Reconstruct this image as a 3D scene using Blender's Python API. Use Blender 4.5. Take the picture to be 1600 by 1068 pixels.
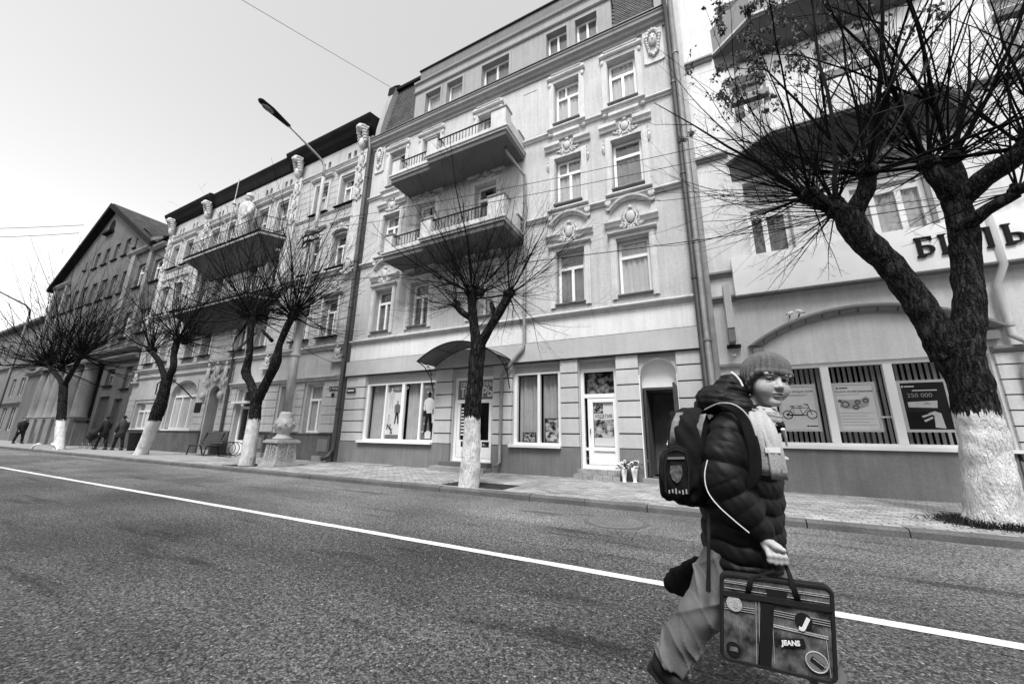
import bpy, bmesh, math, random
import numpy as np
from mathutils import Vector, Matrix, noise as mnoise
R = math.radians
# ------------------------------------------------------------------ camera, sky, sun, exposure
for o in list(bpy.data.objects): bpy.data.objects.remove(o)
scene = bpy.context.scene
COL = scene.collection
cam = bpy.data.cameras.new('camera'); cam.sensor_width = 36; cam.lens = 13.364; cam.clip_end = 2000; cam.clip_start = 0.05
camo = bpy.data.objects.new('camera', cam); COL.objects.link(camo)
fw = Vector((-0.44564261, 0.86200575, 0.24155485)); rt = Vector((0.89004854, 0.45557451, 0.01629323)); up = Vector((0.09600137, -0.2222565, 0.97025037))
mw = Matrix((rt, up, -fw)).transposed().to_4x4(); mw.translation = (0, 0, 1.1)
camo.matrix_world = mw
scene.camera = camo
SUN_EL, SUN_AZ = 58, 165          # elevation, compass azimuth (0 = +Y, clockwise): high, from behind the camera
world = bpy.data.worlds.new('World'); scene.world = world; world.use_nodes = True
nt = world.node_tree; bg = nt.nodes['Background']
sky = nt.nodes.new('ShaderNodeTexSky'); sky.sky_type = 'NISHITA'; sky.sun_disc = False
sky.sun_elevation = R(SUN_EL); sky.sun_rotation = R(SUN_AZ); sky.air_density = 1.0; sky.dust_density = 1.0; sky.ozone_density = 1.0; sky.altitude = 0
bw = nt.nodes.new('ShaderNodeRGBToBW')                       # a black and white photograph: only the sky's luminance
pw = nt.nodes.new('ShaderNodeMath'); pw.operation = 'POWER'; pw.inputs[1].default_value = 0.75
ml = nt.nodes.new('ShaderNodeMath'); ml.operation = 'MULTIPLY'; ml.inputs[1].default_value = 1.25
nt.links.new(sky.outputs[0], bw.inputs[0]); nt.links.new(bw.outputs[0], pw.inputs[0]); nt.links.new(pw.outputs[0], ml.inputs[0]); nt.links.new(ml.outputs[0], bg.inputs[0])
bg.inputs[1].default_value = 0.15
sun = bpy.data.lights.new('sun', 'SUN'); sun.energy = 1.5; sun.angle = R(20); sun.color = (1, 1, 1)
suno = bpy.data.objects.new('sun', sun); COL.objects.link(suno)
sd = Vector((math.sin(R(SUN_AZ))*math.cos(R(SUN_EL)), math.cos(R(SUN_AZ))*math.cos(R(SUN_EL)), math.sin(R(SUN_EL))))
suno.rotation_euler = sd.to_track_quat('Z', 'Y').to_euler(); suno.location = sd*60
scene.view_settings.view_transform = 'Standard'; scene.view_settings.look = 'None'
scene.view_settings.exposure = 1.55; scene.view_settings.gamma = 1; scene.view_settings.use_curve_mapping = False
scene.render.engine = 'CYCLES'
scene.cycles.max_bounces = 6; scene.cycles.transparent_max_bounces = 12; scene.cycles.diffuse_bounces = 4

# ------------------------------------------------------------------ materials (all grey: the photograph is black and white)
MATS = {}
def node(nt, t, **kw):
    n = nt.nodes.new(t)
    for k, v in kw.items(): setattr(n, k, v)
    return n
def mat(name, v, rough=0.85, var=0.12, scale=2.5, bump=0.0, bscale=60, spec=0.3, fine=0.0, fscale=80, streak=0.0, metallic=0.0, hi=None):
    """grey surface: value v, broad mottling var, fine grain, vertical rain streaks, bump"""
    if name in MATS: return MATS[name]
    m = bpy.data.materials.new(name); m.use_nodes = True; t = m.node_tree; b = t.nodes['Principled BSDF']
    L = t.links.new
    b.inputs['Roughness'].default_value = rough; b.inputs['Specular IOR Level'].default_value = spec; b.inputs['Metallic'].default_value = metallic
    geo = node(t, 'ShaderNodeNewGeometry'); val = None
    def mul(a, bb):
        n = node(t, 'ShaderNodeMath', operation='MULTIPLY')
        for i, q in enumerate((a, bb)):
            if isinstance(q, (int, float)): n.inputs[i].default_value = q
            else: L(q, n.inputs[i])
        return n.outputs[0]
    def fac(src, amt):
        n = node(t, 'ShaderNodeMapRange'); L(src, n.inputs[0]); n.inputs[1].default_value = 0.3; n.inputs[2].default_value = 0.7
        n.inputs[3].default_value = 1-amt; n.inputs[4].default_value = 1+amt; return n.outputs[0]
    def tex(sc, det=4, vec=None):
        n = node(t, 'ShaderNodeTexNoise'); n.inputs['Scale'].default_value = sc; n.inputs['Detail'].default_value = det; n.inputs['Roughness'].default_value = 0.6
        L(vec if vec else geo.outputs['Position'], n.inputs['Vector']); return n.outputs[0]
    val = v
    if var: val = mul(fac(tex(scale), var), val)
    if fine: val = mul(fac(tex(fscale, 2), fine), val)
    if streak:
        mp = node(t, 'ShaderNodeMapping'); mp.inputs['Scale'].default_value = (6, 6, 0.35); L(geo.outputs['Position'], mp.inputs[0])
        val = mul(fac(tex(1.6, 5, mp.outputs[0]), streak), val)
    if val is v:
        b.inputs['Base Color'].default_value = (v, v, v, 1)
    else:
        c = node(t, 'ShaderNodeCombineColor'); [L(val, c.inputs[i]) for i in range(3)]; L(c.outputs[0], b.inputs['Base Color'])
    if bump:
        bn = node(t, 'ShaderNodeBump'); bn.inputs['Strength'].default_value = bump; bn.inputs['Distance'].default_value = 0.02
        L(tex(bscale, 3), bn.inputs['Height']); L(bn.outputs[0], b.inputs['Normal'])
    MATS[name] = m
    return m
mat('stucco_a', 0.47, 0.9, 0.12, 0.8, 0.25, 60, 0.15, 0.08, 14, 0.12)
mat('stucco_band', 0.70, 0.9, 0.08, 1.0, 0.15, 70, 0.2, 0.05, 18, 0.08)
mat('stucco_grey', 0.46, 0.9, 0.10, 1.1, 0.1, 90, 0.2, 0.03, 25, 0.05)
mat('rustic', 0.52, 0.9, 0.10, 1.3, 0.12, 90, 0.2, 0.04, 25, 0.05)
mat('plinth', 0.19, 0.85, 0.14, 1.4, 0.15, 80, 0.3, 0.08, 20, 0.12)
mat('trim', 0.54, 0.8, 0.12, 2.2, 0.12, 70, 0.25, 0.06, 25, 0.12)
mat('plaster_white', 0.88, 0.75, 0.04, 3, 0.05, 60, 0.3)
mat('upvc', 0.82, 0.35, 0.03, 4, 0, 0, 0.45)
mat('cornice', 0.24, 0.85, 0.1, 1.6, 0.1, 60, 0.3, 0.05, 25, 0.1)
mat('parapet', 0.15, 0.85, 0.12, 1.4, 0.1, 60, 0.3, 0.05, 20, 0.14)
mat('attic', 0.30, 0.9, 0.09, 1.2, 0.12, 80, 0.2, 0.05, 25, 0.1)
mat('stucco_b', 0.63, 0.9, 0.10, 0.9, 0.18, 70, 0.2, 0.06, 18, 0.10)
mat('soffit', 0.12, 0.9, 0.14, 1.6, 0.1, 40, 0.2)  # balcony undersides: their shade is put into this dark base colour
mat('stucco_c', 0.40, 0.9, 0.13, 1.0, 0.15, 60, 0.2, 0.08, 14, 0.14)
mat('trim_c', 0.50, 0.85, 0.14, 2.2, 0.12, 50, 0.2, 0.08, 16, 0.12)
mat('plinth_c', 0.10, 0.85, 0.25, 1.4, 0.15, 60, 0.3, 0.1, 20, 0.15)
mat('eave', 0.014, 0.9, 0.25, 1.5, 0.1, 30, 0.08)
mat('stucco_d', 0.11, 0.9, 0.2, 0.8, 0.15, 60, 0.2, 0.1, 14, 0.16)
mat('trim_d', 0.20, 0.9, 0.2, 1.2, 0.12, 50, 0.2, 0.08, 16, 0.14)
mat('stucco_e', 0.16, 0.9, 0.2, 0.8, 0.1, 60, 0.2)
mat('tile', 0.075, 0.8, 0.35, 3, 0.1, 50, 0.3, 0.25, 9)
mat('tile_d', 0.12, 0.8, 0.35, 2, 0.1, 50, 0.3, 0.25, 9)
mat('iron', 0.012, 0.7, 0.2, 6, 0, 0, 0.15)
mat('zinc', 0.16, 0.5, 0.2, 5, 0.05, 40, 0.5, 0, 0, 0.25)
mat('pipe_dark', 0.055, 0.5, 0.25, 4, 0.05, 40, 0.5, 0, 0, 0.3)
mat('pipe_mid', 0.22, 0.5, 0.2, 4, 0.05, 40, 0.5, 0, 0, 0.25)
mat('lamp_paint', 0.34, 0.6, 0.15, 4, 0.1, 40, 0.4, 0.1, 25, 0.15)
mat('black', 0.008, 0.9, 0.2, 6, spec=0.05)
mat('unlit_room', 0.02, 0.9, 0.3, 1.5)  # near-black, for the darkness inside unlit rooms
mat('curtain', 0.46, 0.95, 0.1, 3, 0, 0, 0.1)
mat('curtain_dark', 0.16, 0.95, 0.25, 3, 0, 0, 0.1)
mat('blind', 0.20, 0.9, 0.2, 4, 0, 0, 0.1)
mat('groove', 0.05, 0.95, 0.2, 3)
mat('slat', 0.62, 0.8, 0.05, 3)
mat('print_white', 0.78, 0.5, 0.04, 3)
mat('print_grey', 0.36, 0.5, 0.06, 3)
mat('print_mid', 0.17, 0.5, 0.08, 3)
mat('print_dark', 0.015, 0.7, 0.2, 3, spec=0.1)
mat('concrete', 0.28, 0.9, 0.16, 2, 0.25, 40, 0.2, 0.15, 30)
mat('step_brick', 0.30, 0.9, 0.3, 5, 0.3, 40, 0.2, 0.15, 30)
mat('kerbstone', 0.11, 0.85, 0.25, 2, 0.3, 50, 0.3, 0.2, 40)
mat('soil', 0.03, 0.95, 0.4, 8, 0.6, 30, 0.1, 0.3, 60)
mat('wood_dark', 0.05, 0.6, 0.3, 8, 0.1, 30, 0.3)
mat('wire', 0.02, 0.6, 0)
mat('line_paint', 0.62, 0.8, 0.22, 3, 0.3, 60, 0.2, 0.30, 38)

def glass_mat():
    m = bpy.data.materials.new('glass'); m.use_nodes = True; t = m.node_tree; t.nodes.remove(t.nodes['Principled BSDF'])
    o = t.nodes['Material Output']; tr = node(t, 'ShaderNodeBsdfTransparent'); tr.inputs[0].default_value = (0.92, 0.92, 0.92, 1)
    gl = node(t, 'ShaderNodeBsdfGlossy'); gl.inputs['Roughness'].default_value = 0.03
    lw = node(t, 'ShaderNodeLayerWeight'); lw.inputs[0].default_value = 0.5
    p5 = node(t, 'ShaderNodeMath', operation='POWER'); t.links.new(lw.outputs['Facing'], p5.inputs[0]); p5.inputs[1].default_value = 4.0
    fr = node(t, 'ShaderNodeMapRange'); t.links.new(p5.outputs[0], fr.inputs[0]); fr.inputs[3].default_value = 0.08; fr.inputs[4].default_value = 1.0   # thin sheet: same from both sides
    mx = node(t, 'ShaderNodeMixShader'); t.links.new(fr.outputs[0], mx.inputs[0]); t.links.new(tr.outputs[0], mx.inputs[1]); t.links.new(gl.outputs[0], mx.inputs[2]); t.links.new(mx.outputs[0], o.inputs[0])
    MATS['glass'] = m
glass_mat()
def asphalt():
    m = bpy.data.materials.new('asphalt'); m.use_nodes = True; t = m.node_tree; b = t.nodes['Principled BSDF']; L = t.links.new
    b.inputs['Roughness'].default_value = 0.8; b.inputs['Specular IOR Level'].default_value = 0.35
    geo = node(t, 'ShaderNodeNewGeometry'); P = geo.outputs['Position']
    def N(sc, det=3, vec=P):
        n = node(t, 'ShaderNodeTexNoise'); n.inputs['Scale'].default_value = sc; n.inputs['Detail'].default_value = det; L(vec, n.inputs['Vector']); return n.outputs[0]
    def MR(src, a, bb, c, d):
        n = node(t, 'ShaderNodeMapRange'); L(src, n.inputs[0])
        for i, q in enumerate((a, bb, c, d)): n.inputs[i+1].default_value = q
        return n.outputs[0]
    def MA(op, a, bb):
        n = node(t, 'ShaderNodeMath', operation=op)
        for i, q in enumerate((a, bb)):
            if isinstance(q, (int, float)): n.inputs[i].default_value = q
            else: L(q, n.inputs[i])
        return n.outputs[0]
    vo = node(t, 'ShaderNodeTexVoronoi'); vo.inputs['Scale'].default_value = 92; L(P, vo.inputs['Vector'])
    sep = node(t, 'ShaderNodeSeparateColor'); L(vo.outputs['Color'], sep.inputs[0])
    stone = MR(sep.outputs[0], 0.0, 1.0, 0.20, 2.0)          # every chipping its own grey
    pale = MR(sep.outputs[1], 0.985, 0.995, 0.0, 0.22)        # a few pale chippings
    gap = MR(vo.outputs['Distance'], 0.35, 0.75, 1.0, 0.45)
    broad = MR(N(0.45, 6), 0.3, 0.7, 0.55, 1.45)
    mid = MR(N(32, 3), 0.33, 0.67, 0.55, 1.5)
    mp = node(t, 'ShaderNodeMapping'); mp.inputs['Scale'].default_value = (0.10, 0.9, 1); L(P, mp.inputs[0])
    track = MR(N(1.0, 3, mp.outputs[0]), 0.35, 0.65, 0.78, 1.25)   # wheel tracks along the street
    grain = MR(N(240, 2), 0.3, 0.7, 0.75, 1.25)
    # dusty strip along the far gutter, strengthened to paint in the road's brightness gradient
    sx = node(t, 'ShaderNodeSeparateXYZ'); L(P, sx.inputs[0])
    dust_gradient = MR(MA('ADD', sx.outputs[1], MA('MULTIPLY', N(0.5, 4), 1.6)), 3.9, 6.6, 1.0, 2.3)
    val = MA('MULTIPLY', 0.074, stone)
    mp2 = node(t, 'ShaderNodeMapping'); mp2.inputs['Rotation'].default_value = (0, 0, R(24)); mp2.inputs['Scale'].default_value = (0.55, 4.0, 1); L(P, mp2.inputs[0])
    smear = MR(N(1.0, 4, mp2.outputs[0]), 0.58, 0.70, 1.0, 0.42)   # oily smears and old skid marks
    for q in (gap, broad, mid, track, grain, dust_gradient, smear): val = MA('MULTIPLY', val, q)
    val = MA('ADD', val, pale)
    c = node(t, 'ShaderNodeCombineColor'); [L(val, c.inputs[i]) for i in range(3)]; L(c.outputs[0], b.inputs['Base Color'])
    bn = node(t, 'ShaderNodeBump'); bn.inputs['Strength'].default_value = 0.9; bn.inputs['Distance'].default_value = 0.006
    L(MA('MULTIPLY', vo.outputs['Distance'], -1.0), bn.inputs['Height']); L(bn.outputs[0], b.inputs['Normal'])
    MATS['asphalt'] = m
asphalt()
def paver_mat(name, v, per_obj):
    m = bpy.data.materials.new(name); m.use_nodes = True; t = m.node_tree; b = t.nodes['Principled BSDF']; L = t.links.new
    b.inputs['Roughness'].default_value = 0.9; b.inputs['Specular IOR Level'].default_value = 0.25
    geo = node(t, 'ShaderNodeNewGeometry')
    n1 = node(t, 'ShaderNodeTexNoise'); n1.inputs['Scale'].default_value = 1.3; n1.inputs['Detail'].default_value = 5; L(geo.outputs['Position'], n1.inputs['Vector'])
    n2 = node(t, 'ShaderNodeTexNoise'); n2.inputs['Scale'].default_value = 60; L(geo.outputs['Position'], n2.inputs['Vector'])
    r = geo.outputs['Random Per Island']
    def MR(src, a, bb, c, d):
        n = node(t, 'ShaderNodeMapRange'); L(src, n.inputs[0])
        for i, q in enumerate((a, bb, c, d)): n.inputs[i+1].default_value = q
        return n.outputs[0]
    if per_obj: oi = node(t, 'ShaderNodeObjectInfo'); r = oi.outputs['Random']
    val = MR(r, 0, 1, v*0.72, v*1.22)
    for q in (MR(n1.outputs[0], 0.3, 0.7, 0.75, 1.25), MR(n2.outputs[0], 0.3, 0.7, 0.8, 1.2)):
        x = node(t, 'ShaderNodeMath', operation='MULTIPLY'); L(val, x.inputs[0]); L(q, x.inputs[1]); val = x.outputs[0]
    c = node(t, 'ShaderNodeCombineColor'); [L(val, c.inputs[i]) for i in range(3)]; L(c.outputs[0], b.inputs['Base Color'])
    MATS[name] = m
paver_mat('paver', 0.30, False); paver_mat('paver_piece', 0.30, True)
def bark_mat(name, ztop, v=0.022):
    """bark; below ztop (ragged edge) the trunk is limewashed, with bare flecks"""
    m = bpy.data.materials.new(name); m.use_nodes = True; t = m.node_tree; b = t.nodes['Principled BSDF']; L = t.links.new
    b.inputs['Roughness'].default_value = 0.95; b.inputs['Specular IOR Level'].default_value = 0.06
    geo = node(t, 'ShaderNodeNewGeometry'); P = geo.outputs['Position']
    sx = node(t, 'ShaderNodeSeparateXYZ'); L(P, sx.inputs[0])
    def N(sc, det=4, sz=1.0):
        mp = node(t, 'ShaderNodeMapping'); mp.inputs['Scale'].default_value = (1, 1, sz); L(P, mp.inputs[0])
        n = node(t, 'ShaderNodeTexNoise'); n.inputs['Scale'].default_value = sc; n.inputs['Detail'].default_value = det; n.inputs['Roughness'].default_value = 0.65; L(mp.outputs[0], n.inputs['Vector']); return n.outputs[0]
    def MR(src, a, bb, c, d):
        n = node(t, 'ShaderNodeMapRange'); L(src, n.inputs[0])
        for i, q in enumerate((a, bb, c, d)): n.inputs[i+1].default_value = q
        return n.outputs[0]
    def MA(op, a, bb):
        n = node(t, 'ShaderNodeMath', operation=op)
        for i, q in enumerate((a, bb)):
            if isinstance(q, (int, float)): n.inputs[i].default_value = q
            else: L(q, n.inputs[i])
        return n.outputs[0]
    n0 = N(15, 4, 0.22); rid = MA('SUBTRACT', 1.0, MA('MULTIPLY', MA('ABSOLUTE', MA('SUBTRACT', n0, 0.5), 0), 5.0))
    barkn = MA('ADD', MA('MULTIPLY', rid, -0.7), MA('MULTIPLY', N(55, 4, 0.5), 0.5))
    bark = MR(barkn, -0.45, 0.35, v*0.1, v*3.2)
    lich = MR(N(38, 3), 0.60, 0.70, 0, 0.08)
    bark = MA('ADD', bark, lich)
    edge = MA('ADD', sx.outputs[2], MA('MULTIPLY', MA('SUBTRACT', N(22, 3, 0.12), 0.5), 0.42))
    inpaint = MR(edge, ztop-0.012, ztop+0.012, 1, 0)
    fleck = MR(N(30, 5, 0.55), 0.655, 0.685, 1, 0)
    fac = MA('MULTIPLY', inpaint, fleck)
    white = MR(N(7, 6, 0.4), 0.3, 0.7, 0.50, 0.84)
    mx = node(t, 'ShaderNodeMix'); mx.data_type = 'FLOAT'; L(fac, mx.inputs[0]); L(bark, mx.inputs[2]); L(white, mx.inputs[3])
    c = node(t, 'ShaderNodeCombineColor'); [L(mx.outputs[0], c.inputs[i]) for i in range(3)]; L(c.outputs[0], b.inputs['Base Color'])
    bn = node(t, 'ShaderNodeBump'); bn.inputs['Strength'].default_value = 1.0; bn.inputs['Distance'].default_value = 0.03
    L(barkn, bn.inputs['Height']); L(bn.outputs[0], b.inputs['Normal'])
    MATS[name] = m
mat('twig', 0.008, 0.95, 0.3, 6, 0, 0, 0.04)
mat('twig_pale', 0.06, 0.95, 0.3, 6, 0, 0, 0.05)
mat('dry_leaf', 0.09, 0.8, 0.5, 9, 0, 0, 0.3)

# ------------------------------------------------------------------ mesh helpers
BASE = {}                                   # world position of each thing's origin, so that parts can be given in world coordinates
class MB:
    def __init__(s): s.v = []; s.f = []; s.m = []; s.cur = 0
    def add(s, vs, fs, m=None):
        k = len(s.v); s.v += [tuple(q) for q in vs]; s.f += [tuple(i+k for i in q) for q in fs]; s.m += [s.cur if m is None else m]*len(fs); return s
    def box(s, x0, x1, y0, y1, z0, z1, m=None):
        vs = [(x0,y0,z0),(x1,y0,z0),(x1,y1,z0),(x0,y1,z0),(x0,y0,z1),(x1,y0,z1),(x1,y1,z1),(x0,y1,z1)]
        return s.add(vs, [(0,3,2,1),(4,5,6,7),(0,1,5,4),(1,2,6,5),(2,3,7,6),(3,0,4,7)], m)
    def quad(s, a, b, c, d, m=None): return s.add([a,b,c,d], [(0,1,2,3)], m)
    def prism(s, pts, y0, y1, m=None):          # polygon in x,z (counter-clockwise seen from the street) extruded in y
        n = len(pts); vs = [(x,y0,z) for x,z in pts]+[(x,y1,z) for x,z in pts]
        fs = [tuple(range(n)), tuple(range(2*n-1, n-1, -1))]+[(i, n+i, n+(i+1)%n, (i+1)%n) for i in range(n)]
        return s.add(vs, fs, m)
    def slab(s, pts, z0, z1, m=None):           # polygon in x,y extruded in z
        n = len(pts); vs = [(x,y,z0) for x,y in pts]+[(x,y,z1) for x,y in pts]
        fs = [tuple(range(n-1,-1,-1)), tuple(range(n, 2*n))]+[(i, (i+1)%n, n+(i+1)%n, n+i) for i in range(n)]
        return s.add(vs, fs, m)
    def prof(s, pts, x0, x1, m=None):           # profile in y,z drawn along x
        n = len(pts); vs = [(x0,y,z) for y,z in pts]+[(x1,y,z) for y,z in pts]
        fs = [(i, (i+1)%n, n+(i+1)%n, n+i) for i in range(n)]+[tuple(range(n-1,-1,-1)), tuple(range(n,2*n))]
        return s.add(vs, fs, m)
    def tube(s, pts, rad, n=6, cap=True, m=None, closed=False):
        pts = [Vector(p) for p in pts]; N = len(pts)
        if isinstance(rad, (int, float)): rad = [rad]*N
        vs = []; prev = None
        for i, p in enumerate(pts):
            t = (pts[(i+1) % N]-pts[i-1]) if closed else (pts[min(i+1, N-1)]-pts[max(i-1, 0)])
            if t.length < 1e-9: t = Vector((0,0,1))
            t.normalize()
            if prev is None: a = Vector((0,0,1)) if abs(t.z) < 0.9 else Vector((1,0,0))
            else: a = prev
            u = (a-t*a.dot(t))
            if u.length < 1e-6: u = t.orthogonal()
            u.normalize(); w = t.cross(u); prev = u
            for j in range(n):
                c = 2*math.pi*j/n; vs.append(p+(u*math.cos(c)+w*math.sin(c))*rad[i])
        fs = []
        for i in range(N if closed else N-1):
            k = (i+1) % N
            fs += [(i*n+j, i*n+(j+1)%n, k*n+(j+1)%n, k*n+j) for j in range(n)]
        if cap and not closed: fs += [tuple(range(n-1,-1,-1)), tuple(range((N-1)*n, N*n))]
        return s.add(vs, fs, m)
    def lathe(s, prof, c=(0,0,0), n=16, m=None, sx=1, sy=1):
        vs = []; fs = []
        for r, z in prof: vs += [(c[0]+sx*r*math.cos(2*math.pi*j/n), c[1]+sy*r*math.sin(2*math.pi*j/n), c[2]+z) for j in range(n)]
        for i in range(len(prof)-1): fs += [(i*n+j, i*n+(j+1)%n, (i+1)*n+(j+1)%n, (i+1)*n+j) for j in range(n)]
        fs += [tuple(range(n-1,-1,-1)), tuple(range((len(prof)-1)*n, len(prof)*n))]
        return s.add(vs, fs, m)
    def ell(s, c, r, nu=10, nv=7, M=None, m=None):
        vs = []; fs = []; c = Vector(c)
        for i in range(nv+1):
            th = math.pi*i/nv
            for j in range(nu):
                p = Vector((r[0]*math.sin(th)*math.cos(2*math.pi*j/nu), r[1]*math.sin(th)*math.sin(2*math.pi*j/nu), r[2]*math.cos(th)))
                vs.append(c+(M@p if M else p))
        for i in range(nv): fs += [(i*nu+j, (i+1)*nu+j, (i+1)*nu+(j+1)%nu, i*nu+(j+1)%nu) for j in range(nu)]
        return s.add(vs, fs, m)
    def build(s, name, mats, parent=None, smooth=False, kind=None, label=None):
        me = bpy.data.meshes.new(name); b = BASE.get(parent.name, (0,0,0)) if parent else (0,0,0)
        v = np.array(s.v, dtype=float).reshape(-1, 3)-np.array(b)
        me.from_pydata([tuple(q) for q in v], [], s.f); me.update()
        for q in (mats if isinstance(mats, (list, tuple)) else [mats]): me.materials.append(MATS[q])
        if len(me.materials) > 1: me.polygons.foreach_set('material_index', s.m[:len(me.polygons)])
        if smooth: me.polygons.foreach_set('use_smooth', [True]*len(me.polygons))
        o = bpy.data.objects.new(name, me); COL.objects.link(o)
        if parent: o.parent = parent
        BASE[o.name] = b
        if kind: o['kind'] = kind
        if label: o['label'] = label
        return o
def tag(o, label=None, cat=None, group=None, kind=None):
    for k, q in (('label', label), ('category', cat), ('group', group), ('kind', kind)):
        if q: o[k] = q
    return o
def thing(name, label, cat, loc, group=None):
    o = bpy.data.objects.new(name, None); o.empty_display_size = 0.2; COL.objects.link(o); o.location = loc; BASE[o.name] = tuple(loc)
    return tag(o, label, cat, group)
def copy_tree(o, parent=None):
    c = o.copy(); COL.objects.link(c); c.parent = parent
    for ch in o.children: copy_tree(ch, c)
    return c
def one(name, mats, parent, fn, smooth=False, kind=None):
    b = MB(); fn(b); return b.build(name, mats, parent, smooth, kind)
def bx(name, m, parent, *a): return MB().box(*a).build(name, m, parent)
def wall(b, x0, x1, z0, z1, y, holes, depth=0.22, m=None, rm=None):
    """flat wall with rectangular openings and their reveals"""
    xs = sorted({x0, x1, *[q for h in holes for q in h[:2] if x0 < q < x1]}); zs = sorted({z0, z1, *[q for h in holes for q in h[2:4] if z0 < q < z1]})
    for i in range(len(xs)-1):
        for j in range(len(zs)-1):
            cx, cz = (xs[i]+xs[i+1])/2, (zs[j]+zs[j+1])/2
            if any(h[0] < cx < h[1] and h[2] < cz < h[3] for h in holes): continue
            b.quad((xs[i],y,zs[j]), (xs[i+1],y,zs[j]), (xs[i+1],y,zs[j+1]), (xs[i],y,zs[j+1]), m)
    for h in holes:
        a, c, d, e = h[:4]; Y = y+depth
        b.quad((a,y,d), (a,y,e), (a,Y,e), (a,Y,d), rm if rm is not None else m); b.quad((c,y,d), (c,Y,d), (c,Y,e), (c,y,e), rm if rm is not None else m)
        b.quad((a,y,e), (c,y,e), (c,Y,e), (a,Y,e), rm if rm is not None else m); b.quad((a,y,d), (a,Y,d), (c,Y,d), (c,y,d), rm if rm is not None else m)
rng = random.Random(7)
def frame_bars(b, x0, x1, z0, z1, y, t, d, tr=None, mull=(), low_only=True):
    """window or door casing of butted bars: t wide, d deep; transom height tr, mullions at the given x"""
    b.box(x0, x0+t, y, y+d, z0, z1); b.box(x1-t, x1, y, y+d, z0, z1)
    b.box(x0+t, x1-t, y, y+d, z0, z0+t); b.box(x0+t, x1-t, y, y+d, z1-t, z1)
    top = z1-t
    if tr: b.box(x0+t, x1-t, y-0.012, y+d, tr-t*0.6, tr+t*0.6); top = tr-t*0.6 if low_only else z1-t
    for q in mull: b.box(q-t*0.55, q+t*0.55, y-0.006, y+d-0.004, z0+t, top)
def curtain(parent, x0, x1, z0, z1, y, m='curtain', part=1.0, amp=0.02, side='both'):
    b = MB(); n = max(8, int((x1-x0)/0.035)); ph = rng.random()*9
    def strip(a, c):
        k = max(6, int((c-a)/0.03)); vs = []
        for i in range(k+1):
            x = a+(c-a)*i/k; yy = y+amp*math.sin(x*42+ph)+amp*0.6*math.sin(x*19+ph*2)
            vs += [(x, yy, z0), (x, yy, z1)]
        b.add(vs, [(2*i, 2*i+2, 2*i+3, 2*i+1) for i in range(k)])
    w = (x1-x0)*part
    if part >= 0.99: strip(x0, x1)
    else:
        if side in ('both', 'left'): strip(x0, x0+w*0.5)
        if side in ('both', 'right'): strip(x1-w*0.5, x1)
    return b.build('curtain', m, parent, True)
def window(bld, x0, x1, z0, z1, y, tr=0.72, mull=True, t=0.065, cur='curtain', part=1.0, m='upvc', roomdark=True, name='window'):
    b = MB(); trz = z0+(z1-z0)*tr if tr else None
    frame_bars(b, x0, x1, z0, z1, y, t, 0.07, trz, [(x0+x1)/2] if mull is True else (mull or ()))
    w = b.build(name, m, bld)
    one('pane', 'glass', w, lambda g: g.quad((x0+t*.5,y+0.035,z0+t*.5), (x1-t*.5,y+0.035,z0+t*.5), (x1-t*.5,y+0.035,z1-t*.5), (x0+t*.5,y+0.035,z1-t*.5)))
    if cur: curtain(w, x0+t*.6, x1-t*.6, z0+t*.6, z1-t*.6, y+0.075, cur, part)
    if roomdark: bx('dark_room_panel', 'unlit_room', w, x0-0.3, x1+0.3, y+0.55, y+0.6, z0-0.3, z1+0.3)  # flat dark board behind the glass, painted for the shade indoors
    return w
def scroll(b, c, r, turns=1.3, rt_=0.02, flip=1, y=0.0, start=0.0):
    pts = []; rr = []
    for i in range(15):
        q = i/14; a = start+flip*q*turns*2*math.pi; rad = r*(1-0.8*q); pts.append((c[0]+rad*math.cos(a), c[1]-y*q, c[2]+rad*math.sin(a))); rr.append(rt_*(1.1-0.5*q))
    b.tube(pts, rr, 5)
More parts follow.
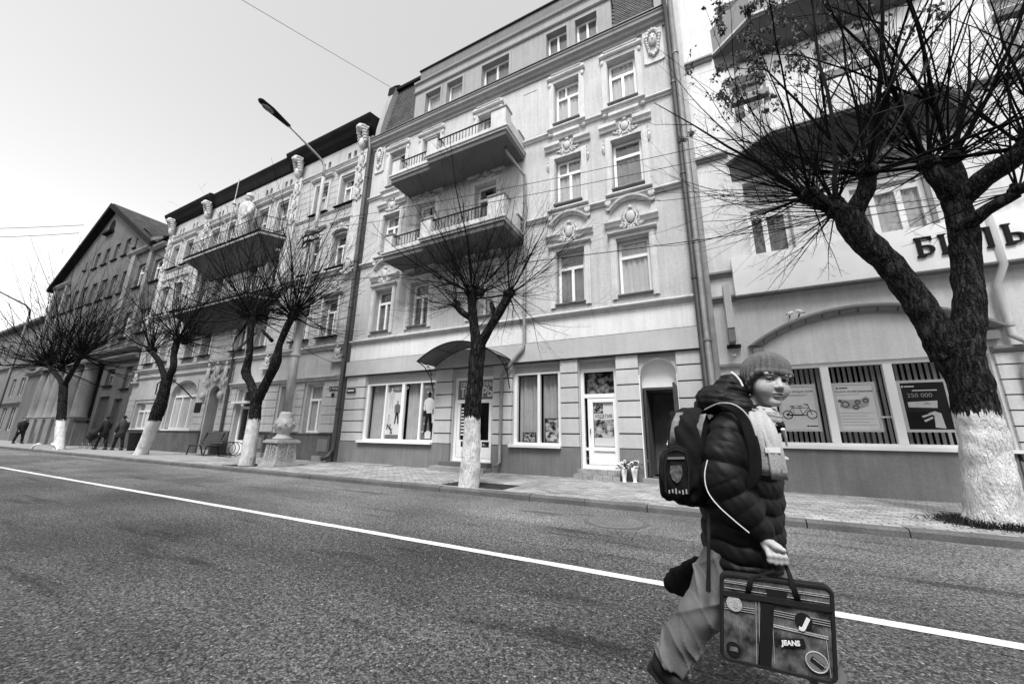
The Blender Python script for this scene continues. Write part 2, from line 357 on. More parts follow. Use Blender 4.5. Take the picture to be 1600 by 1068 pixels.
def ornament(b, c, w, h, y, seed, lobes=5, face=False):
    """moulded plaster relief: shield or mask, scrolls and leaves, mirrored about its axis"""
    rg = random.Random(seed)
    if face:
        b.ell((c, y-0.05, h[0]*0.42+h[1]*0.58), (w*0.2, 0.09, (h[1]-h[0])*0.19), 10, 8)
        b.ell((c, y-0.13, h[0]*0.45+h[1]*0.55), (w*0.05, 0.04, (h[1]-h[0])*0.05), 6, 5)
        for s_ in (-1, 1): b.ell((c+s_*w*0.08, y-0.12, h[0]*0.36+h[1]*0.64), (w*0.05, 0.03, (h[1]-h[0])*0.022), 6, 5)
        for i in range(7): b.ell((c+w*0.28*math.cos(math.pi*i/6), y-0.04, h[0]*0.28+h[1]*0.72+(h[1]-h[0])*0.17*math.sin(math.pi*i/6)), (w*0.10, 0.06, (h[1]-h[0])*0.06), 6, 5)
        for s_ in (-1, 1):
            for i in range(6): b.ell((c+s_*w*(0.36-0.03*i), y-0.03, h[1]-(h[1]-h[0])*(0.28+0.09*i)), (w*0.08, 0.05, (h[1]-h[0])*0.05), 6, 5)
        for i in range(5): b.ell((c+w*0.2*(i-2)/2, y-0.03, h[0]+(h[1]-h[0])*(0.12+0.05*abs(i-2))), (w*0.09, 0.05, (h[1]-h[0])*0.05), 6, 5)
        return
    mid = (h[0]+h[1])/2; H = h[1]-h[0]
    b.ell((c, y-0.02, mid+H*0.03), (w*0.16, 0.07, H*0.27), 10, 8)
    b.ell((c, y-0.03, h[1]-H*0.08), (w*0.09, 0.06, H*0.09), 8, 6)
    for s_ in (-1, 1):
        scroll(b, (c+s_*w*0.23, y-0.02, mid+H*0.22), w*0.10, 1.4, w*0.035, s_, 0.02, math.pi/2)
        scroll(b, (c+s_*w*0.28, y-0.02, h[0]+H*0.2), w*0.11, 1.3, w*0.04, -s_, 0.02, -math.pi/2)
        b.tube([(c+s_*w*0.16, y-0.02, mid+H*0.3), (c+s_*w*0.24, y-0.03, mid), (c+s_*w*0.14, y-0.02, h[0]+H*0.22), (c, y-0.02, h[0]+H*0.12)], [w*0.03, w*0.045, w*0.04, w*0.03], 5)
        for i in range(lobes-2):
            a = rg.uniform(-0.3, 0.3)
            b.ell((c+s_*w*(0.34+0.06*i), y-0.02, h[0]+H*(0.16+0.05*i+a*0.1)), (w*0.07, 0.04, H*0.06), 6, 5)
    for i in range(3): b.ell((c+(i-1)*w*0.09, y-0.02, h[0]+H*0.06), (w*0.05, 0.04, H*0.08), 6, 5)
# ------------------------------------------------------------------ setting: ground, road, kerb, pavement
def text(name, s, size, x, y, z, m, parent, ext=0.004, shear=0.0, align='LEFT', sx=1.0, rot=0.0, bold=0.0):
    cu = bpy.data.curves.new(name, 'FONT'); cu.body = s; cu.size = size; cu.extrude = ext; cu.align_x = align; cu.shear = shear; cu.offset = bold
    o = bpy.data.objects.new(name, cu); COL.objects.link(o)
    me = bpy.data.meshes.new_from_object(o); bpy.data.objects.remove(o)
    M = Matrix.Translation((x, y, z)) @ Matrix.Rotation(rot, 4, 'Y') @ Matrix.Rotation(R(90), 4, 'X') @ Matrix.Diagonal((sx, 1, 1, 1))
    b = BASE.get(parent.name, (0,0,0)) if parent else (0,0,0)
    me.transform(Matrix.Translation(-Vector(b)) @ M); me.materials.clear(); me.materials.append(MATS[m])
    t = bpy.data.objects.new(name, me); COL.objects.link(t); t.parent = parent; BASE[t.name] = b
    return t
g = MB().quad((-900,-700,-0.06), (900,-700,-0.06), (900,900,-0.06), (-900,900,-0.06)).build('ground', 'concrete'); tag(g, kind='structure')
g = MB().box(-400, 120, -40, 6.6, -0.05, 0.0).build('road', 'asphalt'); tag(g, kind='structure')
def line(b):
    x = -150
    rg = random.Random(3)
    n = 500; vs = []
    for i in range(n+1):
        t = i/n; x = -150+190*t**0.6 if False else -150+190*t
        vs += [(x, 3.478+rg.uniform(-.004,.004), 0.004), (x, 3.582+rg.uniform(-.004,.004), 0.004)]
    b.add(vs, [(2*i, 2*i+2, 2*i+3, 2*i+1) for i in range(n)])
g = one('lane_marking', 'line_paint', None, line); tag(g, kind='structure')
def manhole(x, y, r):
    t = thing('manhole_cover', 'worn round manhole cover in the pale patch of road beside the kerb' if x > -5 else 'far manhole cover in the road left of the lamp post', 'manhole cover', (x, y, 0.0), 'manhole covers in the road')
    b = MB(); b.lathe([(r*1.18, 0.0), (r*1.18, 0.006), (r*1.02, 0.006), (r*1.02, 0.003)], (x,y,0), 40); b.build('rim', 'kerbstone', t)
    b = MB(); b.lathe([(r, 0.0), (r, 0.007), (r*0.93, 0.009), (0.001, 0.009)], (x,y,0), 40)
    for i in range(-5, 6):
        for j in range(-5, 6):
            if math.hypot(i, j) < 5.2: b.box(x+i*r*.16-.022, x+i*r*.16+.022, y+j*r*.16-.022, y+j*r*.16+.022, 0.008, 0.014)
    b.build('lid', 'parapet', t)
manhole(-1.28, 5.62, 0.36); manhole(-11.6, 5.3, 0.34)
# kerb: stones of about a metre
kerb = MB().box(-400, -30, 6.6, 6.76, -0.05, 0.1).build('kerb', 'kerbstone'); tag(kerb, kind='structure')
ks = [MB().add(*(lambda L: ([(0,0,-.1),(L,0,-.1),(L,.155,-.1),(0,.155,-.1),(0,0.0,.075),(L,0.0,.075),(L,.022,.1),(L,.155,.1),(0,.155,.1),(0,.022,.1)],
      [(0,1,5,4),(4,5,6,9),(9,6,7,8),(8,7,2,3),(0,4,9,8,3),(1,2,7,6,5)]))(L)) for L in (0.985, 0.99)]
kme = [k.build('kerb_stone', 'kerbstone', kerb) for k in ks]; kmesh = [k.data for k in kme]
kme[0].location = (-30, 6.602, 0); kme[1].location = (-29, 6.6, 0)
for i in range(42):
    o = bpy.data.objects.new('kerb_stone', kmesh[i % 2]); COL.objects.link(o); o.parent = kerb
    o.location = (-28+i, 6.6+rng.uniform(-.006, .006), rng.uniform(-.006, .004)); o.rotation_euler.z = rng.uniform(-.004, .004)
# pavement: a bed, laid with brick pavers (the nearest ones are pieces of their own)
pits = [(-5.25, -3.75, 6.95, 7.75), (-13.7, -12.5, 6.95, 7.9), (2.8, 3.6, 7.2, 8.0)]
pav = MB().box(-400, 120, 6.76, 10.6, -0.05, 0.088).build('pavement', 'concrete'); tag(pav, kind='structure')
cells = []
bw_, bh_ = 0.20, 0.10
row = 0; y = 6.775
while y < 9.93:
    x = -17.0+(0.1 if row % 2 else 0)
    while x < 8.2:
        cx, cy = x+bw_/2, y+bh_/2
        if not any(p[0]-.08 < cx < p[1]+.08 and p[2]-.03 < cy < p[3]+.03 for p in pits): cells.append((x, y))
        x += bw_
    y += bh_; row += 1
def vis(c):
    x, y = c
    return -4.2 < x < 3.4 and not (0.15*y < x < 0.36*y and False)
near = sorted([c for c in cells if vis(c)], key=lambda c: math.hypot(c[0]+0.3, c[1]))[:300]; ns = set(near)
def brick_pts(x0, y0, z=0.0):
    e = 0.005; c = 0.006
    return [(x0+e,y0+e,-.02+z+.1),(x0+bw_-e,y0+e,-.02+z+.1),(x0+bw_-e,y0+bh_-e,-.02+z+.1),(x0+e,y0+bh_-e,-.02+z+.1),
            (x0+e+c,y0+e+c,z+.1),(x0+bw_-e-c,y0+e+c,z+.1),(x0+bw_-e-c,y0+bh_-e-c,z+.1),(x0+e+c,y0+bh_-e-c,z+.1)]
BF = [(4,5,6,7),(0,1,5,4),(1,2,6,5),(2,3,7,6),(3,0,4,7)]
b = MB().add(brick_pts(0,0), BF); p0 = b.build('paving_brick', 'paver_piece', pav); pm = p0.data
for i, c in enumerate(near):
    o = p0 if i == 0 else bpy.data.objects.new('paving_brick', pm)
    if i: COL.objects.link(o); o.parent = pav
    o.location = (c[0], c[1], rng.uniform(-.003, .003)); o.rotation_euler = (rng.uniform(-.012, .012), rng.uniform(-.008, .008), 0)
b = MB()
for c in cells:
    if c not in ns: b.add(brick_pts(c[0], c[1], rng.uniform(-.003, .003)), BF)
b.build('brick_paving', 'paver', pav, kind='stuff')
for p in pits: MB().slab([(p[0],p[2]),(p[1],p[2]),(p[1],p[3]),(p[0],p[3])], 0.02, 0.093).build('tree_pit', 'soil', pav)

# ------------------------------------------------------------------ the four-storey house in the middle
WY = 10.0
XA0, XA1 = -12.22, -0.08
A = thing('apartment_house', 'pale four-storey house with shops, canopy and two balconies, behind the middle tree', 'building', (-6.1, 10, 0.1))
wins = []
CX = [-10.78, -8.98, -6.32, -3.27, -1.46]
for fl, (z0, z1) in enumerate(((4.87, 6.55), (8.13, 9.84), (11.15, 12.87))):
    for c in CX:
        hw = 0.43
        zz0 = z0
        if fl > 0 and c in (CX[1], CX[2]): zz0 = z0-0.55
        wins.append((c-hw, c+hw, zz0, z1, fl, c))
SH1 = (-11.18, -7.97, 0.86, 3.12); SH2 = (-5.10, -3.64, 0.86, 3.16); DR1 = (-7.27, -5.79, 0.36, 3.14); DR2 = (-3.10, -2.10, 0.34, 3.16)
b = MB()
wall(b, XA0, XA1, 3.78, 13.40, WY, [w[:4] for w in wins], 0.25, 0)
wall(b, XA0, XA1, 3.2, 3.78, WY-0.03, [], 0.2, 1)
b.quad((XA0,WY-.03,3.78),(XA1,WY-.03,3.78),(XA1,WY,3.78),(XA0,WY,3.78), 1)
# ground floor wall with openings; the arched side door is cut as a polygon strip
AD = (-1.50, -0.64, 0.2, 2.84)
wall(b, XA0, XA1, 0.05, 3.2, WY+0.06, [SH1, SH2, DR1, DR2, (AD[0], AD[1], AD[2], 3.2)], 0.3, 2)
n = 14; ax = (AD[0]+AD[1])/2; ar = (AD[1]-AD[0])/2; pts = [(ax-ar*math.cos(math.pi*i/n), 2.66+0.44*math.sin(math.pi*i/n)) for i in range(n+1)]
for i in range(n):
    (xa, za), (xb, zb) = pts[i], pts[i+1]
    b.quad((xa,WY+.06,za), (xb,WY+.06,zb), (xb,WY+.06,3.2), (xa,WY+.06,3.2), 2)
    b.quad((xa,WY+.06,za), (xa,WY+.36,za), (xb,WY+.36,zb), (xb,WY+.06,zb), 3)
# side walls, back, flat roof
b.quad((XA0,WY,0.05),(XA0,WY,13.8),(XA0,WY+12,13.8),(XA0,WY+12,0.05), 0); b.quad((XA1,WY,0.05),(XA1,WY+12,0.05),(XA1,WY+12,13.8),(XA1,WY,13.8), 0)
b.quad((XA0,WY+12,0.05),(XA0,WY+12,13.8),(XA1,WY+12,13.8),(XA1,WY+12,0.05), 0)
b.quad((XA0,WY+.1,13.78),(XA1,WY+.1,13.78),(XA1,WY+12,13.78),(XA0,WY+12,13.78), 0)
b.build('wall', ['stucco_a', 'stucco_grey', 'rustic', 'plaster_white'], A)
bx('white_band', 'stucco_band', A, XA0, XA1, WY-.006, WY+0.01, 3.79, 4.52)
bx('fascia_band', 'stucco_grey', A, XA0, XA1, WY-0.13, WY+0.05, 3.23, 3.765)
bx('dark_joint', 'groove', A, XA0, XA1, WY-0.10, WY+0.04, 3.205, 3.23)
bx('dark_joint', 'groove', A, XA0, XA1, WY-0.09, WY-0.007, 3.766, 3.789)
# plinth sections between the doors
for x0, x1, t_ in ((XA0, -7.28, .85), (-5.78, -3.11, .85), (-2.09, -1.51, .85), (-0.63, XA1, .85)):
    bx('plinth', 'plinth', A, x0, x1, WY-0.05, WY+0.05, 0.05, t_)
    bx('dark_joint', 'groove', A, x0, x1, WY-0.03, WY+0.05, t_+.001, t_+.022)
# banded pilasters: every block a piece
def pil(x0, x1, joints, ztop=3.2, zbot=0.872, proud=0.05):
    zs = [zbot]+list(joints)+[ztop]
    for i in range(len(zs)-1):
        bx('rustication_block', 'rustic', A, x0, x1, WY-proud, WY+0.055, zs[i]+(0.0 if i == 0 else .018), zs[i+1]-(.018 if i < len(zs)-2 else 0))
    bx('dark_joint', 'groove', A, x0+.004, x1-.004, WY-proud+.035, WY+0.05, zbot+.1, ztop-.1)
J1 = (1.17, 1.57, 1.97, 2.38, 2.79)
pil(XA0, -11.62, J1, proud=0.02); pil(-11.60, -11.2, J1); pil(-7.95, -7.29, J1); pil(-5.77, -5.13, J1); pil(-3.62, -3.12, (1.2, 1.61, 2.02, 2.43, 2.83))
pil(-2.08, -1.52, (1.22, 1.62, 2.03, 2.44, 2.84)); pil(-0.62, XA1, (1.24, 1.65, 2.06, 2.47, 2.86), ztop=3.2)
# string courses and cornice
def course(name, x0, x1, z, d=0.12, h=0.13, m='trim', parent=A):
    y = WY
    return MB().prof([(y,z-h),(y-d*.35,z-h),(y-d*.45,z-h*.62),(y-d*.85,z-h*.5),(y-d,z-h*.35),(y-d,z-.02),(y-d*.9,z),(y,z)][::-1], x0, x1).build(name, m, parent)
course('string_course', XA0, XA1, 4.59, 0.14, 0.13); course('string_course', XA0, XA1, 7.85, 0.13, 0.14); course('string_course', XA0, XA1, 10.92, 0.12, 0.12)
y = WY
MB().prof([(y,13.36),(y-.05,13.36),(y-.06,13.46),(y-.13,13.50),(y-.16,13.58),(y-.24,13.63),(y-.25,13.74),(y-.28,13.76),(y-.28,13.80),(y+.3,13.83),(y+.3,13.36)][::-1], XA0-.05, XA1+.03).build('cornice', 'cornice', A)
bx('cornice_flashing', 'zinc', A, XA0-.07, XA1+.05, y-.31, y-.0, 13.835, 13.855)
# windows with surrounds and hoods
def surround(w, fl):
    x0, x1, z0, z1, _, c = w
    b = MB()
    s0, s1 = x0-0.185, x1+0.185
    for a, d in ((s0, x0-.02), (x1+.02, s1)): b.box(a, d, WY-0.045, WY+.01, z0-.1, z1+.14); b.box(a+.05, d-.05, WY-0.06, WY+.01, z0-.1, z1+.1)
    b.box(x0-.02, x1+.02, WY-0.045, WY+.01, z1+.02, z1+.14)
    o = b.build('window_surround', 'trim', A)
    b = MB()
    if fl == 2:
        b.prof([(y,z1+.14),(y-.1,z1+.15),(y-.14,z1+.19),(y-.14,z1+.23),(y,z1+.25)][::-1], s0-.05, s1+.05)
        b.prof([(y,z1+.40),(y-.06,z1+.41),(y-.06,z1+.44),(y,z1+.45)][::-1], s0+.08, s1-.08)
        for s_ in (s0+.04, s1-.04): b.ell((s_, y-.05, z1+.31), (.07,.05,.06), 8, 6); b.ell((s_, y-.06, z1-.02), (.06,.05,.09), 8, 6)
    elif fl == 1:
        b.box(s0-.02, s0+.28, y-.035, y, z1+.141, z1+.165); b.box(s1-.28, s1+.02, y-.035, y, z1+.141, z1+.165)
        for sg, xx in ((-1, s0), (1, s1)):
            b.tube([(xx+sg*.05, y-.02, z1-.05), (xx+sg*.05, y-.05, z1-.2), (xx+sg*.03, y-.03, z1-.36)], [.02,.045,.015], 6); b.ell((xx+sg*.05, y-.04, z1-.04), (.03,.03,.05), 6, 5)
        def blk(a, d, zb, zt, dep): b.prof([(y,zb),(y-dep*.5,zb),(y-dep*.6,zb+(zt-zb)*.3),(y-dep,zb+(zt-zb)*.5),(y-dep,zt-.015),(y,zt)][::-1], a, d)
        blk(c-.44, c+.44, z1+.70, z1+.93, .17); blk(c-.76, c-.24, z1+.35, z1+.6, .16); blk(c+.24, c+.76, z1+.35, z1+.6, .16)
        for xx in (c-.57, c+.57): b.box(xx-.06, xx+.06, y-.09, y, z1+.92, z1+1.1); b.ell((xx, y-.08, z1+.94), (.06,.05,.05), 6, 5)
        ornament(b, c, 0.72, (z1+.1, z1+.66), y-.03, 11+int(c*3))
    else:
        b.prof([(y,z1+.12),(y-.12,z1+.14),(y-.15,z1+.17),(y-.15,z1+.2),(y,z1+.21)][::-1], s0-.05, s1+.05)
        def blk(a, d, zb, zt, dep): b.prof([(y,zb),(y-dep*.5,zb),(y-dep*.6,zb+(zt-zb)*.3),(y-dep,zb+(zt-zb)*.5),(y-dep,zt-.015),(y,zt)][::-1], a, d)
        blk(c-.73, c-.25, z1+.41, z1+.62, .15); blk(c+.25, c+.73, z1+.41, z1+.62, .15)
        pr = [(0,0),(.05,0),(.07,.04),(.14,.07),(.15,.13),(0,.15)]       # arched hood
        n_ = 12; vs = []
        for i in range(n_+1):
            q = -1+2*i/n_; xx = c+.56*q; zz = z1+.86+.30*(1-q*q)**1.0*(1.0 if abs(q) < .99 else 1)
            vs += [(xx, y-dy, zz+dz) for dy, dz in pr]
        k = len(pr)
        b.add(vs, [(i*k+j, (i+1)*k+j, (i+1)*k+(j+1)%k, i*k+(j+1)%k) for i in range(n_) for j in range(k)]+[tuple(range(k)), tuple(range(n_*k+k-1, n_*k-1, -1))])
        for xx in (c-.60, c+.60):
            b.box(xx-.085, xx+.085, y-.12, y, z1+1.13, z1+1.25); b.ell((xx, y-.07, z1+1.11), (.08,.06,.05), 8, 5); b.box(xx-.07, xx+.07, y-.07, y, z1+.98, z1+1.08); b.ell((xx, y-.04, z1+.98), (.06,.04,.04), 6, 5)
        ornament(b, c, 0.78, (z1+.25, z1+.95), y-.03, 31+int(c*3))
    b.build('window_hood', 'trim', A)
    if fl and not (c in (CX[1], CX[2])):
        course('sill', c-.65, c+.65, z0-.15, 0.19, 0.16)
    bx('sill', 'zinc', A, x0-.03, x1+.03, WY-.16 if fl else WY-.10, WY+.2, z0-.02, z0+.008)
    return o
CURT = {(0,0):('curtain_dark',1),(0,1):('curtain_dark',.7),(0,2):('curtain',1),(0,3):('curtain_dark',1),(0,4):('curtain',1),
        (1,0):('curtain',.8),(1,1):('curtain',.9),(1,2):('curtain_dark',.6),(1,3):('curtain',1),(1,4):('blind',1),(2,0):('curtain_dark',.4),(2,1):('curtain_dark',1),(2,2):('curtain',.7),(2,3):('curtain',1),(2,4):('curtain',1)}
for w in wins:
    fl = w[4]; ci = CX.index(w[5])
    surround(w, fl)
    cm, pt = CURT[(fl, ci)]
    single = (fl, ci) in ((1, 4), (0, 4))
    tz = w[2]+(w[3]-w[2])*0.70 if not (fl and ci in (1, 2)) else w[2]+(w[3]-w[2])*0.77
    ml_ = None if single else ([w[5]] if ci != 3 else [w[5]+.02])
    wo = window(A, w[0]+.01, w[1]-.01, w[2]+.01, w[3]-.01, WY+.2, (tz-w[2])/(w[3]-w[2]), ml_, 0.075, cm, pt)
    if ci == 3 and fl: bx('vent_bar', 'upvc', wo, w[0]+.33, w[0]+.39, WY+.195, WY+.26, tz+.05, w[3]-.09)
# carved mask and its counterpart at the cornice ends, sunk panel
for x0, x1, sd_, fc in ((-0.76, -0.18, 5, True), (-12.08, -11.55, 9, False)):
    p = MB().prism([(x0,12.16),(x0+.1,12.12),(x1-.1,12.12),(x1,12.16),(x1,13.38),(x0,13.38)], WY-.05, WY+.01).build('relief_panel', 'trim', A)
    b = MB(); ornament(b, (x0+x1)/2, x1-x0, (12.2, 13.42), WY-.06, sd_, face=True)
    b.build('carved_mask', 'trim', p, True)
b = MB()
for a in ((-4.87, -4.855, 11.12, 13.02), (-4.335, -4.32, 11.12, 12.98), (-4.87, -4.32, 12.985, 13.0)): b.box(a[0], a[1], WY-.015, WY+.01, a[2], a[3])
b.build('panel_moulding', 'trim', A)
# balconies
def balcony(z, lab):
    xl, xm, xr = -9.85, -7.92, -4.83; yl, yr = 8.93, 8.68
    poly = [(xl, WY-.004), (xl, yl), (xm, yl), (xm, yr), (xr, yr), (xr, WY-.004)]
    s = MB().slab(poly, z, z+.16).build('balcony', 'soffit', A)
    e = 0.045
    MB().slab([(xl-e, WY-.003),(xl-e, yl-e),(xm-e, yl-e),(xm-e, yr-e),(xr+e, yr-e),(xr+e, WY-.003)], z+.165, z+.24).build('slab_edge', 'trim', s)
    MB().slab([(xl-e*2, WY-.002),(xl-e*2, yl-e*2),(xm-e*2, yl-e*2),(xm-e*2, yr-e*2),(xr+e*2, yr-e*2),(xr+e*2, WY-.002)], z+.245, z+.30).build('slab_edge', 'trim', s)
    zb = z+.30
    MB().box(xl, xm, yl, yl+.12, zb, zb+.16).box(xm, xr, yr, yr+.12, zb, zb+.16).build('parapet_kerb', 'trim', s)
    zt = zb+.62
    def pier(x0, x1, y0, y1, h):
        p = MB().box(x0, x1, y0, y1, zb+.001, zb+h).build('pier', 'trim', s)
        bx('pier_cap', 'cornice', p, x0-.03, x1+.03, y0-.03, y1+.03, zb+h+.001, zb+h+.05)
    pier(xl+.01, xl+.36, yl-.012, yl+.34, .66); pier(xm-.06, xm+.36, yr-.012, yr+.34, .66); pier(xr-.55, xr-.01, yr-.012, yr+.36, .75); pier(xr-.34, xr-.008, WY-.4, WY-.004, .55)
    bx('side_wall', 'trim', s, xr-.22, xr-.01, yr+.36, WY-.4, zb+.001, zb+.5)
    bx('side_wall', 'trim', s, xl+.01, xl+.2, yl+.34, WY-.004, zb+.001, zb+.5)
    for x0, x1, yy in ((xl+.36, xm-.06, yl+.08), (xm+.36, xr-.55, yr+.08)):
        r = MB().box(x0, x1, yy-.02, yy+.02, zt-.03, zt).box(x0, x1, yy-.015, yy+.015, zb+.20, zb+.225).build('railing', 'iron', s)
        b = MB(); n_ = int((x1-x0)/.125)
        for i in range(1, n_): q = x0+(x1-x0)*i/n_; b.box(q-.008, q+.008, yy-.008, yy+.008, zb+.16, zt-.03)
        b.build('balusters', 'iron', r)
    return s
balcony(10.25, 'upper'); balcony(7.08, 'lower')
# attic storey: rendered dormer front between two tiled mansard slopes
AY = 10.01
aw = [(-9.52, -8.72), (-8.40, -7.62), (-6.71, -5.50), (-3.98, -3.21), (-2.90, -2.14)]
X0, X1 = -10.1, -1.66
b = MB(); wall(b, X0, X1, 13.84, 15.55, AY, [(a, c, 14.0, 15.27) for a, c in aw], 0.3)
b.quad((X0,AY,13.84),(X0,AY,15.55),(X0,AY+3,15.55),(X0,AY+3,13.84)); b.quad((X1,AY,13.84),(X1,AY+3,13.84),(X1,AY+3,15.55),(X1,AY,15.55))
b.build('attic_wall', 'attic', A)
MB().prof([(AY+.01,15.48),(AY-.04,15.48),(AY-.08,15.52),(AY-.08,15.57),(AY-.02,15.60),(AY-.02,15.93),(AY-.10,15.96),(AY-.12,16.04),(AY+.3,16.07),(AY+.3,15.48)][::-1], X0-.05, X1+.05).build('attic_cornice', 'attic', A)
bx('parapet', 'parapet', A, X0+.16, X1, AY+.02, AY+8, 16.071, 16.66)
bx('parapet_coping', 'eave', A, X0+.12, X1+.04, AY-.03, AY+8.05, 16.661, 16.73)
for i, (a, c) in enumerate(aw):
    b = MB()
    for p, q in ((a-.1, a-.001), (c+.001, c+.1)): b.box(p, q, AY-.02, AY+.01, 13.85, 15.37)
    b.box(a-.001, c+.001, AY-.02, AY+.01, 15.271, 15.37); b.build('window_surround', 'attic', A)
    window(A, a+.01, c-.01, 14.0, 15.26, AY+.2, None, i > 1, 0.06, 'curtain' if i < 2 else 'curtain_dark', 1.0)
def mansard(xa, xb, dark):
    y0, z0, y1, z1 = WY-.06, 13.84, WY+.62, 17.1
    rf = MB().add([(xa,y0,z0),(xb,y0,z0),(xb,y1,z1),(xa,y1,z1),(xb,y1+8,z1+.3),(xa,y1+8,z1+.3)], [(0,1,2,3),(3,2,4,5)]).build('mansard_roof', 'tile', A)
    b = MB(); n_ = 30; d = Vector((0, y1-y0, z1-z0)); L_ = d.length; d.normalize(); nn = Vector((0, -d.z, d.y)); tw = 0.15
    for r in range(n_):
        s0 = L_*r/n_; s1 = s0+L_/n_*1.35; x = xa+(tw/2 if r % 2 else 0)
        while x < xb-.02:
            xe = min(x+tw*.96, xb); hang = rng.uniform(-.006, .006)
            p0_ = Vector((0, y0, z0))+d*(s0+hang)+nn*.028; p1_ = Vector((0, y0, z0))+d*min(s1, L_)+nn*.004
            xm_ = (x+xe)/2; tip = p0_-d*.028
            b.add([(x,p0_.y,p0_.z),(xm_,tip.y,tip.z),(xe,p0_.y,p0_.z),(xe,p1_.y,p1_.z),(x,p1_.y,p1_.z),(x,p0_.y+.02,p0_.z-.012),(xm_,tip.y+.02,tip.z-.012),(xe,p0_.y+.02,p0_.z-.012)], [(0,1,2,3,4),(0,5,6,1),(1,6,7,2)])
            x += tw
    b.build('roof_tiles', 'tile', rf, kind='stuff')
    MB().prof([(y1-.18,z1-.1),(y1-.2,z1+.02),(y1-.12,z1+.1),(y1+.4,z1+.14),(y1+.4,z1)][::-1], xa, xb).build('ridge_flashing', 'eave', rf)
mansard(-11.80, X0, 1); mansard(X1, -0.36, 0)
def gable(xa, xb):                       # curved fire wall at the end of the mansard
    pts = [(WY-.22,13.84),(WY-.18,14.4),(WY-.06,15.1),(WY+.1,15.9),(WY+.26,16.6),(WY+.34,17.05),(WY+.6,17.35),(WY+12,17.35),(WY+12,13.84)]
    g_ = MB().prof(pts, xa, xb).build('fire_wall', 'attic', A)
    MB().prof([(p[0]-.03, p[1]+.0) for p in pts[4:8]]+[(WY+12,17.43),(WY+.56,17.43),(WY+.28,17.1)], xa-.03, xb+.03).build('wall_coping', 'eave', g_)
gable(-12.1, -11.80); gable(-0.34, -0.10)
# shop window of the clothes shop
def shopwin(x0, x1, z0, z1, mulls, nm='shop_window'):
    yy = WY+.10
    b = MB(); t = .09
    b.box(x0, x0+t, yy-.02, yy+.1, z0, z1-.24); b.box(x1-t, x1, yy-.02, yy+.1, z0, z1-.24); b.box(x0+t, x1-t, yy-.02, yy+.1, z0, z0+t); b.box(x0+t, x1-t, yy-.02, yy+.1, z1-.24-t*.5, z1-.24)
    for q, w_ in mulls: b.box(q-w_/2, q+w_/2, yy-.015, yy+.09, z0+t, z1-.24-t*.5)
    o = b.build(nm, 'upvc', A)
    bx('shutter_box', 'stucco_grey', o, x0, x1, yy+.02, yy+.2, z1-.239, z1)
    one('pane', 'glass', o, lambda g_: g_.quad((x0+.04,yy+.03,z0+.04),(x1-.04,yy+.03,z0+.04),(x1-.04,yy+.03,z1-.27),(x0+.04,yy+.03,z1-.27)))
    bx('window_board', 'upvc', o, x0-.07, x1+.03, WY-.16, yy-.021, z0-.04, z0+.03)
    bx('dark_room_panel', 'unlit_room', o, x0-.1, x1+.1, yy+.75, yy+.8, z0-.3, z1)  # dark board stands for the unlit shop interior
    return o, yy
s1, yy = shopwin(*SH1, [(-10.25, .07), (-9.45, .13), (-8.64, .07)])
for a, c in ((-11.1, -10.28), (-9.39, -8.67)): curtain(s1, a, c, .94, 2.84, yy+.22, 'curtain', 1, .025)
# posters behind the glass
po = MB().box(-10.21, -9.52, yy+.06, yy+.064, .95, 2.84).build('poster', 'print_white', s1)
pm_ = MB().box(-10.2, -9.53, yy+.055, yy+.059, 2.56, 2.83).box(-10.2, -9.53, yy+.055, yy+.059, .96, 1.1); pm_.build('poster_band', 'print_mid', po)
text('poster_lettering', 'Одежда', 0.17, -9.95, yy+.053, 2.66, 'print_white', po, .001, .25)
text('poster_lettering', 'N', 0.26, -10.16, yy+.053, 1.28, 'print_dark', po, .001, 0, bold=.008); text('poster_lettering', 'S', 0.24, -9.98, yy+.053, 1.13, 'print_dark', po, .001, 0, bold=.006)
def sil(b, c, z0, h, pose=0, m=None):       # flat printed figure
    def P(l, m_): b.prism([(c+x*h, z0+z*h) for x, z in l], yy+.0525, yy+.0545, m_)
    P([(-.12,.02),(-.06,.02),(0,.42),(.07,.02),(.13,.02),(.09,.5),(-.08,.5)], m[0]); P([(-.09,.501),(.1,.501),(.13,.8),(.04,.86),(-.05,.86),(-.13,.8)], m[1])
    P([(-.15,.47),(-.11,.47),(-.131,.80),(-.16,.76)], m[1]); P([(.11,.47),(.16,.47),(.16,.78),(.131,.8)], m[1]); P([(-.03,.861),(.03,.861),(.05,.95),(.03,1),(-.03,1),(-.05,.95)], m[2])
b = MB(); sil(b, -9.72, 1.45, .82, 0, (0, 1, 2)); sil(b, -10.02, 1.98, .74, 0, (3, 3, 3)); sil(b, -10.08, 1.42, .36, 0, (3, 3, 0)); b.build('printed_figures', ['print_dark', 'print_mid', 'print_grey', 'slat'], po)
po = MB().box(-8.6, -8.06, yy+.06, yy+.064, .95, 2.84).build('poster', 'print_mid', s1)
text('poster_lettering', 'МАГАЗИН', 0.125, -8.56, yy+.053, 2.66, 'print_white', po, .001)
b = MB(); sil(b, -8.32, 1.1, 1.42, 0, (0, 1, 0)); sil(b, -8.12, 1.05, .9, 0, (0, 1, 0)); b.prism([(-8.42,1.0),(-8.2,1.0),(-8.18,1.2),(-8.3,1.26),(-8.44,1.18)], yy+.051, yy+.052, 1); b.prism([(-8.56,1.72),(-8.4,1.72),(-8.42,1.9),(-8.54,1.9)], yy+.051, yy+.052, 0)
for q in range(6): b.box(-8.59+.07*(q % 3), -8.42+.09*(q % 3), yy+.0565, yy+.058, 1.2+.26*q, 1.225+.26*q, 1)
b.build('printed_figures', ['print_dark', 'print_white'], po)
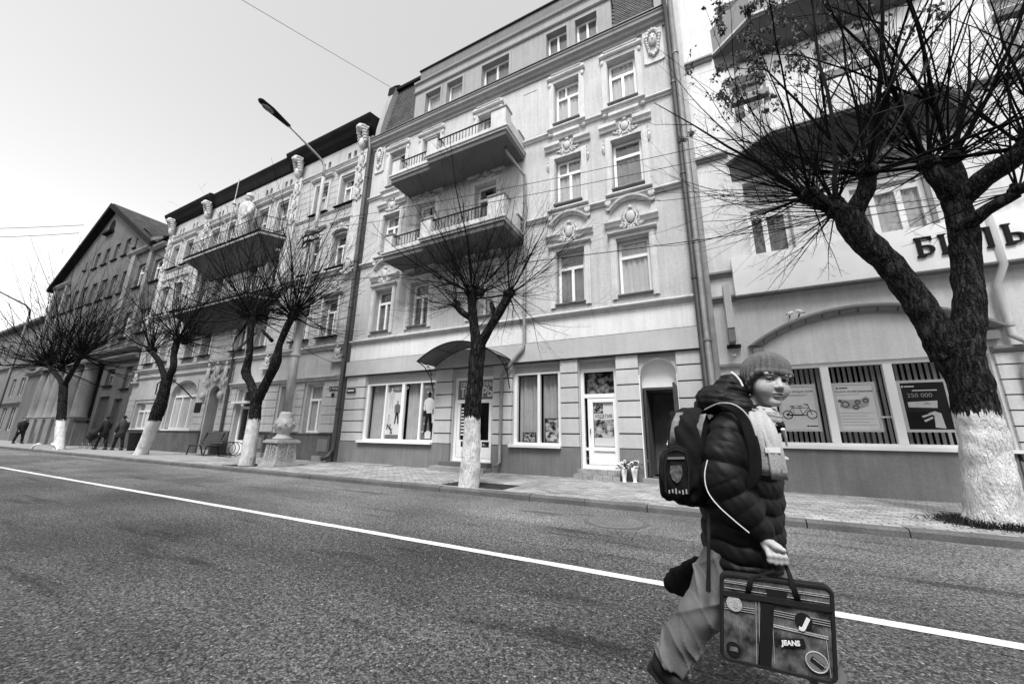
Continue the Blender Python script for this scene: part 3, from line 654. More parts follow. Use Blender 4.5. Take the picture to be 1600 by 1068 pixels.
# second shop window with two paintings
s2, yy = shopwin(*SH2, [(-4.32, .08)])
curtain(s2, -5.02, -4.36, .95, 2.86, yy+.24, 'curtain', 1, .03); curtain(s2, -4.28, -3.73, .95, 2.86, yy+.24, 'curtain', 1, .03)
def paint_mat(nm, sc, seed):
    m = bpy.data.materials.new(nm); m.use_nodes = True; t = m.node_tree; bs = t.nodes['Principled BSDF']; gg = node(t, 'ShaderNodeNewGeometry'); n_ = node(t, 'ShaderNodeTexNoise'); n_.inputs['Scale'].default_value = sc; n_.inputs['Detail'].default_value = 5
    mp = node(t, 'ShaderNodeMapping'); mp.inputs['Location'].default_value = (seed, 0, seed*2); t.links.new(gg.outputs['Position'], mp.inputs[0]); t.links.new(mp.outputs[0], n_.inputs['Vector'])
    cr = node(t, 'ShaderNodeValToRGB'); cr.color_ramp.elements[0].position = .42; cr.color_ramp.elements[1].position = .62; cr.color_ramp.elements[0].color = (.01,.01,.01,1); cr.color_ramp.elements[1].color = (.6,.6,.6,1)
    t.links.new(n_.outputs[0], cr.inputs[0]); t.links.new(cr.outputs[0], bs.inputs['Base Color']); bs.inputs['Roughness'].default_value = .4; MATS[nm] = m
paint_mat('landscape', 9, 3.1); paint_mat('landscape2', 16, 1.7); paint_mat('film_print', 7, 5.2)
def painting(x0, x1, z0, z1, lab, m):
    t = thing('painting', lab, 'painting', ((x0+x1)/2, yy+.1, z0))
    b = MB(); f_ = .025; b.box(x0, x0+f_, yy+.09, yy+.12, z0, z1).box(x1-f_, x1, yy+.09, yy+.12, z0, z1).box(x0+f_, x1-f_, yy+.09, yy+.12, z0, z0+f_).box(x0+f_, x1-f_, yy+.09, yy+.12, z1-f_, z1); b.build('frame', 'wood_dark', t)
    bx('canvas', m, t, x0+f_, x1-f_, yy+.1, yy+.118, z0+f_, z1-f_)
    return t
painting(-4.87, -4.46, .952, 1.23, 'small framed animal picture on the shop window board, left of the landscape', 'landscape2')
t = painting(-4.19, -3.72, .952, 1.62, 'larger framed landscape with a pale stream standing in the shop window', 'landscape')
# doors
def glazed_door(x0, x1, z0, z1, ztr, leaf0, lab, side):
    yy = WY+.16
    b = MB(); t = .09
    frame_bars(b, x0, x1, z0, z1-.22, yy, t, .09, ztr, [])
    o = b.build('door', 'upvc', A)
    bx('shutter_box', 'stucco_grey', o, x0, x1, yy, yy+.18, z1-.219, z1)
    one('pane', 'glass', o, lambda g_: g_.quad((x0+t,yy+.04,ztr+.06),(x1-t,yy+.04,ztr+.06),(x1-t,yy+.04,z1-.32),(x0+t,yy+.04,z1-.32)))
    bx('dark_room_panel', 'unlit_room', o, x0-.1, x1+.1, yy+.9, yy+.95, z0-.2, z1)  # dark board painted as the shade behind the door
    return o, yy
d1, yy = glazed_door(DR1[0], DR1[1], DR1[2], 3.14, 2.16, 0, '', 0)
bx('sign_panel', 'print_mid', d1, -7.17, -5.89, yy+.02, yy+.03, 2.24, 2.84)
text('sign_lettering', 'ПРОМЫШЛЕННЫЕ', 0.20, -7.10, yy+.018, 2.62, 'print_white', d1, .002, 0, sx=.71, bold=.002)
text('sign_lettering', 'ТОВАРЫ', 0.40, -7.10, yy+.018, 2.30, 'print_white', d1, .002, 0, sx=.735, bold=.006)
b = MB(); b.box(-7.16, -7.06, yy-.005, yy+.07, .46, 2.1).box(-6.62, -6.44, yy-.005, yy+.07, .46, 2.1).box(-6.0, -5.9, yy-.005, yy+.07, .46, 2.1).box(-7.06, -6.62, yy-.005, yy+.07, .46, .98).box(-6.44, -6.0, yy-.005, yy+.07, .46, .98)
lf = b.build('door_leaf', 'upvc', d1)
one('pane', 'glass', lf, lambda g_: (g_.quad((-7.06,yy+.03,.98),(-6.62,yy+.03,.98),(-6.62,yy+.03,2.1),(-7.06,yy+.03,2.1)), g_.quad((-6.44,yy+.03,.98),(-6.0,yy+.03,.98),(-6.0,yy+.03,2.1),(-6.44,yy+.03,2.1))))
b = MB()
for i in range(9):
    for j in range(1+i % 2): bx('door_lettering', 'print_white', lf, -7.03+.2*j, -7.03+.2*j+(.34, .15)[i % 2], yy+.024, yy+.027, 1.92-.1*i, 1.965-.1*i)
for x in (-6.98, -6.22): bx('door_sticker', 'print_dark', lf, x, x+.25, yy-.012, yy-.006, .78, .94)
text('door_sticker_mark', '<-', .14, -6.20, yy-.014, .80, 'print_white', lf, .001)
bx('door_handle', 'zinc', lf, -6.47, -6.45, yy-.06, yy-.006, 1.0, 1.4)
d2, yy = glazed_door(DR2[0], DR2[1], DR2[2], 3.16, 2.2, 0, '', 0)
bx('transom_display', 'film_print', d2, -3.0, -2.2, yy+.3, yy+.32, 2.27, 2.85)
b = MB(); b.box(-2.92, -2.78, yy-.006, yy+.08, .44, 2.13).box(-2.24, -2.19, yy-.006, yy+.08, .44, 2.13).box(-2.78, -2.24, yy-.006, yy+.08, 2.03, 2.13).box(-2.78, -2.24, yy-.006, yy+.08, .44, .52).box(-2.78, -2.24, yy-.006, yy+.08, .78, .88).box(-2.78, -2.24, yy+.03, yy+.05, .521, .779)
b.box(-3.0, -2.925, yy-.004, yy+.06, .78, .86)
lf = b.build('door_leaf', 'upvc', d2)
one('pane', 'glass', lf, lambda g_: (g_.quad((-2.78,yy+.03,.88),(-2.24,yy+.03,.88),(-2.24,yy+.03,2.03),(-2.78,yy+.03,2.03)), g_.quad((-3.0,yy+.03,.44),(-2.92,yy+.03,.44),(-2.92,yy+.03,2.13),(-3.0,yy+.03,2.13))))
fp = bx('window_film', 'print_white', lf, -2.77, -2.25, yy+.05, yy+.054, .9, 2.02)
bx('film_picture', 'film_print', fp, -2.77, -2.25, yy+.045, yy+.049, 1.12, 1.58); bx('film_picture', 'landscape2', fp, -2.77, -2.52, yy+.045, yy+.049, 1.74, 2.0)
text('door_lettering', 'ИЗДЕЛИЯ', .13, -2.74, yy+.043, 1.62, 'print_dark', fp, .001, 0, sx=.72)
MB().tube([(-2.85,yy-.05,1.2),(-2.85,yy-.05,1.34)], .012, 6).build('door_handle', 'iron', lf)
# arched side entrance with a door standing open
ad = MB(); ad.box(-1.46, -1.40, WY+.2, WY+.3, .2, 2.37).box(-.76, -.70, WY+.2, WY+.3, .2, 2.37).box(-1.40, -.76, WY+.2, WY+.3, 2.31, 2.37); adf = ad.build('door', 'wood_dark', A)
bx('tympanum', 'plaster_white', adf, -1.5, -.64, WY+.3, WY+.34, 2.372, 3.12)
b = MB(); b.box(-1.4, -.76, WY+1.3, WY+1.35, .2, 2.31).box(-1.43, -1.40, WY+.3, WY+1.35, .2, 2.31).box(-.76, -.72, WY+.3, WY+1.35, .2, 2.31).box(-1.4, -.76, WY+.3, WY+1.3, 2.32, 2.36).box(-1.2, -.82, WY+1.26, WY+1.3, .25, 2.1); b.build('hall', 'curtain_dark', adf)
bx('hall_notice', 'film_print', adf, -.98, -.8, WY+1.25, WY+1.258, 1.1, 1.9)
b = MB(); b.box(-.70, -.65, WY-.68, WY+.2, .22, 2.36); lf = b.build('door_leaf', 'wood_dark', adf)
for z in (.4, 1.4): MB().box(-.705, -.701, WY-.55, WY+.08, z, z+.75).build('door_panel', 'black', lf)
MB().tube([(-.73,WY-.58,1.15),(-.73,WY-.5,1.15)], .015, 6).build('door_handle', 'zinc', lf)
bx('doorstep', 'concrete', adf, -1.55, -.5, WY-.22, WY+.5, .09, .2)
# jamb trim of side entrance
for x0, x1 in ((-1.52, -1.5), (-.64, -.625)): bx('door_jamb', 'plaster_white', adf, x0, x1, WY-.052, WY+.06, .2, 2.66)
# steps
st = bx('entrance_step', 'concrete', A, -7.6, -5.72, WY-.55, WY-.052, .09, .22); bx('upper_step', 'kerbstone', st, -7.45, -5.74, WY-.3, WY-.053, .221, .345)
st = bx('entrance_step', 'concrete', A, -3.18, -2.05, WY-.06, WY+.2, .09, .33)
for r_, (zz, dx) in enumerate(((.095, 0), (.22, .1))):
    x = -3.2+dx; 
    while x < -2.1: bx('step_brick', 'step_brick', st, x, min(x+.235, -2.06), WY-.34+.14*r_, WY-.061, zz, zz+.118); x += .245
bx('paved_apron', 'concrete', A, -11.6, -9.4, WY-.32, WY-.052, .085, .135)
# arched canopy over the shop door
cp = thing('door_canopy', 'dark arched door canopy of tinted sheet on curved iron brackets over shop entrance', 'canopy', (-6.55, 9.9, 3.3))
n_ = 18; vs = []
def carc(q, yy_): a = -1+2*q; return (-6.55+1.4*a, yy_, 3.32+.50*(1-a*a))
for i in range(n_+1): vs += [carc(i/n_, 8.98), carc(i/n_, 9.86)]
mat('canopy_sheet', 0.10, 0.35, 0.2, 3)
b = MB(); b.add(vs+[(p[0], p[1], p[2]-.012) for p in vs], [(2*i, 2*i+1, 2*i+3, 2*i+2) for i in range(n_)]+[(2*(n_+1)+2*i, 2*(n_+1)+2*i+2, 2*(n_+1)+2*i+3, 2*(n_+1)+2*i+1) for i in range(n_)]); b.build('canopy_sheet', 'canopy_sheet', cp, True)
b = MB()
for yy_ in (8.97, 9.87): b.tube([carc(i/n_, yy_) for i in range(n_+1)], .022, 6)
for q in (0, .25, .5, .75, 1): b.tube([carc(q, 8.97), carc(q, 9.87)], .018, 6)
b.build('canopy_frame', 'iron', cp)
for q in (0, 1):
    p = carc(q, 8.98); b = MB(); b.tube([(p[0], p[1]+.02, p[2]), (p[0], 9.35, p[2]-.12), (p[0], 9.7, p[2]-.42), (p[0], 9.86, p[2]-.85)], .016, 6); b.tube([(p[0], 9.2, p[2]-.05), (p[0], 9.4, p[2]-.02), (p[0], 9.6, p[2]-.12), (p[0], 9.72, p[2]-.35)], .010, 5)
    for k_ in range(3): scroll(b, (p[0], 9.5+.1*k_, p[2]-.1-.1*k_), .05, 1.2, .008)
    b.build('bracket', 'iron', cp)
# downpipes
def downpipe(label, pts, r, m, clips=()):
    t = thing('downpipe', label, 'downpipe', (pts[-1][0], pts[-1][1], .1), 'rainwater downpipes')
    MB().tube(pts, r, 10).build('pipe', m, t, True)
    for z in clips:
        for a, c in zip(pts, pts[1:]):
            if min(a[2], c[2]) <= z <= max(a[2], c[2]) and abs(a[2]-c[2]) > .01:
                k_ = (z-a[2])/(c[2]-a[2]); x_, y_ = a[0]+(c[0]-a[0])*k_, a[1]+(c[1]-a[1])*k_
                MB().lathe([(r*1.25,-.03),(r*1.25,.03)], (x_, y_, z), 10).build('pipe_clip', m, t)
    return t
downpipe('dark downpipe in the corner between pale house and ornate house', [(-12.40,9.75,14.0),(-12.40,9.86,13.4),(-12.38,9.86,.55),(-12.42,9.72,.3),(-12.5,9.5,.22)], .085, 'pipe_dark', (2,4,6,8,10,12))
downpipe('thin bent downpipe running from the upper balcony to shop window', [(-5.1,9.2,10.28),(-5.1,9.2,10.12),(-4.72,9.86,9.5),(-4.70,9.88,3.75),(-4.70,9.8,3.62),(-5.42,9.82,2.85),(-5.44,9.88,2.7),(-5.44,9.88,.4),(-5.5,9.75,.28)], .05, 'pipe_mid', (1.2,5,6.5,8.5))
downpipe('dark downpipe right of the carved mask on the pale house', [(-.06,9.55,14.1),(-.06,9.6,13.9),(-.03,9.84,13.5),(-.01,9.84,.5),(-.01,9.72,.3)], .065, 'pipe_dark', (2.2,5,8,11))
# pair of vases with flowers beside the step
def flower_vase(x, y_, lab, sd_):
    t = thing('flower_vase', lab, 'vase', (x, y_, .1), 'vases of flowers by the door step')
    MB().lathe([(.055,0),(.06,.012),(.035,.03),(.05,.1),(.075,.26),(.082,.34),(.072,.34),(.06,.24),(.001,.2)], (x,y_,.1), 14).build('vase', 'plaster_white', t, True)
    rg = random.Random(sd_); b = MB(); f = MB()
    for i in range(26):
        a = rg.uniform(0, 6.28); r_ = rg.uniform(.02, .17); z_ = .1+.36+rg.uniform(0, .16)-r_*.4
        p = (x+r_*math.cos(a), y_+r_*math.sin(a), z_)
        b.tube([(x+.02*math.cos(a), y_+.02*math.sin(a), .4), p], .006, 4)
        if i % 2: 
            for k_ in range(5): f.ell((p[0]+.025*math.cos(k_*1.26), p[1]-.01, p[2]+.025*math.sin(k_*1.26)), (.018,.014,.018), 6, 4)
        for k_ in range(3):
            a2 = a+rg.uniform(-1, 1); q = Vector(p)+Vector((math.cos(a2), math.sin(a2), rg.uniform(-.6,.2)))*.07; s_ = Vector((-math.sin(a2), math.cos(a2), .3))*.02
            b.add([p, tuple((Vector(p)+q)/2+s_), tuple(q), tuple((Vector(p)+q)/2-s_)], [(0,1,2,3)])
    b.build('leaves', 'soil', t); f.build('flowers', 'plaster_white', t)
flower_vase(-1.96, 9.72, 'left white vase of flowers beside the glazed door step', 4); flower_vase(-1.72, 9.74, 'right white vase of flowers beside the open side door', 8)
# ------------------------------------------------------------------ bank building on the right
XB0, XB1 = 0.30, 15.0
B = thing('bank_building', 'white building on the right with arched shop window, signboard and two dark-bottomed balconies', 'building', (3, 10, 0.1))
bh = [(1.27,2.13,5.33,7.36),(3.2,4.5,5.33,7.36),(6.1,7.0,5.33,7.36),(1.30,2.10,8.7,10.55),(3.15,4.45,8.3,10.62),(6.1,7.0,8.7,10.55),(1.28,2.2,11.7,13.2),(3.1,4.4,11.7,13.3),(6.1,7,11.7,13.2)]
BW = (1.22, 4.63, 1.0, 2.72)
b = MB(); wall(b, XB0, XB1, 0.05, 17, WY, bh+[BW, (5.4, 8.2, 1.0, 2.72)], .28)
b.quad((XB0,WY,0.05),(XB0,WY,17),(XB0,WY+12,17),(XB0,WY+12,0.05)); b.quad((XB1,WY,0.05),(XB1,WY+12,0.05),(XB1,WY+12,17),(XB1,WY,17)); b.quad((XB0,WY,17),(XB1,WY,17),(XB1,WY+12,17),(XB0,WY+12,17)); b.quad((XB0,WY+12,0.05),(XB0,WY+12,17),(XB1,WY+12,17),(XB1,WY+12,0.05))
b.build('wall', 'stucco_b', B)
bx('plinth', 'plinth', B, XB0, 4.60, WY-.06, WY-.002, .05, .96)
bx('plinth', 'plinth', B, 4.6, XB1, WY-.09, WY-.002, .05, .84)
MB().prof([(WY,.841),(WY-.10,.841),(WY-.12,.87),(WY-.12,.93),(WY-.06,.97),(WY,.97)][::-1], 4.62, 5.35).build('plinth_moulding', 'pipe_dark', B)
for i, z in enumerate((.975, 1.15, 1.42, 1.69, 1.96, 2.23, 2.5)):
    bx('rustication_block', 'stucco_b', B, 4.68, 5.36, WY-.05, WY-.001, z+.012, (1.15,1.42,1.69,1.96,2.23,2.5,2.72)[i]-.012)
bx('dark_joint', 'groove', B, 4.684, 5.356, WY-.015, WY-.0015, 1.0, 2.72)
MB().prof([(WY,2.722),(WY-.06,2.722),(WY-.08,2.76),(WY-.13,2.78),(WY-.13,2.83),(WY,2.84)][::-1], 4.66, 6.6).build('ledge', 'cornice', B)
bx('ledge', 'cornice', B, .31, 1.2, WY-.1, WY-.002, 2.74, 2.80)
def bandB(x0, x1, z): return MB().prof([(WY,z-.13),(WY-.06,z-.12),(WY-.08,z-.06),(WY-.13,z-.05),(WY-.13,z),(WY,z+.02)][::-1], x0, x1).build('string_course', 'cornice', B)
bandB(XB0, 1.05, 8.36); bandB(5.45, XB1, 8.36); bandB(XB0, 1.0, 11.55); bandB(5.45, XB1, 11.55); bandB(.31, .79, 5.07); bandB(.31, .79, 4.44)
bx('corner_strip', 'pipe_mid', B, .19, .31, WY-.08, WY+.1, .1, 16)
for i, h in enumerate(bh):
    x0, x1, z0, z1 = h; low = i < 3
    zt = z1-.6 if low else z1-.01
    w = window(B, x0+.01, x1-.01, z0+.01, zt, WY+.2, .8 if low else .76, [x0+(x1-x0)*.42] if i != 1 and i != 4 else [x0+(x1-x0)*.33, x0+(x1-x0)*.67], .09 if low else .07, 'curtain_dark' if i in (0, 3) else 'curtain', 1.0)
    if low: bx('shutter_box', 'stucco_grey', w, x0+.01, x1-.01, WY+.2, WY+.26, z1-.59, z1-.01)
    else: bx('roller_awning', 'pipe_dark', w, x0-.02, x1+.02, WY-.16, WY+.02, z0+(z1-z0)*.52, z0+(z1-z0)*.52+.16)
    bx('sill', 'zinc', w, x0-.04, x1+.04, WY-.08, WY+.19, z0-.03, z0+.008)
mat('soffit_shade_b', 0.085, 0.9, 0.2, 1.6, 0.1, 40, 0.2)  # shade under these balconies is painted in as a darker grey
for z in (7.98, 11.48):
    P = [(1.03, WY-.003), (1.9, 9.3), (4.62, 9.27), (5.46, WY-.003)]; Q = [(1.06, WY-.002), (2.1, WY-.25), (4.4, WY-.25), (5.4, WY-.002)]
    vs = [(x, y_, z) for x, y_ in P]+[(x, y_, z-.5) for x, y_ in Q]
    s_ = MB().add(vs, [(0,4,5,1),(1,5,6,2),(2,6,7,3),(4,7,6,5),(0,1,2,3),(0,3,7,4)]).build('balcony', 'soffit_shade_b', B)
    def gr(P, e): return [(P[0][0]-e, WY-.002), (P[1][0]-e*.5, P[1][1]-e), (P[2][0]+e*.5, P[2][1]-e), (P[3][0]+e, WY-.002)]
    MB().slab(gr(P, .02), z+.001, z+.07).build('slab_edge', 'parapet', s_); MB().slab(gr(P, .07), z+.071, z+.13).build('slab_edge', 'trim', s_)
    b = MB(); I = gr(P, -.02); J = gr(P, -.14); n_ = 4; vs = [(x, y_, z+.131) for x, y_ in I]+[(x, y_, z+.131) for x, y_ in J]+[(x, y_, z+1.0) for x, y_ in I]+[(x, y_, z+1.0) for x, y_ in J]
    fs = []
    for i in range(3): fs += [(i, i+1, 8+i+1, 8+i), (4+i, 12+i, 12+i+1, 4+i+1), (8+i, 8+i+1, 12+i+1, 12+i)]
    b.add(vs, fs); b.build('balcony_parapet', 'stucco_b' if z < 9 else 'cornice', s_)
# signboard with built-up serif letters
sg = thing('signboard', 'long white signboard with dark serif lettering over the arched window', 'sign', (4, 9.9, 4.4))
bx('board', 'plaster_white', sg, .80, 9.2, 9.80, 9.995, 4.38, 5.33); bx('lower_edge', 'parapet', sg, .79, 9.22, 9.78, 9.99, 4.34, 4.379)
def letter(ch, x, s=.42):
    z = 4.66; w = s*.16; th = s*.055; b = MB()
    def bar(x0, x1, z0, z1): b.box(x+x0*s, x+x1*s, 9.76, 9.799, z+z0*s, z+z1*s)
    def pl(pts): b.prism([(x+p*s, z+q*s) for p, q in pts], 9.76, 9.799)
    def bowl(x0, zb, zt, wd):
        n_ = 12; o_ = []; i_ = []
        for k in range(n_+1):
            a = -math.pi/2+math.pi*k/n_; o_.append((x0+wd*.35+wd*.65*math.cos(a), (zb+zt)/2+(zt-zb)/2*math.sin(a))); i_.append((x0+wd*.35+(wd*.65-.15)*math.cos(a), (zb+zt)/2+((zt-zb)/2-.075)*math.sin(a)))
        for k in range(n_): pl([o_[k], o_[k+1], i_[k+1], i_[k]])
        bar(x0, x0+wd*.35, zb, zb+.075); bar(x0, x0+wd*.35, zt-.075, zt)
    if ch == 'Б': bar(.06,.22,.08,.93); bar(.0,.3,0,.079); bar(0,.06,.931,1); bar(.06,.6,.931,1); bar(.55,.6,.78,.93); bowl(.22, .081, .58, .42)
    if ch == 'И':
        for q in (0, .52): bar(q+.05, q+.2, .06, .94); bar(q, q+.25, 0, .059); bar(q, q+.25, .941, 1)
        pl([(.201,.12),(.201,.3),(.569,.88),(.569,.7)])
    if ch == 'Л':
        bar(.52,.68,.06,.94); bar(.46,.74,0,.059); bar(.22,.74,.941,1); pl([(.05,0),(.14,0),(.36,.94),(.27,.94)]); bar(-.04,.2,-.06,-.001)
    if ch == 'Ь': bar(.06,.22,.08,.94); bar(0,.3,0,.079); bar(0,.28,.941,1); bowl(.22, .081, .55, .42)
    if ch == 'Я': bar(.42,.58,.06,.94); bar(.36,.64,0,.059); bar(.36,.64,.941,1); bar(.2,.42,.93,1); bar(.2,.42,.46,.53); pl([(.2,.53),(.06,.64),(.06,.84),(.2,.93),(.2,.86),(.15,.8),(.15,.66),(.2,.6)]); pl([(.0,0),(.14,0),(.34,.46),(.22,.46)])
    if ch == 'Р': bar(.06,.22,.06,.94); bar(0,.3,0,.059); bar(0,.28,.941,1); bowl(.22,.42,1,.42)
    if ch == 'Д': pl([(.1,.08),(.2,.08),(.36,.94),(.26,.94)]); bar(.48,.64,.08,.94); bar(.22,.7,.941,1); bar(0,.75,.02,.079); bar(0,.06,-.15,.019); bar(.69,.75,-.15,.019)
    return b
xx = 3.96
for ch, adv in (('Б', .345), ('И', .415), ('Л', .43), ('Ь', .335), ('Я', .36), ('Р', .35), ('Д', .4)):
    letter(ch, xx).build('letter', 'print_dark', sg); xx += adv
# arched moulding, glazing, posters, blinds
n_ = 22; b = MB(); b2 = MB()
def arc(q, r): a = -1+2*q; return (2.93+(1.90+r)*math.sin(a*R(38))/math.sin(R(38)), 3.18+(.63+r*.6)*(math.cos(a*R(38))-math.cos(R(38)))/(1-math.cos(R(38))))
pr = [(0,-.20),(.05,-.2),(.07,-.12),(.12,-.10),(.12,-.03),(.18,.02),(.18,.09),(.0,.12)]
vs = []
for i in range(n_+1):
    for dy, r in pr: x_, z_ = arc(i/n_, r); vs.append((x_, WY-dy, z_))
k = len(pr); b.add(vs, [(i*k+j, i*k+(j+1) % k, (i+1)*k+(j+1) % k, (i+1)*k+j) for i in range(n_) for j in range(k)]+[tuple(range(k-1,-1,-1)), tuple(range(n_*k, n_*k+k))])
am = b.build('arch_moulding', 'cornice', B)
b = MB()
for i in range(13):
    x_, z_ = arc((i+.5)/13, -.07); b.box(x_-.008, x_+.008, WY-.128, WY-.08, z_-.05, z_+.05)
b.build('arch_joints', 'groove', am)
for s_ in (1.06, 4.66): bx('arch_impost', 'cornice', am, s_-.06, s_+.14, WY-.12, WY-.002, 2.96, 3.12)
yy = WY+.05
b = MB(); frame_bars(b, BW[0], BW[1], BW[2], BW[3], yy, .085, .1, None, []); b.box(2.16, 2.30, yy-.01, yy+.1, 1.085, 2.635).box(3.16, 3.30, yy-.01, yy+.1, 1.085, 2.635)
w = b.build('shop_window', 'upvc', B)
one('pane', 'glass', w, lambda g_: g_.quad((1.25,yy+.05,1.03),(4.6,yy+.05,1.03),(4.6,yy+.05,2.69),(1.25,yy+.05,2.69)))
bx('window_board', 'upvc', w, 1.1, 4.66, WY-.12, yy-.011, .962, 1.02)
bx('dark_room_panel', 'black', w, 1.1, 4.7, yy+.9, yy+.95, .8, 2.9)  # black board in place of the dim interior
bx('glazing_bar', 'upvc', w, 3.0, 3.16, yy+.07, yy+.09, 1.58, 1.61)
x = 1.34
while x < 4.55:
    a = .5+rng.uniform(-.2, .2)
    MB().add([(x-.035*math.cos(a), yy+.33-.035*math.sin(a), 1.06), (x+.035*math.cos(a), yy+.33+.035*math.sin(a), 1.06), (x+.035*math.cos(a), yy+.33+.035*math.sin(a), 2.66), (x-.035*math.cos(a), yy+.33-.035*math.sin(a), 2.66)], [(0,1,2,3)]).build('blind_slat', 'slat', w)
    x += .092
def poster(x0, x1, m, fn):
    p = bx('poster', m, w, x0+.05, x1-.05, yy+.115, yy+.12, 1.36, 2.25)
    b = MB(); f_ = .05; b.box(x0, x0+f_, yy+.105, yy+.13, 1.31, 2.30).box(x1-f_, x1, yy+.105, yy+.13, 1.31, 2.30).box(x0+f_, x1-f_, yy+.105, yy+.13, 1.31, 1.36).box(x0+f_, x1-f_, yy+.105, yy+.13, 2.25, 2.30); b.build('poster_frame', 'slat', p)
    fn(p); return p
Yp = yy+.112
def ring(b, cx, cz, r, t, n_=20): b.tube([(cx+r*math.cos(6.2832*i/n_), Yp, cz+r*math.sin(6.2832*i/n_)) for i in range(n_)], t, 4, closed=True)
def logo(p, x_, z_, m='print_dark'):
    b = MB(); b.lathe([(.018,-.001),(.018,.001)], (0,0,0), 14); b.v = [(x_+q[0], Yp+q[2], z_+q[1]) for q in b.v]; b.box(x_+.03, x_+.17, Yp-.001, Yp+.001, z_-.010, z_+.010); b.build('printed_logo', m, p)
def bike(p):
    b = MB(); ring(b, 1.50, 1.66, .085, .008); ring(b, 1.92, 1.66, .085, .008); ring(b, 1.5, 1.66, .015, .012, 8)
    for l in ([(1.5,1.66),(1.62,1.66),(1.6,1.82),(1.5,1.66)], [(1.62,1.66),(1.76,1.66),(1.72,1.80),(1.6,1.80)], [(1.76,1.66),(1.88,1.8),(1.72,1.8)], [(1.92,1.66),(1.87,1.86),(1.82,1.87)]):
        b.tube([(x_, Yp, z_) for x_, z_ in l], .006, 4)
    b.box(1.56, 1.64, Yp-.004, Yp+.002, 1.83, 1.845).box(1.69, 1.77, Yp-.004, Yp+.002, 1.83, 1.845).box(1.80, 1.88, Yp-.004, Yp+.002, 1.87, 1.88).box(1.53, 1.82, Yp-.003, Yp+.003, 1.64, 1.655)
    b.build('printed_bicycle', 'print_dark', p)
    text('poster_lettering', 'в общую цель', .062, 1.58, Yp, 2.13, 'print_dark', p, .001); bx('print_rule', 'print_grey', p, 1.45, 1.9, Yp, Yp+.002, 2.075, 2.087); bx('print_rule', 'print_grey', p, 1.45, 1.85, Yp, Yp+.002, 2.05, 2.06); logo(p, 1.82, 1.42)
poster(1.36, 2.05, 'print_white', bike)
def gears(p):
    b = MB(); 
    for cx, cz, r in ((2.50,1.86,.055),(2.66,1.80,.04),(2.70,1.90,.035),(2.83,1.93,.035),(2.42,1.93,.018)): ring(b, cx, cz, r, .014)
    b.build('printed_gears', 'print_mid', p)
    b = MB(); b.prism([(2.40,1.80),(2.5,1.77),(2.7,1.76),(2.86,1.82),(2.9,1.97),(2.84,2.02),(2.76,1.96),(2.6,1.95),(2.44,1.96)], Yp+.001, Yp+.0025); b.build('printed_map', 'stucco_grey', p)
    text('poster_lettering', 'Более 10 000 банкоматов', .056, 2.38, Yp, 2.10, 'print_dark', p, .001); bx('print_rule', 'print_grey', p, 2.38, 2.75, Yp, Yp+.002, 2.05, 2.06); logo(p, 2.41, 2.19)
    for i in range(5): bx('print_rule', 'print_grey', p, 2.38, 2.92-.1*(i % 2), Yp, Yp+.002, 1.68-.06*i, 1.688-.06*i)
poster(2.33, 3.02, 'print_white', gears)
def promo(p):
    bx('print_rule', 'print_white', p, 3.55, 3.9, Yp, Yp+.002, 2.09, 2.11); text('poster_lettering', '250 000', .11, 3.46, Yp, 1.97, 'print_grey', p, .001); logo(p, 3.42, 2.18, 'print_white')
    b = MB(); b.prism([(3.45,1.78),(3.85,1.76),(3.87,1.9),(3.45,1.88)], Yp, Yp+.002); b.prism([(3.76,1.4),(3.9,1.38),(3.88,1.66),(3.8,1.7),(3.7,1.66),(3.78,1.62)], Yp, Yp+.002); b.prism([(3.62,1.58),(3.74,1.63),(3.73,1.66),(3.6,1.61)], Yp, Yp+.002); b.prism([(3.64,1.5),(3.76,1.57),(3.75,1.6),(3.62,1.53)], Yp, Yp+.002)
    b.build('printed_hand', 'stucco_b', p)
    b = MB(); b.prism([(3.64,1.83),(3.72,1.86),(3.8,1.83),(3.72,1.845)], Yp-.002, Yp-.001); b.build('printed_bird', 'print_dark', p)
poster(3.34, 4.06, 'print_dark', promo)
# fittings on the wall
t = thing('projecting_sign', 'narrow vertical box sign fixed edge-on to the white wall beside the pipes', 'sign', (.62, 9.6, 3.2))
bx('sign_box', 'stucco_grey', t, .54, .68, 9.50, 9.9, 3.55, 4.6); bx('sign_foot', 'print_mid', t, .545, .675, 9.52, 9.88, 3.24, 3.549)
b = MB(); b.box(.5, .78, 9.86, 9.998, 3.17, 3.235).box(.60, .64, 9.9, 9.998, 4.2, 4.25).box(.60, .64, 9.9, 9.998, 3.9, 3.95); b.build('bracket', 'iron', t)
t = thing('wall_button', 'small round white alarm button below the narrow box sign', 'alarm', (.6, 9.97, 3.02)); MB().lathe([(.055,0),(.05,.02),(.02,.035)], (.62,9.97,3.0), 12).build('cap', 'plaster_white', t)
for i, x in enumerate((1.78, 1.95)):
    t = thing('security_camera', ('left' if not i else 'right')+' one of two small white security cameras above the arch', 'camera', (x, 9.9, 3.78), 'security cameras above the arch')
    M = Matrix.Rotation(R(35 if i else -25), 3, 'Y'); b = MB(); b.ell((x, 9.86, 3.83+.02*i), (.075,.05,.04), 10, 6, M); b.build('housing', 'plaster_white', t, True); b = MB(); b.tube([(x,9.9,3.81),(x,9.998,3.78)], .014, 6); b.build('bracket', 'iron', t); MB().lathe([(.022,0),(.02,.01)], (x+(.07 if i else -.07), 9.83, 3.80), 8).build('lens', 'black', t)
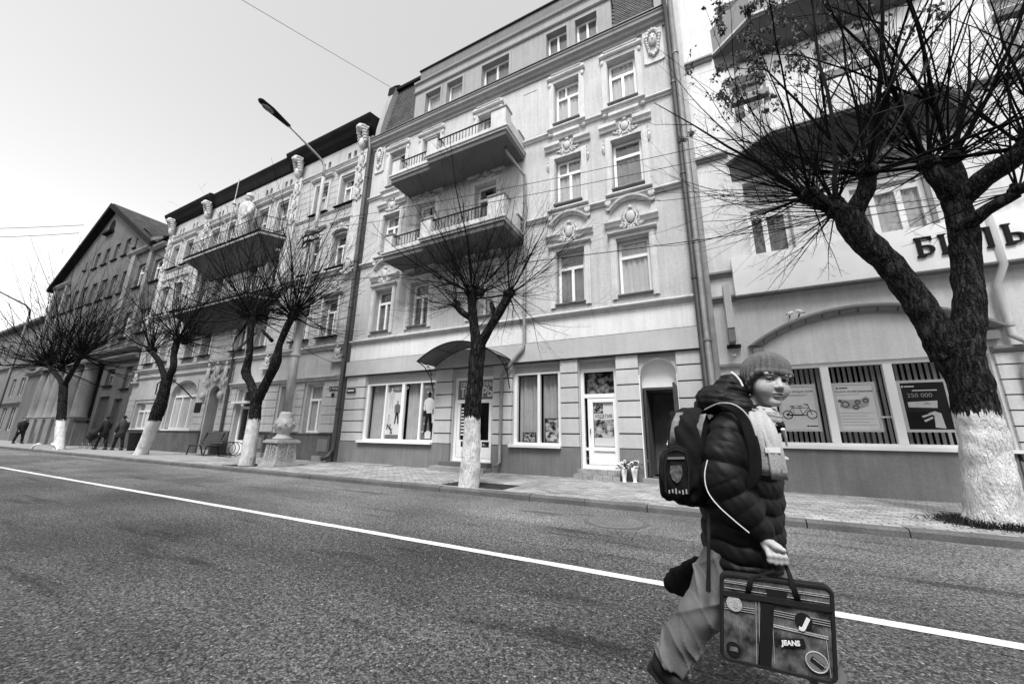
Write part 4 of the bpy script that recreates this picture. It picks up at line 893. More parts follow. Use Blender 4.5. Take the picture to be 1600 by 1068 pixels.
downpipe('grey downpipe with two bends on white wall, right of the foreground tree', [(5.05,9.8,5.3),(5.05,9.8,4.3),(4.93,9.88,3.95),(4.93,9.88,3.0),(5.02,9.74,2.85),(5.02,9.74,2.6),(4.96,9.86,2.4),(4.96,9.86,.4),(4.9,9.7,.25)], .06, 'stucco_grey', (1.2,2.1,3.2))
downpipe('tall grey downpipe standing between pale house and white building', [(.11,9.45,15.5),(.11,9.6,14.3),(.10,9.84,13.8),(.11,9.84,.5),(.11,9.7,.3)], .075, 'pipe_mid', (1.6,3.4,6,9,12))

# ------------------------------------------------------------------ ornate corner-columned house on the left
XC0, XC1 = -31.0, -12.46
C_ = thing('ornate_house', 'ornate house with lion corbels, statue and black eaves, left of the lamp post', 'building', (-21.7, 10, 0.1))
WC = [-13.75, -15.52, -18.5, -20.2, -23.3, -24.95, -27.9, -29.6]
ch_ = []
for fl, (z0, z1) in enumerate(((4.95, 6.6), (8.05, 9.68), (11.12, 12.62))):
    for c in WC: ch_.append((c-.45, c+.45, z0 if c in WC[:2]+WC[6:] or fl == 0 else z0-.55, z1, fl, c))
gf = [(-14.52,-13.58,1.12,3.03),(-16.26,-15.34,1.12,3.03),(-19.45,-18.4,.22,3.03),(-22.0,-21.05,.25,3.3),(-25.9,-23.25,1.18,3.72),(-29.9,-27.5,1.2,2.65)]
niche = [(c+d-.1, c+d+.1, 13.56, 13.95) for c in WC for d in (-.2, .2)]
b = MB(); wall(b, XC0, XC1, .05, 14.6, WY, [h[:4] for h in ch_]+gf+niche, .25)
for h in niche: b.quad((h[0],WY+.18,h[2]),(h[1],WY+.18,h[2]),(h[1],WY+.18,h[3]),(h[0],WY+.18,h[3]), 1)
b.quad((XC0,WY,.05),(XC0,WY,14.6),(XC0,WY+12,14.6),(XC0,WY+12,.05)); b.quad((XC1,WY,.05),(XC1,WY+12,.05),(XC1,WY+12,14.6),(XC1,WY,14.6)); b.quad((XC0,WY+12,.05),(XC0,WY+12,14.6),(XC1,WY+12,14.6),(XC1,WY+12,.05))
b.build('wall', ['stucco_c', 'black'], C_)
# horizontal bands of the rusticated render (cut round the openings)
def bands(x0, x1, z0, z1, h, holes, mname='stucco_c', parent=C_, gap=.022, proud=.03):
    b = MB(); z = z0
    while z < z1-.05:
        zt = min(z+h, z1); segs = [(x0, x1)]
        for q in holes:
            if q[2]-.12 < zt and q[3]+.12 > z:
                ns_ = []
                for s_ in segs:
                    if q[1]+.14 <= s_[0] or q[0]-.14 >= s_[1]: ns_.append(s_); continue
                    if q[0]-.14 > s_[0]: ns_.append((s_[0], q[0]-.14))
                    if q[1]+.14 < s_[1]: ns_.append((q[1]+.14, s_[1]))
                segs = ns_
        for s_ in segs:
            if s_[1]-s_[0] > .05: b.box(s_[0], s_[1], WY-proud, WY-.001, z, zt-gap)
        z += h
    return b.build('render_bands', mname, parent, kind='stuff')
allh = [h[:4] for h in ch_]+gf
bands(XC0+.05, XC1-.01, 1.14, 3.12, .335, gf, 'stucco_c', proud=.045); bands(XC0+.05, XC1-.01, 4.66, 7.70, .33, allh); bands(XC0+.05, XC1-.01, 7.98, 10.9, .33, allh); bands(XC0+.05, XC1-.01, 11.05, 13.1, .33, allh)
for x0, x1 in ((XC0, -22.1), (-20.95, -19.6), (-18.3, XC1)):
    p = bx('plinth', 'plinth_c', C_, x0, x1, WY-.08, WY-.002, .05, 1.08)
    bx('plinth_cap', 'plinth_c', p, x0, x1, WY-.12, WY-.001, 1.081, 1.115)
for x0, x1 in ((-13.3, -12.55), (-17.3, -16.6)):
    p = bx('pier_base', 'plinth_c', C_, x0, x1, WY-.2, WY-.081, .3, 1.0); bx('base_panel', 'plinth', p, x0+.1, x1-.1, WY-.215, WY-.201, .45, .9); bx('base_foot', 'concrete', p, x0-.06, x1+.04, WY-.26, WY-.081, .08, .3)
def courseC(name, x0, x1, z, d, h, m): return MB().prof([(WY,z-h),(WY-d*.4,z-h),(WY-d*.5,z-h*.5),(WY-d,z-h*.35),(WY-d,z-.02),(WY,z)][::-1], x0, x1).build(name, m, C_)
courseC('string_course', XC0, XC1, 4.6, .16, .2, 'trim_c'); courseC('string_course', XC0, XC1, 7.93, .2, .2, 'trim_c'); courseC('frieze_ledge', XC0, XC1, 13.45, .14, .14, 'trim_c'); courseC('string_course', XC0, XC1, 11.05, .09, .1, 'trim_c')
courseC('shop_cornice', -20.05, -12.7, 3.33, .2, .18, 'trim_c'); courseC('string_course', XC0, -20.3, 4.15, .1, .12, 'trim_c')
# black eaves, deeper over the end bays
for x0, x1, d in ((XC0-.4, -25.7, .42), (-25.7, -18.3, .24), (-18.3, XC1+.16, .42)):
    MB().prof([(WY,14.38),(WY-.08,14.45),(WY-d*.55,14.62),(WY-d*.75,14.8),(WY-d,14.95),(WY-d-.06,15.08),(WY-d-.06,15.16),(WY+.2,15.3),(WY+.2,14.38)][::-1], x0, x1).build('eaves', 'eave', C_)
MB().add([(XC0-.4,WY+.1,15.25),(XC1+.15,WY+.1,15.25),(XC1+.15,WY+7,18),(XC0-.4,WY+7,18),(XC1+.15,WY+12,15),(XC0-.4,WY+12,15)], [(0,1,2,3),(3,2,4,5),(1,4,2),(0,3,5)]).build('roof', 'tile', C_)
for h in ch_:
    x0, x1, z0, z1, fl, c = h
    window(C_, x0+.01, x1-.01, z0+.01, z1-.01, WY+.2, .7, True, .065, 'curtain' if rng.random() < .6 else 'curtain_dark', rng.choice((1.0, 1.0, .6)), m='upvc' if rng.random() < .7 else 'trim_c')
    b = MB()
    for a, d in ((x0-.13, x0-.01), (x1+.01, x1+.13)): b.box(a, d, WY-.07, WY-.002, z0-.05, z1+.1)
    if fl == 2: b.prof([(WY,z1+.30),(WY-.12,z1+.33),(WY-.2,z1+.40),(WY-.2,z1+.45),(WY,z1+.48)][::-1], x0-.32, x1+.32); b.box(x0-.13, x1+.13, WY-.06, WY-.002, z1+.1, z1+.3)
    elif fl == 1:
        b.tube([(x0-.08,WY-.07,z1+.08),(c-.25,WY-.09,z1+.2),(c+.25,WY-.09,z1+.2),(x1+.08,WY-.07,z1+.08)], .07, 6); b.prof([(WY,z1+.58),(WY-.1,z1+.6),(WY-.15,z1+.65),(WY-.15,z1+.69),(WY,z1+.71)][::-1], x0-.3, x1+.3)
        ornament(b, c, .7, (z1+.2, z1+.6), WY-.03, int(-c*7))
    else: b.prof([(WY,z1+.15),(WY-.1,z1+.18),(WY-.16,z1+.24),(WY-.16,z1+.29),(WY,z1+.31)][::-1], x0-.25, x1+.25); ornament(b, c, .9, (z1+.32, z1+.95), WY-.03, int(-c*5))
    b.build('window_surround', 'trim_c', C_)
    bx('sill', 'eave', C_, x0-.2, x1+.2, WY-.17, WY+.18, z0-.04, z0+.005)
# columns with lion corbels
for cx in (-12.86, -17.45, -26.1, -30.55):
    p = bx('pilaster', 'trim_c', C_, cx-.28, cx+.28, WY-.13, WY-.001, 8.0, 13.6)
    b = MB()
    for s_ in (-.16, .16):
        for i in range(6): b.ell((cx+s_, WY-.30+.015*i, 14.62-.13*i), (.13,.24-.03*i,.085), 8, 6)
        scroll(b, (cx+s_*1.6, WY-.3, 14.5), .13, 1.4, .035)
    b.ell((cx, WY-.42, 14.58), (.2,.16,.2), 10, 7); b.ell((cx, WY-.55, 14.5), (.1,.1,.08), 8, 6); b.ell((cx, WY-.22, 13.9), (.17,.16,.3), 8, 6)
    b.build('lion_corbel', 'trim_c', p, True)
    for w_, h_, sd_, dy in ((.62, (12.52, 13.5), 9, .15), (.5, (11.76, 12.5), 4, .15), (.55, (11.0, 11.74), 2, .15), (.8, (7.5, 8.3), 3, .18)):
        b = MB(); ornament(b, cx, w_, h_, WY-dy, int(-cx*sd_)); b.build('garland', 'trim_c', p)
    ornb = MB(); ornament(ornb, cx, .6, (3.95, 4.5), WY-.1, int(-cx*11)); ornb.build('capital', 'trim_c', p)
    bx('capital_ledge', 'trim_c', p, cx-.4, cx+.36, WY-.18, WY-.002, 3.84, 3.92)
# balconies with swelling undersides and iron rails
for z in (7.12, 10.28):
    P = [(-26.0, WY-.003), (-25.3, 8.98), (-18.25, 8.98), (-17.6, WY-.003)]; Q = [(-24.6, WY-.002), (-24.2, WY-.15), (-19.4, WY-.15), (-19.0, WY-.002)]; Mq = [(-25.6, WY-.0025), (-24.9, 9.3), (-18.7, 9.3), (-18.0, WY-.0025)]
    vs = [(x, y_, z) for x, y_ in P]+[(x, y_, z-.3) for x, y_ in Mq]+[(x, y_, z-1.0) for x, y_ in Q]
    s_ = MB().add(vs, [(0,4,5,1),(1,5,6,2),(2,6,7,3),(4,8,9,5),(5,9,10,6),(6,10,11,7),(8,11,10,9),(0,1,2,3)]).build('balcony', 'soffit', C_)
    MB().slab([(-26.05, WY-.002), (-25.35, 8.93), (-18.2, 8.93), (-17.55, WY-.002)], z+.001, z+.12).build('slab_edge', 'trim_c', s_)
    MB().slab([(-26.1, WY-.001), (-25.4, 8.88), (-18.15, 8.88), (-17.5, WY-.001)], z+.121, z+.16).build('slab_edge', 'eave', s_)
    b = MB(); path = [(-26.0, 9.95), (-25.3, 9.0), (-18.25, 9.0), (-17.62, 9.95)]
    for a, c in zip(path, path[1:]):
        for hz in (.3, 1.0): b.tube([(a[0],a[1],z+hz),(c[0],c[1],z+hz)], .018, 5)
        n_ = int(math.hypot(a[0]-c[0], a[1]-c[1])/.16)
        for i in range(n_): q = i/n_; x_, y_ = a[0]+(c[0]-a[0])*q, a[1]+(c[1]-a[1])*q; b.tube([(x_,y_,z+.16),(x_,y_,z+1.0)], .009, 4)
    b.build('railing', 'iron', s_)
# statue with lance on the upper balcony
t = thing('statue', 'pale stone statue of a robed warrior with a lance on the ornate house', 'statue', (-20.75, 9.4, 10.45))
b = MB(); rg = random.Random(5); prof_ = [(.45,0),(.42,.3),(.38,.8),(.36,1.3),(.40,1.6),(.46,1.95),(.44,2.25),(.3,2.42),(.14,2.5),(.13,2.56)]
nn_ = 20; vs = []
for r_, z_ in prof_:
    for j in range(nn_): a = 6.2832*j/nn_; rr = r_*(1+.09*math.sin(a*7+z_*2)*(1 if z_ < 1.9 else .3)); vs.append((-20.75+rr*math.cos(a), 9.4+rr*.75*math.sin(a), 10.45+z_))
b.add(vs, [(i*nn_+j, i*nn_+(j+1) % nn_, (i+1)*nn_+(j+1) % nn_, (i+1)*nn_+j) for i in range(len(prof_)-1) for j in range(nn_)])
b.ell((-20.75,9.37,13.15), (.16,.18,.22), 12, 8); b.lathe([(.2,.0),(.19,.1),(.15,.2),(.05,.3)], (-20.75,9.4,13.22), 12); b.ell((-20.75,9.18,13.13),(.03,.05,.06),6,5)
for s_ in (-1, 1): b.tube([(-20.75+s_*.42,9.38,12.55),(-20.75+s_*.58,9.25,12.1),(-20.75+s_*.5,9.05,12.6 if s_ < 0 else 11.7)], [.15,.12,.07], 8); b.ell((-20.75+s_*.5,9.02,12.62 if s_ < 0 else 11.66),(.06,.06,.08),8,6)
b.build('figure', 'trim_c', t, True); bx('pedestal', 'trim_c', t, -21.3, -20.2, 9.0, 9.8, 10.44, 10.46)
b = MB(); b.tube([(-21.27,8.98,10.5),(-21.27,8.98,14.3)], [.03,.018], 6); b.lathe([(.10,0),(.025,.26)], (-21.27,8.98,12.75), 8); b.build('lance', 'trim_c', t)
# ground floor glazing
for i, h in enumerate(gf):
    x0, x1, z0, z1 = h
    if i in (2, 3):
        if i == 2:
            b = MB(); frame_bars(b, x0, x1, z0, z1, WY+.2, .09, .08, 2.2, []); d_ = b.build('door', 'upvc', C_); one('pane', 'glass', d_, lambda g_: g_.quad((x0+.06,WY+.24,z0+.06),(x1-.06,WY+.24,z0+.06),(x1-.06,WY+.24,z1-.06),(x0+.06,WY+.24,z1-.06))); bx('kick_panel', 'upvc', d_, x0+.09, x1-.09, WY+.2, WY+.26, .31, .75); bx('notice', 'print_white', d_, -18.75, -18.55, WY+.225, WY+.23, 1.5, 1.85); bx('dark_room_panel', 'black', d_, x0-.1, x1+.1, WY+.7, WY+.75, 0, 3.2); bx('door_hood', 'trim_c', d_, x0-.1, x1+.1, WY-.2, WY+.1, 2.36, 2.46)  # black board behind the door paints the dark inside
        else:
            d_ = bx('door', 'wood_dark', C_, x0, x1, WY+.9, WY+.96, .2, 3.3); b = MB(); b.box(x0-.1, x0, WY+.25, WY+.95, .2, 3.3).box(x1, x1+.1, WY+.25, WY+.95, .2, 3.3).box(x0, x1, WY+.25, WY+.95, 3.3, 3.4); b.build('passage', 'stucco_c', d_)
    else:
        w = window(C_, x0+.01, x1-.01, z0+.01, z1-.01, WY+.18, .68, [(x0+x1)/2+.1] if i < 2 else [x0+(x1-x0)*.33, x0+(x1-x0)*.67], .07, 'curtain' if i != 4 else 'slat', 1.0)
        bx('window_board', 'upvc', w, x0-.12, x1+.12, WY-.1, WY+.17, z0-.05, z0)
b = MB()                                             # arch heads of the big window and passage
for (x0, x1, zb, zt, zc) in ((-25.9, -23.25, 3.0, 3.72, 3.725), (-22.0, -21.05, 2.85, 3.3, 3.305)):
    n_ = 14
    for i in range(n_):
        q0, q1 = i/n_, (i+1)/n_; za, zb_ = zb+(zt-zb)*math.sqrt(max(0, 1-(2*q0-1)**2)), zb+(zt-zb)*math.sqrt(max(0, 1-(2*q1-1)**2)); xa, xb = x0+(x1-x0)*q0, x0+(x1-x0)*q1
        b.add([(xa,WY-.02,za),(xb,WY-.02,zb_),(xb,WY-.02,zc),(xa,WY-.02,zc),(xa,WY+.17,za),(xb,WY+.17,zb_)], [(0,1,2,3),(0,4,5,1)])
b.build('arch_head', 'stucco_c', C_)
b = MB(); b.tube([(-26.15,9.4,3.0),(-25.9,9.3,3.5),(-25.2,9.25,3.72),(-24.5,9.25,3.7),(-23.6,9.4,3.3),(-23.3,9.9,2.7)], .03, 5); b.tube([(-26.15,9.4,3.0),(-26.1,9.95,2.6)], .02, 5); b.build('awning_bar', 'iron', C_)
bx('plaque', 'print_dark', C_, -23.05, -22.45, WY-.07, WY-.046, 2.02, 2.5)
for cx, w_, h_ in ((-22.35, .6, (3.3, 4.45)), (-20.75, .6, (3.3, 4.45)), (-21.55, .9, (3.5, 4.5))):
    b = MB(); ornament(b, cx, w_, h_, WY-.08, int(-cx*13)); b.build('portal_carving', 'trim_c', C_)
for cx in (-22.35, -20.75): MB().ell((cx, WY-.15, 2.8), (.14,.12,.2), 8, 6).build('portal_corbel', 'trim_c', C_, True)
downpipe('black downpipe beside the arched passage of the ornate house', [(-18.4,9.7,5.6),(-20.2,9.8,4.75),(-20.22,9.86,4.6),(-20.1,9.86,1.1),(-20.1,9.86,.4)], .06, 'pipe_dark', (2,3))
def plate(x, z, w_, h_, s, lab):
    t = thing('street_name_plate', lab, 'sign', (x, 9.9, z)); bx('plate', 'print_dark', t, x, x+w_, 9.925, 9.938, z, z+h_); (text('plate_lettering', s, h_*.75, x+.03, 9.922, z+h_*.25, 'print_white', t, .001, 0, sx=.8) if s else bx('plate_mark', 'print_white', t, x+.05, x+w_-.06, 9.92, 9.924, z+.05, z+h_-.05))
plate(-13.12, 2.72, .48, .15, 'ул. Победы', 'small dark street name plate on the ornate house beside the corner pipe'); plate(-12.12, 2.6, .46, .15, '', 'small dark sign plate on the pale house right of the corner pipe')
t = thing('house_number_plate', 'tiny dark number plate hanging under the street name plate', 'sign', (-12.95, 9.9, 2.5)); bx('plate', 'print_dark', t, -12.95, -12.8, 9.925, 9.938, 2.48, 2.62)

# ------------------------------------------------------------------ gabled house with columns, and the row beyond
D_ = thing('gabled_house', 'dark grey gabled house with a row of columns at the far left', 'building', (-42, 10, 0.1))
dw = []
for c in (-37.1, -39.0, -40.9, -42.8, -44.7, -46.6, -48.4): dw += [(c-.5, c+.5, 10.7, 12.45), (c-.5, c+.5, 7.1, 8.9)]
for c in (-38.3, -40.2, -42.1, -44.0): dw.append((c-.45, c+.45, 13.95, 15.35))
dw += [(-36.9, -36.6, 14.2, 15.0), (-46.4, -46.1, 14.2, 15.0), (-35.0, -33.5, 10.7, 12.45), (-35.0, -33.5, 7.1, 8.9), (-32.5, -31.3, 10.7, 12.3), (-32.5, -31.3, 7.2, 8.8), (-50.9, -49.6, 10.7, 12.45), (-50.9, -49.6, 7.1, 8.9), (-35.4, -34.2, 3.9, 5.0), (-32.6, -31.6, 3.6, 5.0), (-35.6, -34.0, .3, 3.2), (-33.2, -32.0, .3, 3.0)]
b = MB(); wall(b, -52.3, XC0-.02, .05, 13.9, WY, [h for h in dw if h[2] < 13.5], .25); wall(b, -48.0, -35.9, 13.9, 15.6, WY, [h for h in dw if h[2] > 13.5], .25)
b.add([(-52.3,WY,13.9),(-48.0,WY,13.9),(-48.0,WY,15.6),(-49.2,WY,15.6),(-35.9,WY,13.9),(-33.1,WY,13.9),(-36.2,WY,15.6),(-35.9,WY,15.6),(-42.7,WY,19.2)], [(0,1,2,3),(4,5,6,7),(3,2,7,6,8)])
b.quad((-31.02,WY,.05),(-31.02,WY+12,.05),(-31.02,WY+12,13.9),(-31.02,WY,13.9)); b.quad((-52.3,WY,.05),(-52.3,WY,13.9),(-52.3,WY+12,13.9),(-52.3,WY+12,.05))
b.build('wall', 'stucco_d', D_)
# tiled gable roof with deep dark barge boards
rf = MB()
for s_, xe in ((1, -32.7), (-1, -52.7)):
    rf.add([(-42.7,WY-.4,19.35),(xe,WY-.4,13.5),(xe,WY+14,13.5),(-42.7,WY+14,19.35),(-42.7,WY-.4,19.15),(xe,WY-.4,13.3),(xe,WY+14,13.3),(-42.7,WY+14,19.15)], [(0,1,2,3),(4,7,6,5),(1,5,6,2),(3,2,6,7)])
ro = rf.build('roof', 'tile_d', D_)
for s_, xe in ((1, -32.6), (-1, -52.8)): MB().add([(-42.7,WY-.5,19.42),(xe,WY-.5,13.55),(xe,WY-.5,13.2),(-42.7,WY-.5,19.03),(-42.7,WY-.02,19.38),(xe,WY-.02,13.52),(xe,WY-.02,13.17),(-42.7,WY-.02,19.0)], [(0,1,2,3) if s_ < 0 else (3,2,1,0),(0,4,5,1),(1,5,6,2),(2,6,7,3),(4,7,6,5)]).build('barge_board', 'eave', ro)
b = MB()
d = Vector((10.0, 0, -5.85)).normalized()
for r_ in range(40):
    q = r_/40*11.6; p = Vector((-42.7, 0, 19.37))+d*q
    b.box(p.x, p.x+.2, WY-.39, WY+14, p.z-.03, p.z+.012)
b.build('tile_courses', 'tile_d', ro, kind='stuff')
MB().add([(-32.9,WY-.4,13.95),(XC0-.03,WY-.4,13.6),(XC0-.03,WY+4,15.6),(-32.9,WY+4,16),(-32.9,WY-.4,13.7),(XC0-.03,WY-.4,13.4)], [(0,1,2,3),(4,5,1,0)]).build('side_roof', 'tile_d', D_)
for x0, x1, z in ((-36.8, -32.8, 13.6), (-52.6, -48.6, 13.6), (-52.3, XC0-.05, 6.3), (-52.3, XC0-.05, 5.75), (-33.1, XC0-.05, 13.3)): MB().prof([(WY,z-.3),(WY-.15,z-.28),(WY-.3,z-.12),(WY-.32,z),(WY,z+.04)][::-1], x0, x1).build('cornice', 'trim_d', D_)
for x0, x1 in ((-36.3, -35.6), (-33.3, -32.8), (-49.3, -48.9), (-52.2, -51.5)): bx('pilaster', 'trim_d', D_, x0, x1, WY-.18, WY-.001, 6.3, 13.55)
for h in dw[:-2]:
    window(D_, h[0]+.01, h[1]-.01, h[2]+.01, h[3]-.01, WY+.16, .65 if h[3]-h[2] > 1 else None, h[1]-h[0] > .6, .07, 'curtain_dark' if rng.random() < .7 else 'curtain', rng.choice((1, .5)), 'upvc' if h[0] > -36 and h[2] > 7 else 'trim_d')
    bx('sill', 'eave', D_, h[0]-.12, h[1]+.12, WY-.12, WY+.15, h[2]-.08, h[2])
for h in dw[-2:]: bx('door', 'wood_dark', D_, h[0], h[1], WY+.15, WY+.2, h[2]-.1, h[3])
b = MB(); b.prism([(-43.4,17.0),(-42.2,17.0),(-42.2,17.6),(-42.45,18.0),(-42.8,18.15),(-43.15,18.0),(-43.4,17.6)], WY-.02, WY-.01); b.build('arched_loft_window', 'black', D_); bx('loft_ledge', 'eave', D_, -43.6, -42.0, WY-.3, WY-.001, 16.8, 16.98)
for i in range(6):
    cx = -36.9-1.72*i
    c = MB().lathe([(.5,0),(.5,.12),(.42,.18),(.43,.9),(.41,2.3),(.36,3.3),(.36,3.42),(.46,3.5),(.46,3.6)], (cx,WY-.35,1.8), 18).build('column', 'trim_d', D_, True); bx('column_base', 'trim_d', c, cx-.52, cx+.52, WY-.85, WY-.05, .1, 1.79)
bx('colonnade_shade', 'black', D_, -46.4, -36.2, WY-.012, WY-.004, 1.8, 5.4); bx('colonnade_plinth', 'trim_d', D_, -46.6, -36.2, WY-.62, WY-.013, .08, 1.5); bx('plinth_cap', 'stucco_e', D_, -46.7, -36.1, WY-.8, WY-.013, 1.72, 1.79)  # flat black sheet on the wall paints the shade behind the columns
bx('entablature', 'trim_d', D_, -46.7, -36.2, WY-.85, WY-.33, 5.41, 5.74)
E_ = thing('long_terrace', 'long low grey terrace at the far left edge beyond the gabled house', 'building', (-75, 10, 0.1))
ew = []
for i in range(22): ew += [(-54.6-2.6*i, -53.5-2.6*i, 7.4, 9.2), (-54.6-2.6*i, -53.5-2.6*i, 3.9, 5.5), (-54.7-2.6*i, -53.4-2.6*i, .9, 2.9)]
b = MB(); wall(b, -125, -52.35, .05, 10.7, WY+.1, ew, .2); b.quad((-52.35,WY+.1,.05),(-52.35,WY+12,.05),(-52.35,WY+12,10.7),(-52.35,WY+.1,10.7)); b.build('wall', 'stucco_e', E_)
MB().prof([(WY-.4,10.6),(WY-.45,10.8),(WY+5,13.2),(WY+11,10.7)][::-1], -125, -52.4).build('roof', 'tile_d', E_)
for z in (6.7, 3.3): MB().prof([(WY+.1,z-.2),(WY-.15,z-.05),(WY-.15,z),(WY+.1,z+.03)][::-1], -125, -52.4).build('string_course', 'trim_d', E_)
for i, h in enumerate(ew):
    if i < 36:
        b = MB(); frame_bars(b, h[0], h[1], h[2], h[3], WY+.22, .08, .06, None, [(h[0]+h[1])/2]); w = b.build('window', 'trim_c', E_); bx('pane', 'print_dark', w, h[0]+.05, h[1]-.05, WY+.25, WY+.27, h[2]+.05, h[3]-.05)
one('far_windows', 'print_dark', E_, lambda g_: [g_.box(h[0], h[1], WY+.25, WY+.27, h[2], h[3]) for h in ew[36:]], kind='stuff')
# ------------------------------------------------------------------ pollarded street trees
def limb(b, pts, rad, n, seed, amp=.10, seg=.05, knob=.0):
    """bent, knobbly limb: a spline swept with an uneven bark surface"""
    P = [Vector(p) for p in pts]; Q = []; W = []
    for i in range(len(P)-1):
        a = P[max(i-1, 0)]; c = P[i]; d = P[i+1]; e = P[min(i+2, len(P)-1)]
        k = max(2, int((d-c).length/seg))
        for j in range(k):
            t = j/k; t2, t3 = t*t, t*t*t
            Q.append(.5*((2*c)+(d-a)*t+(2*a-5*c+4*d-e)*t2+(3*c-a-3*d+e)*t3)); W.append(rad[i]+(rad[i+1]-rad[i])*t)
    Q.append(P[-1]); W.append(rad[-1])
    k0 = len(b.v); b.tube(Q, W, n)
    off = Vector((seed*3.7, seed*1.3, seed*.7))
    for i in range(len(Q)):
        for j in range(n):
            idx = k0+i*n+j; v = Vector(b.v[idx]); d = v-Q[i]; r = d.length
            if r < 1e-6: continue
            f = amp*(mnoise.noise(v*6/1.0+off)*.9+mnoise.noise(Vector((v.x*22, v.y*22, v.z*7))+off)*.45+mnoise.noise(v*2.2+off)*.8+mnoise.noise(v*45+off)*.2)
            b.v[idx] = tuple(Q[i]+d*(1+f))
def grow(b, p, d, ln, r, rg, up_, jit, k, depth, tips, side, sub, m):
    """one crooked shoot that kinks, forks and carries fine twigs"""
    pts = [p.copy()]; dirs = []; bend = Vector((rg.uniform(-.15,.15), rg.uniform(-.15,.15), up_*rg.uniform(.3, 1.0))); dd = d.copy()
    for j in range(k):
        kink = jit*(2.2 if rg.random() < .18 else 1)
        dd = (dd+bend*.15+Vector((rg.uniform(-1,1), rg.uniform(-1,1), rg.uniform(-.8,.8)))*kink).normalized(); p = p+dd*ln/k*rg.uniform(.75, 1.25); pts.append(p.copy()); dirs.append(dd.copy())
    rr = [max(r*(1-.8*(j/k)**1.1), .0016) for j in range(k+1)]
    b.tube(pts, rr, 4 if r > .006 else 3, m=m); tips.append(pts[-1]); tips.append(pts[-2])
    if depth <= 0: return
    n = rg.randint(max(1, side//2), side)
    for i in range(n):
        q = rg.uniform(.15, .95); ii = min(int(q*k), k-1); s = pts[ii].lerp(pts[ii+1], q*k-ii); ax = dirs[ii]; o = ax.orthogonal(); o.rotate(Matrix.Rotation(rg.uniform(0, 6.28), 3, ax))
        fork = depth > 1 and i < 2
        e = (ax*(rg.uniform(.8, 1.3) if fork else rg.uniform(.3, .9))+o*rg.uniform(.35, .85)+Vector((0,0,.1))).normalized()
        L2_ = ln*((1-q)*.9+.12)*rg.uniform(.6, 1) if fork else ln*sub*rg.uniform(.2, 1)*(1.1-q*.6)
        grow(b, s, e, L2_, rr[ii]*(rg.uniform(.55, .8) if fork else .45), rg, up_*.6, jit*1.15, max(3, int(k*.6)) if fork else 3, depth-1 if fork else 0, tips, max(3, int(side*.6)), sub, m)
        if not fork and rg.random() < .55: grow(b, s+e*L2_*.4, (e+o*rg.uniform(-.9, .9)+Vector((0,0,rg.uniform(-.3,.3)))).normalized(), L2_*.5, rr[ii]*.3, rg, .1, jit, 2, 0, tips, 0, sub, m)
def shoots(b, c, hr, n, L, r0, seed, up_=.55, spread=1.0, side=7, aim=(0,0,0), low=-.25, pale=None, sub=.3, thick=0.0, dens=.8):
    rg = random.Random(seed); tips = []
    for i in range(int(n*dens)):
        a = rg.uniform(0, 6.2832); el = rg.uniform(low, 1.3) if rg.random() > .25 else rg.uniform(.3, 1.5)
        d = Vector((math.cos(a)*math.cos(el)*spread, math.sin(a)*math.cos(el)*spread*.9, math.sin(el)))+Vector(aim); d.normalize()
        ln = L*rg.uniform(.4, 1.1)*(.68+.32*max(0, math.sin(el))); r = r0*rg.uniform(.4, 1.1)*(1.9 if rg.random() < thick else 1)
        grow(b, Vector(c)+Vector((d.x, d.y, d.z*.8))*hr*rg.uniform(.5, 1), d, ln, r, rg, up_, .105, 8, 2, tips, side, sub, 1 if pale and rg.random() < pale else 0)
    return tips
def knuckles(b, c, r, n, seed):
    rg = random.Random(seed)
    b.ell(c, (r*1.0, r*1.0, r*.85), 14, 10)
    for i in range(n):
        a = rg.uniform(0, 6.28); el = rg.uniform(-.4, 1.3); d = Vector((math.cos(a)*math.cos(el), math.sin(a)*math.cos(el), math.sin(el))); rr = r*rg.uniform(.3, .55)
        b.ell(Vector(c)+d*r*.85, (rr, rr, rr*.9), 8, 6)
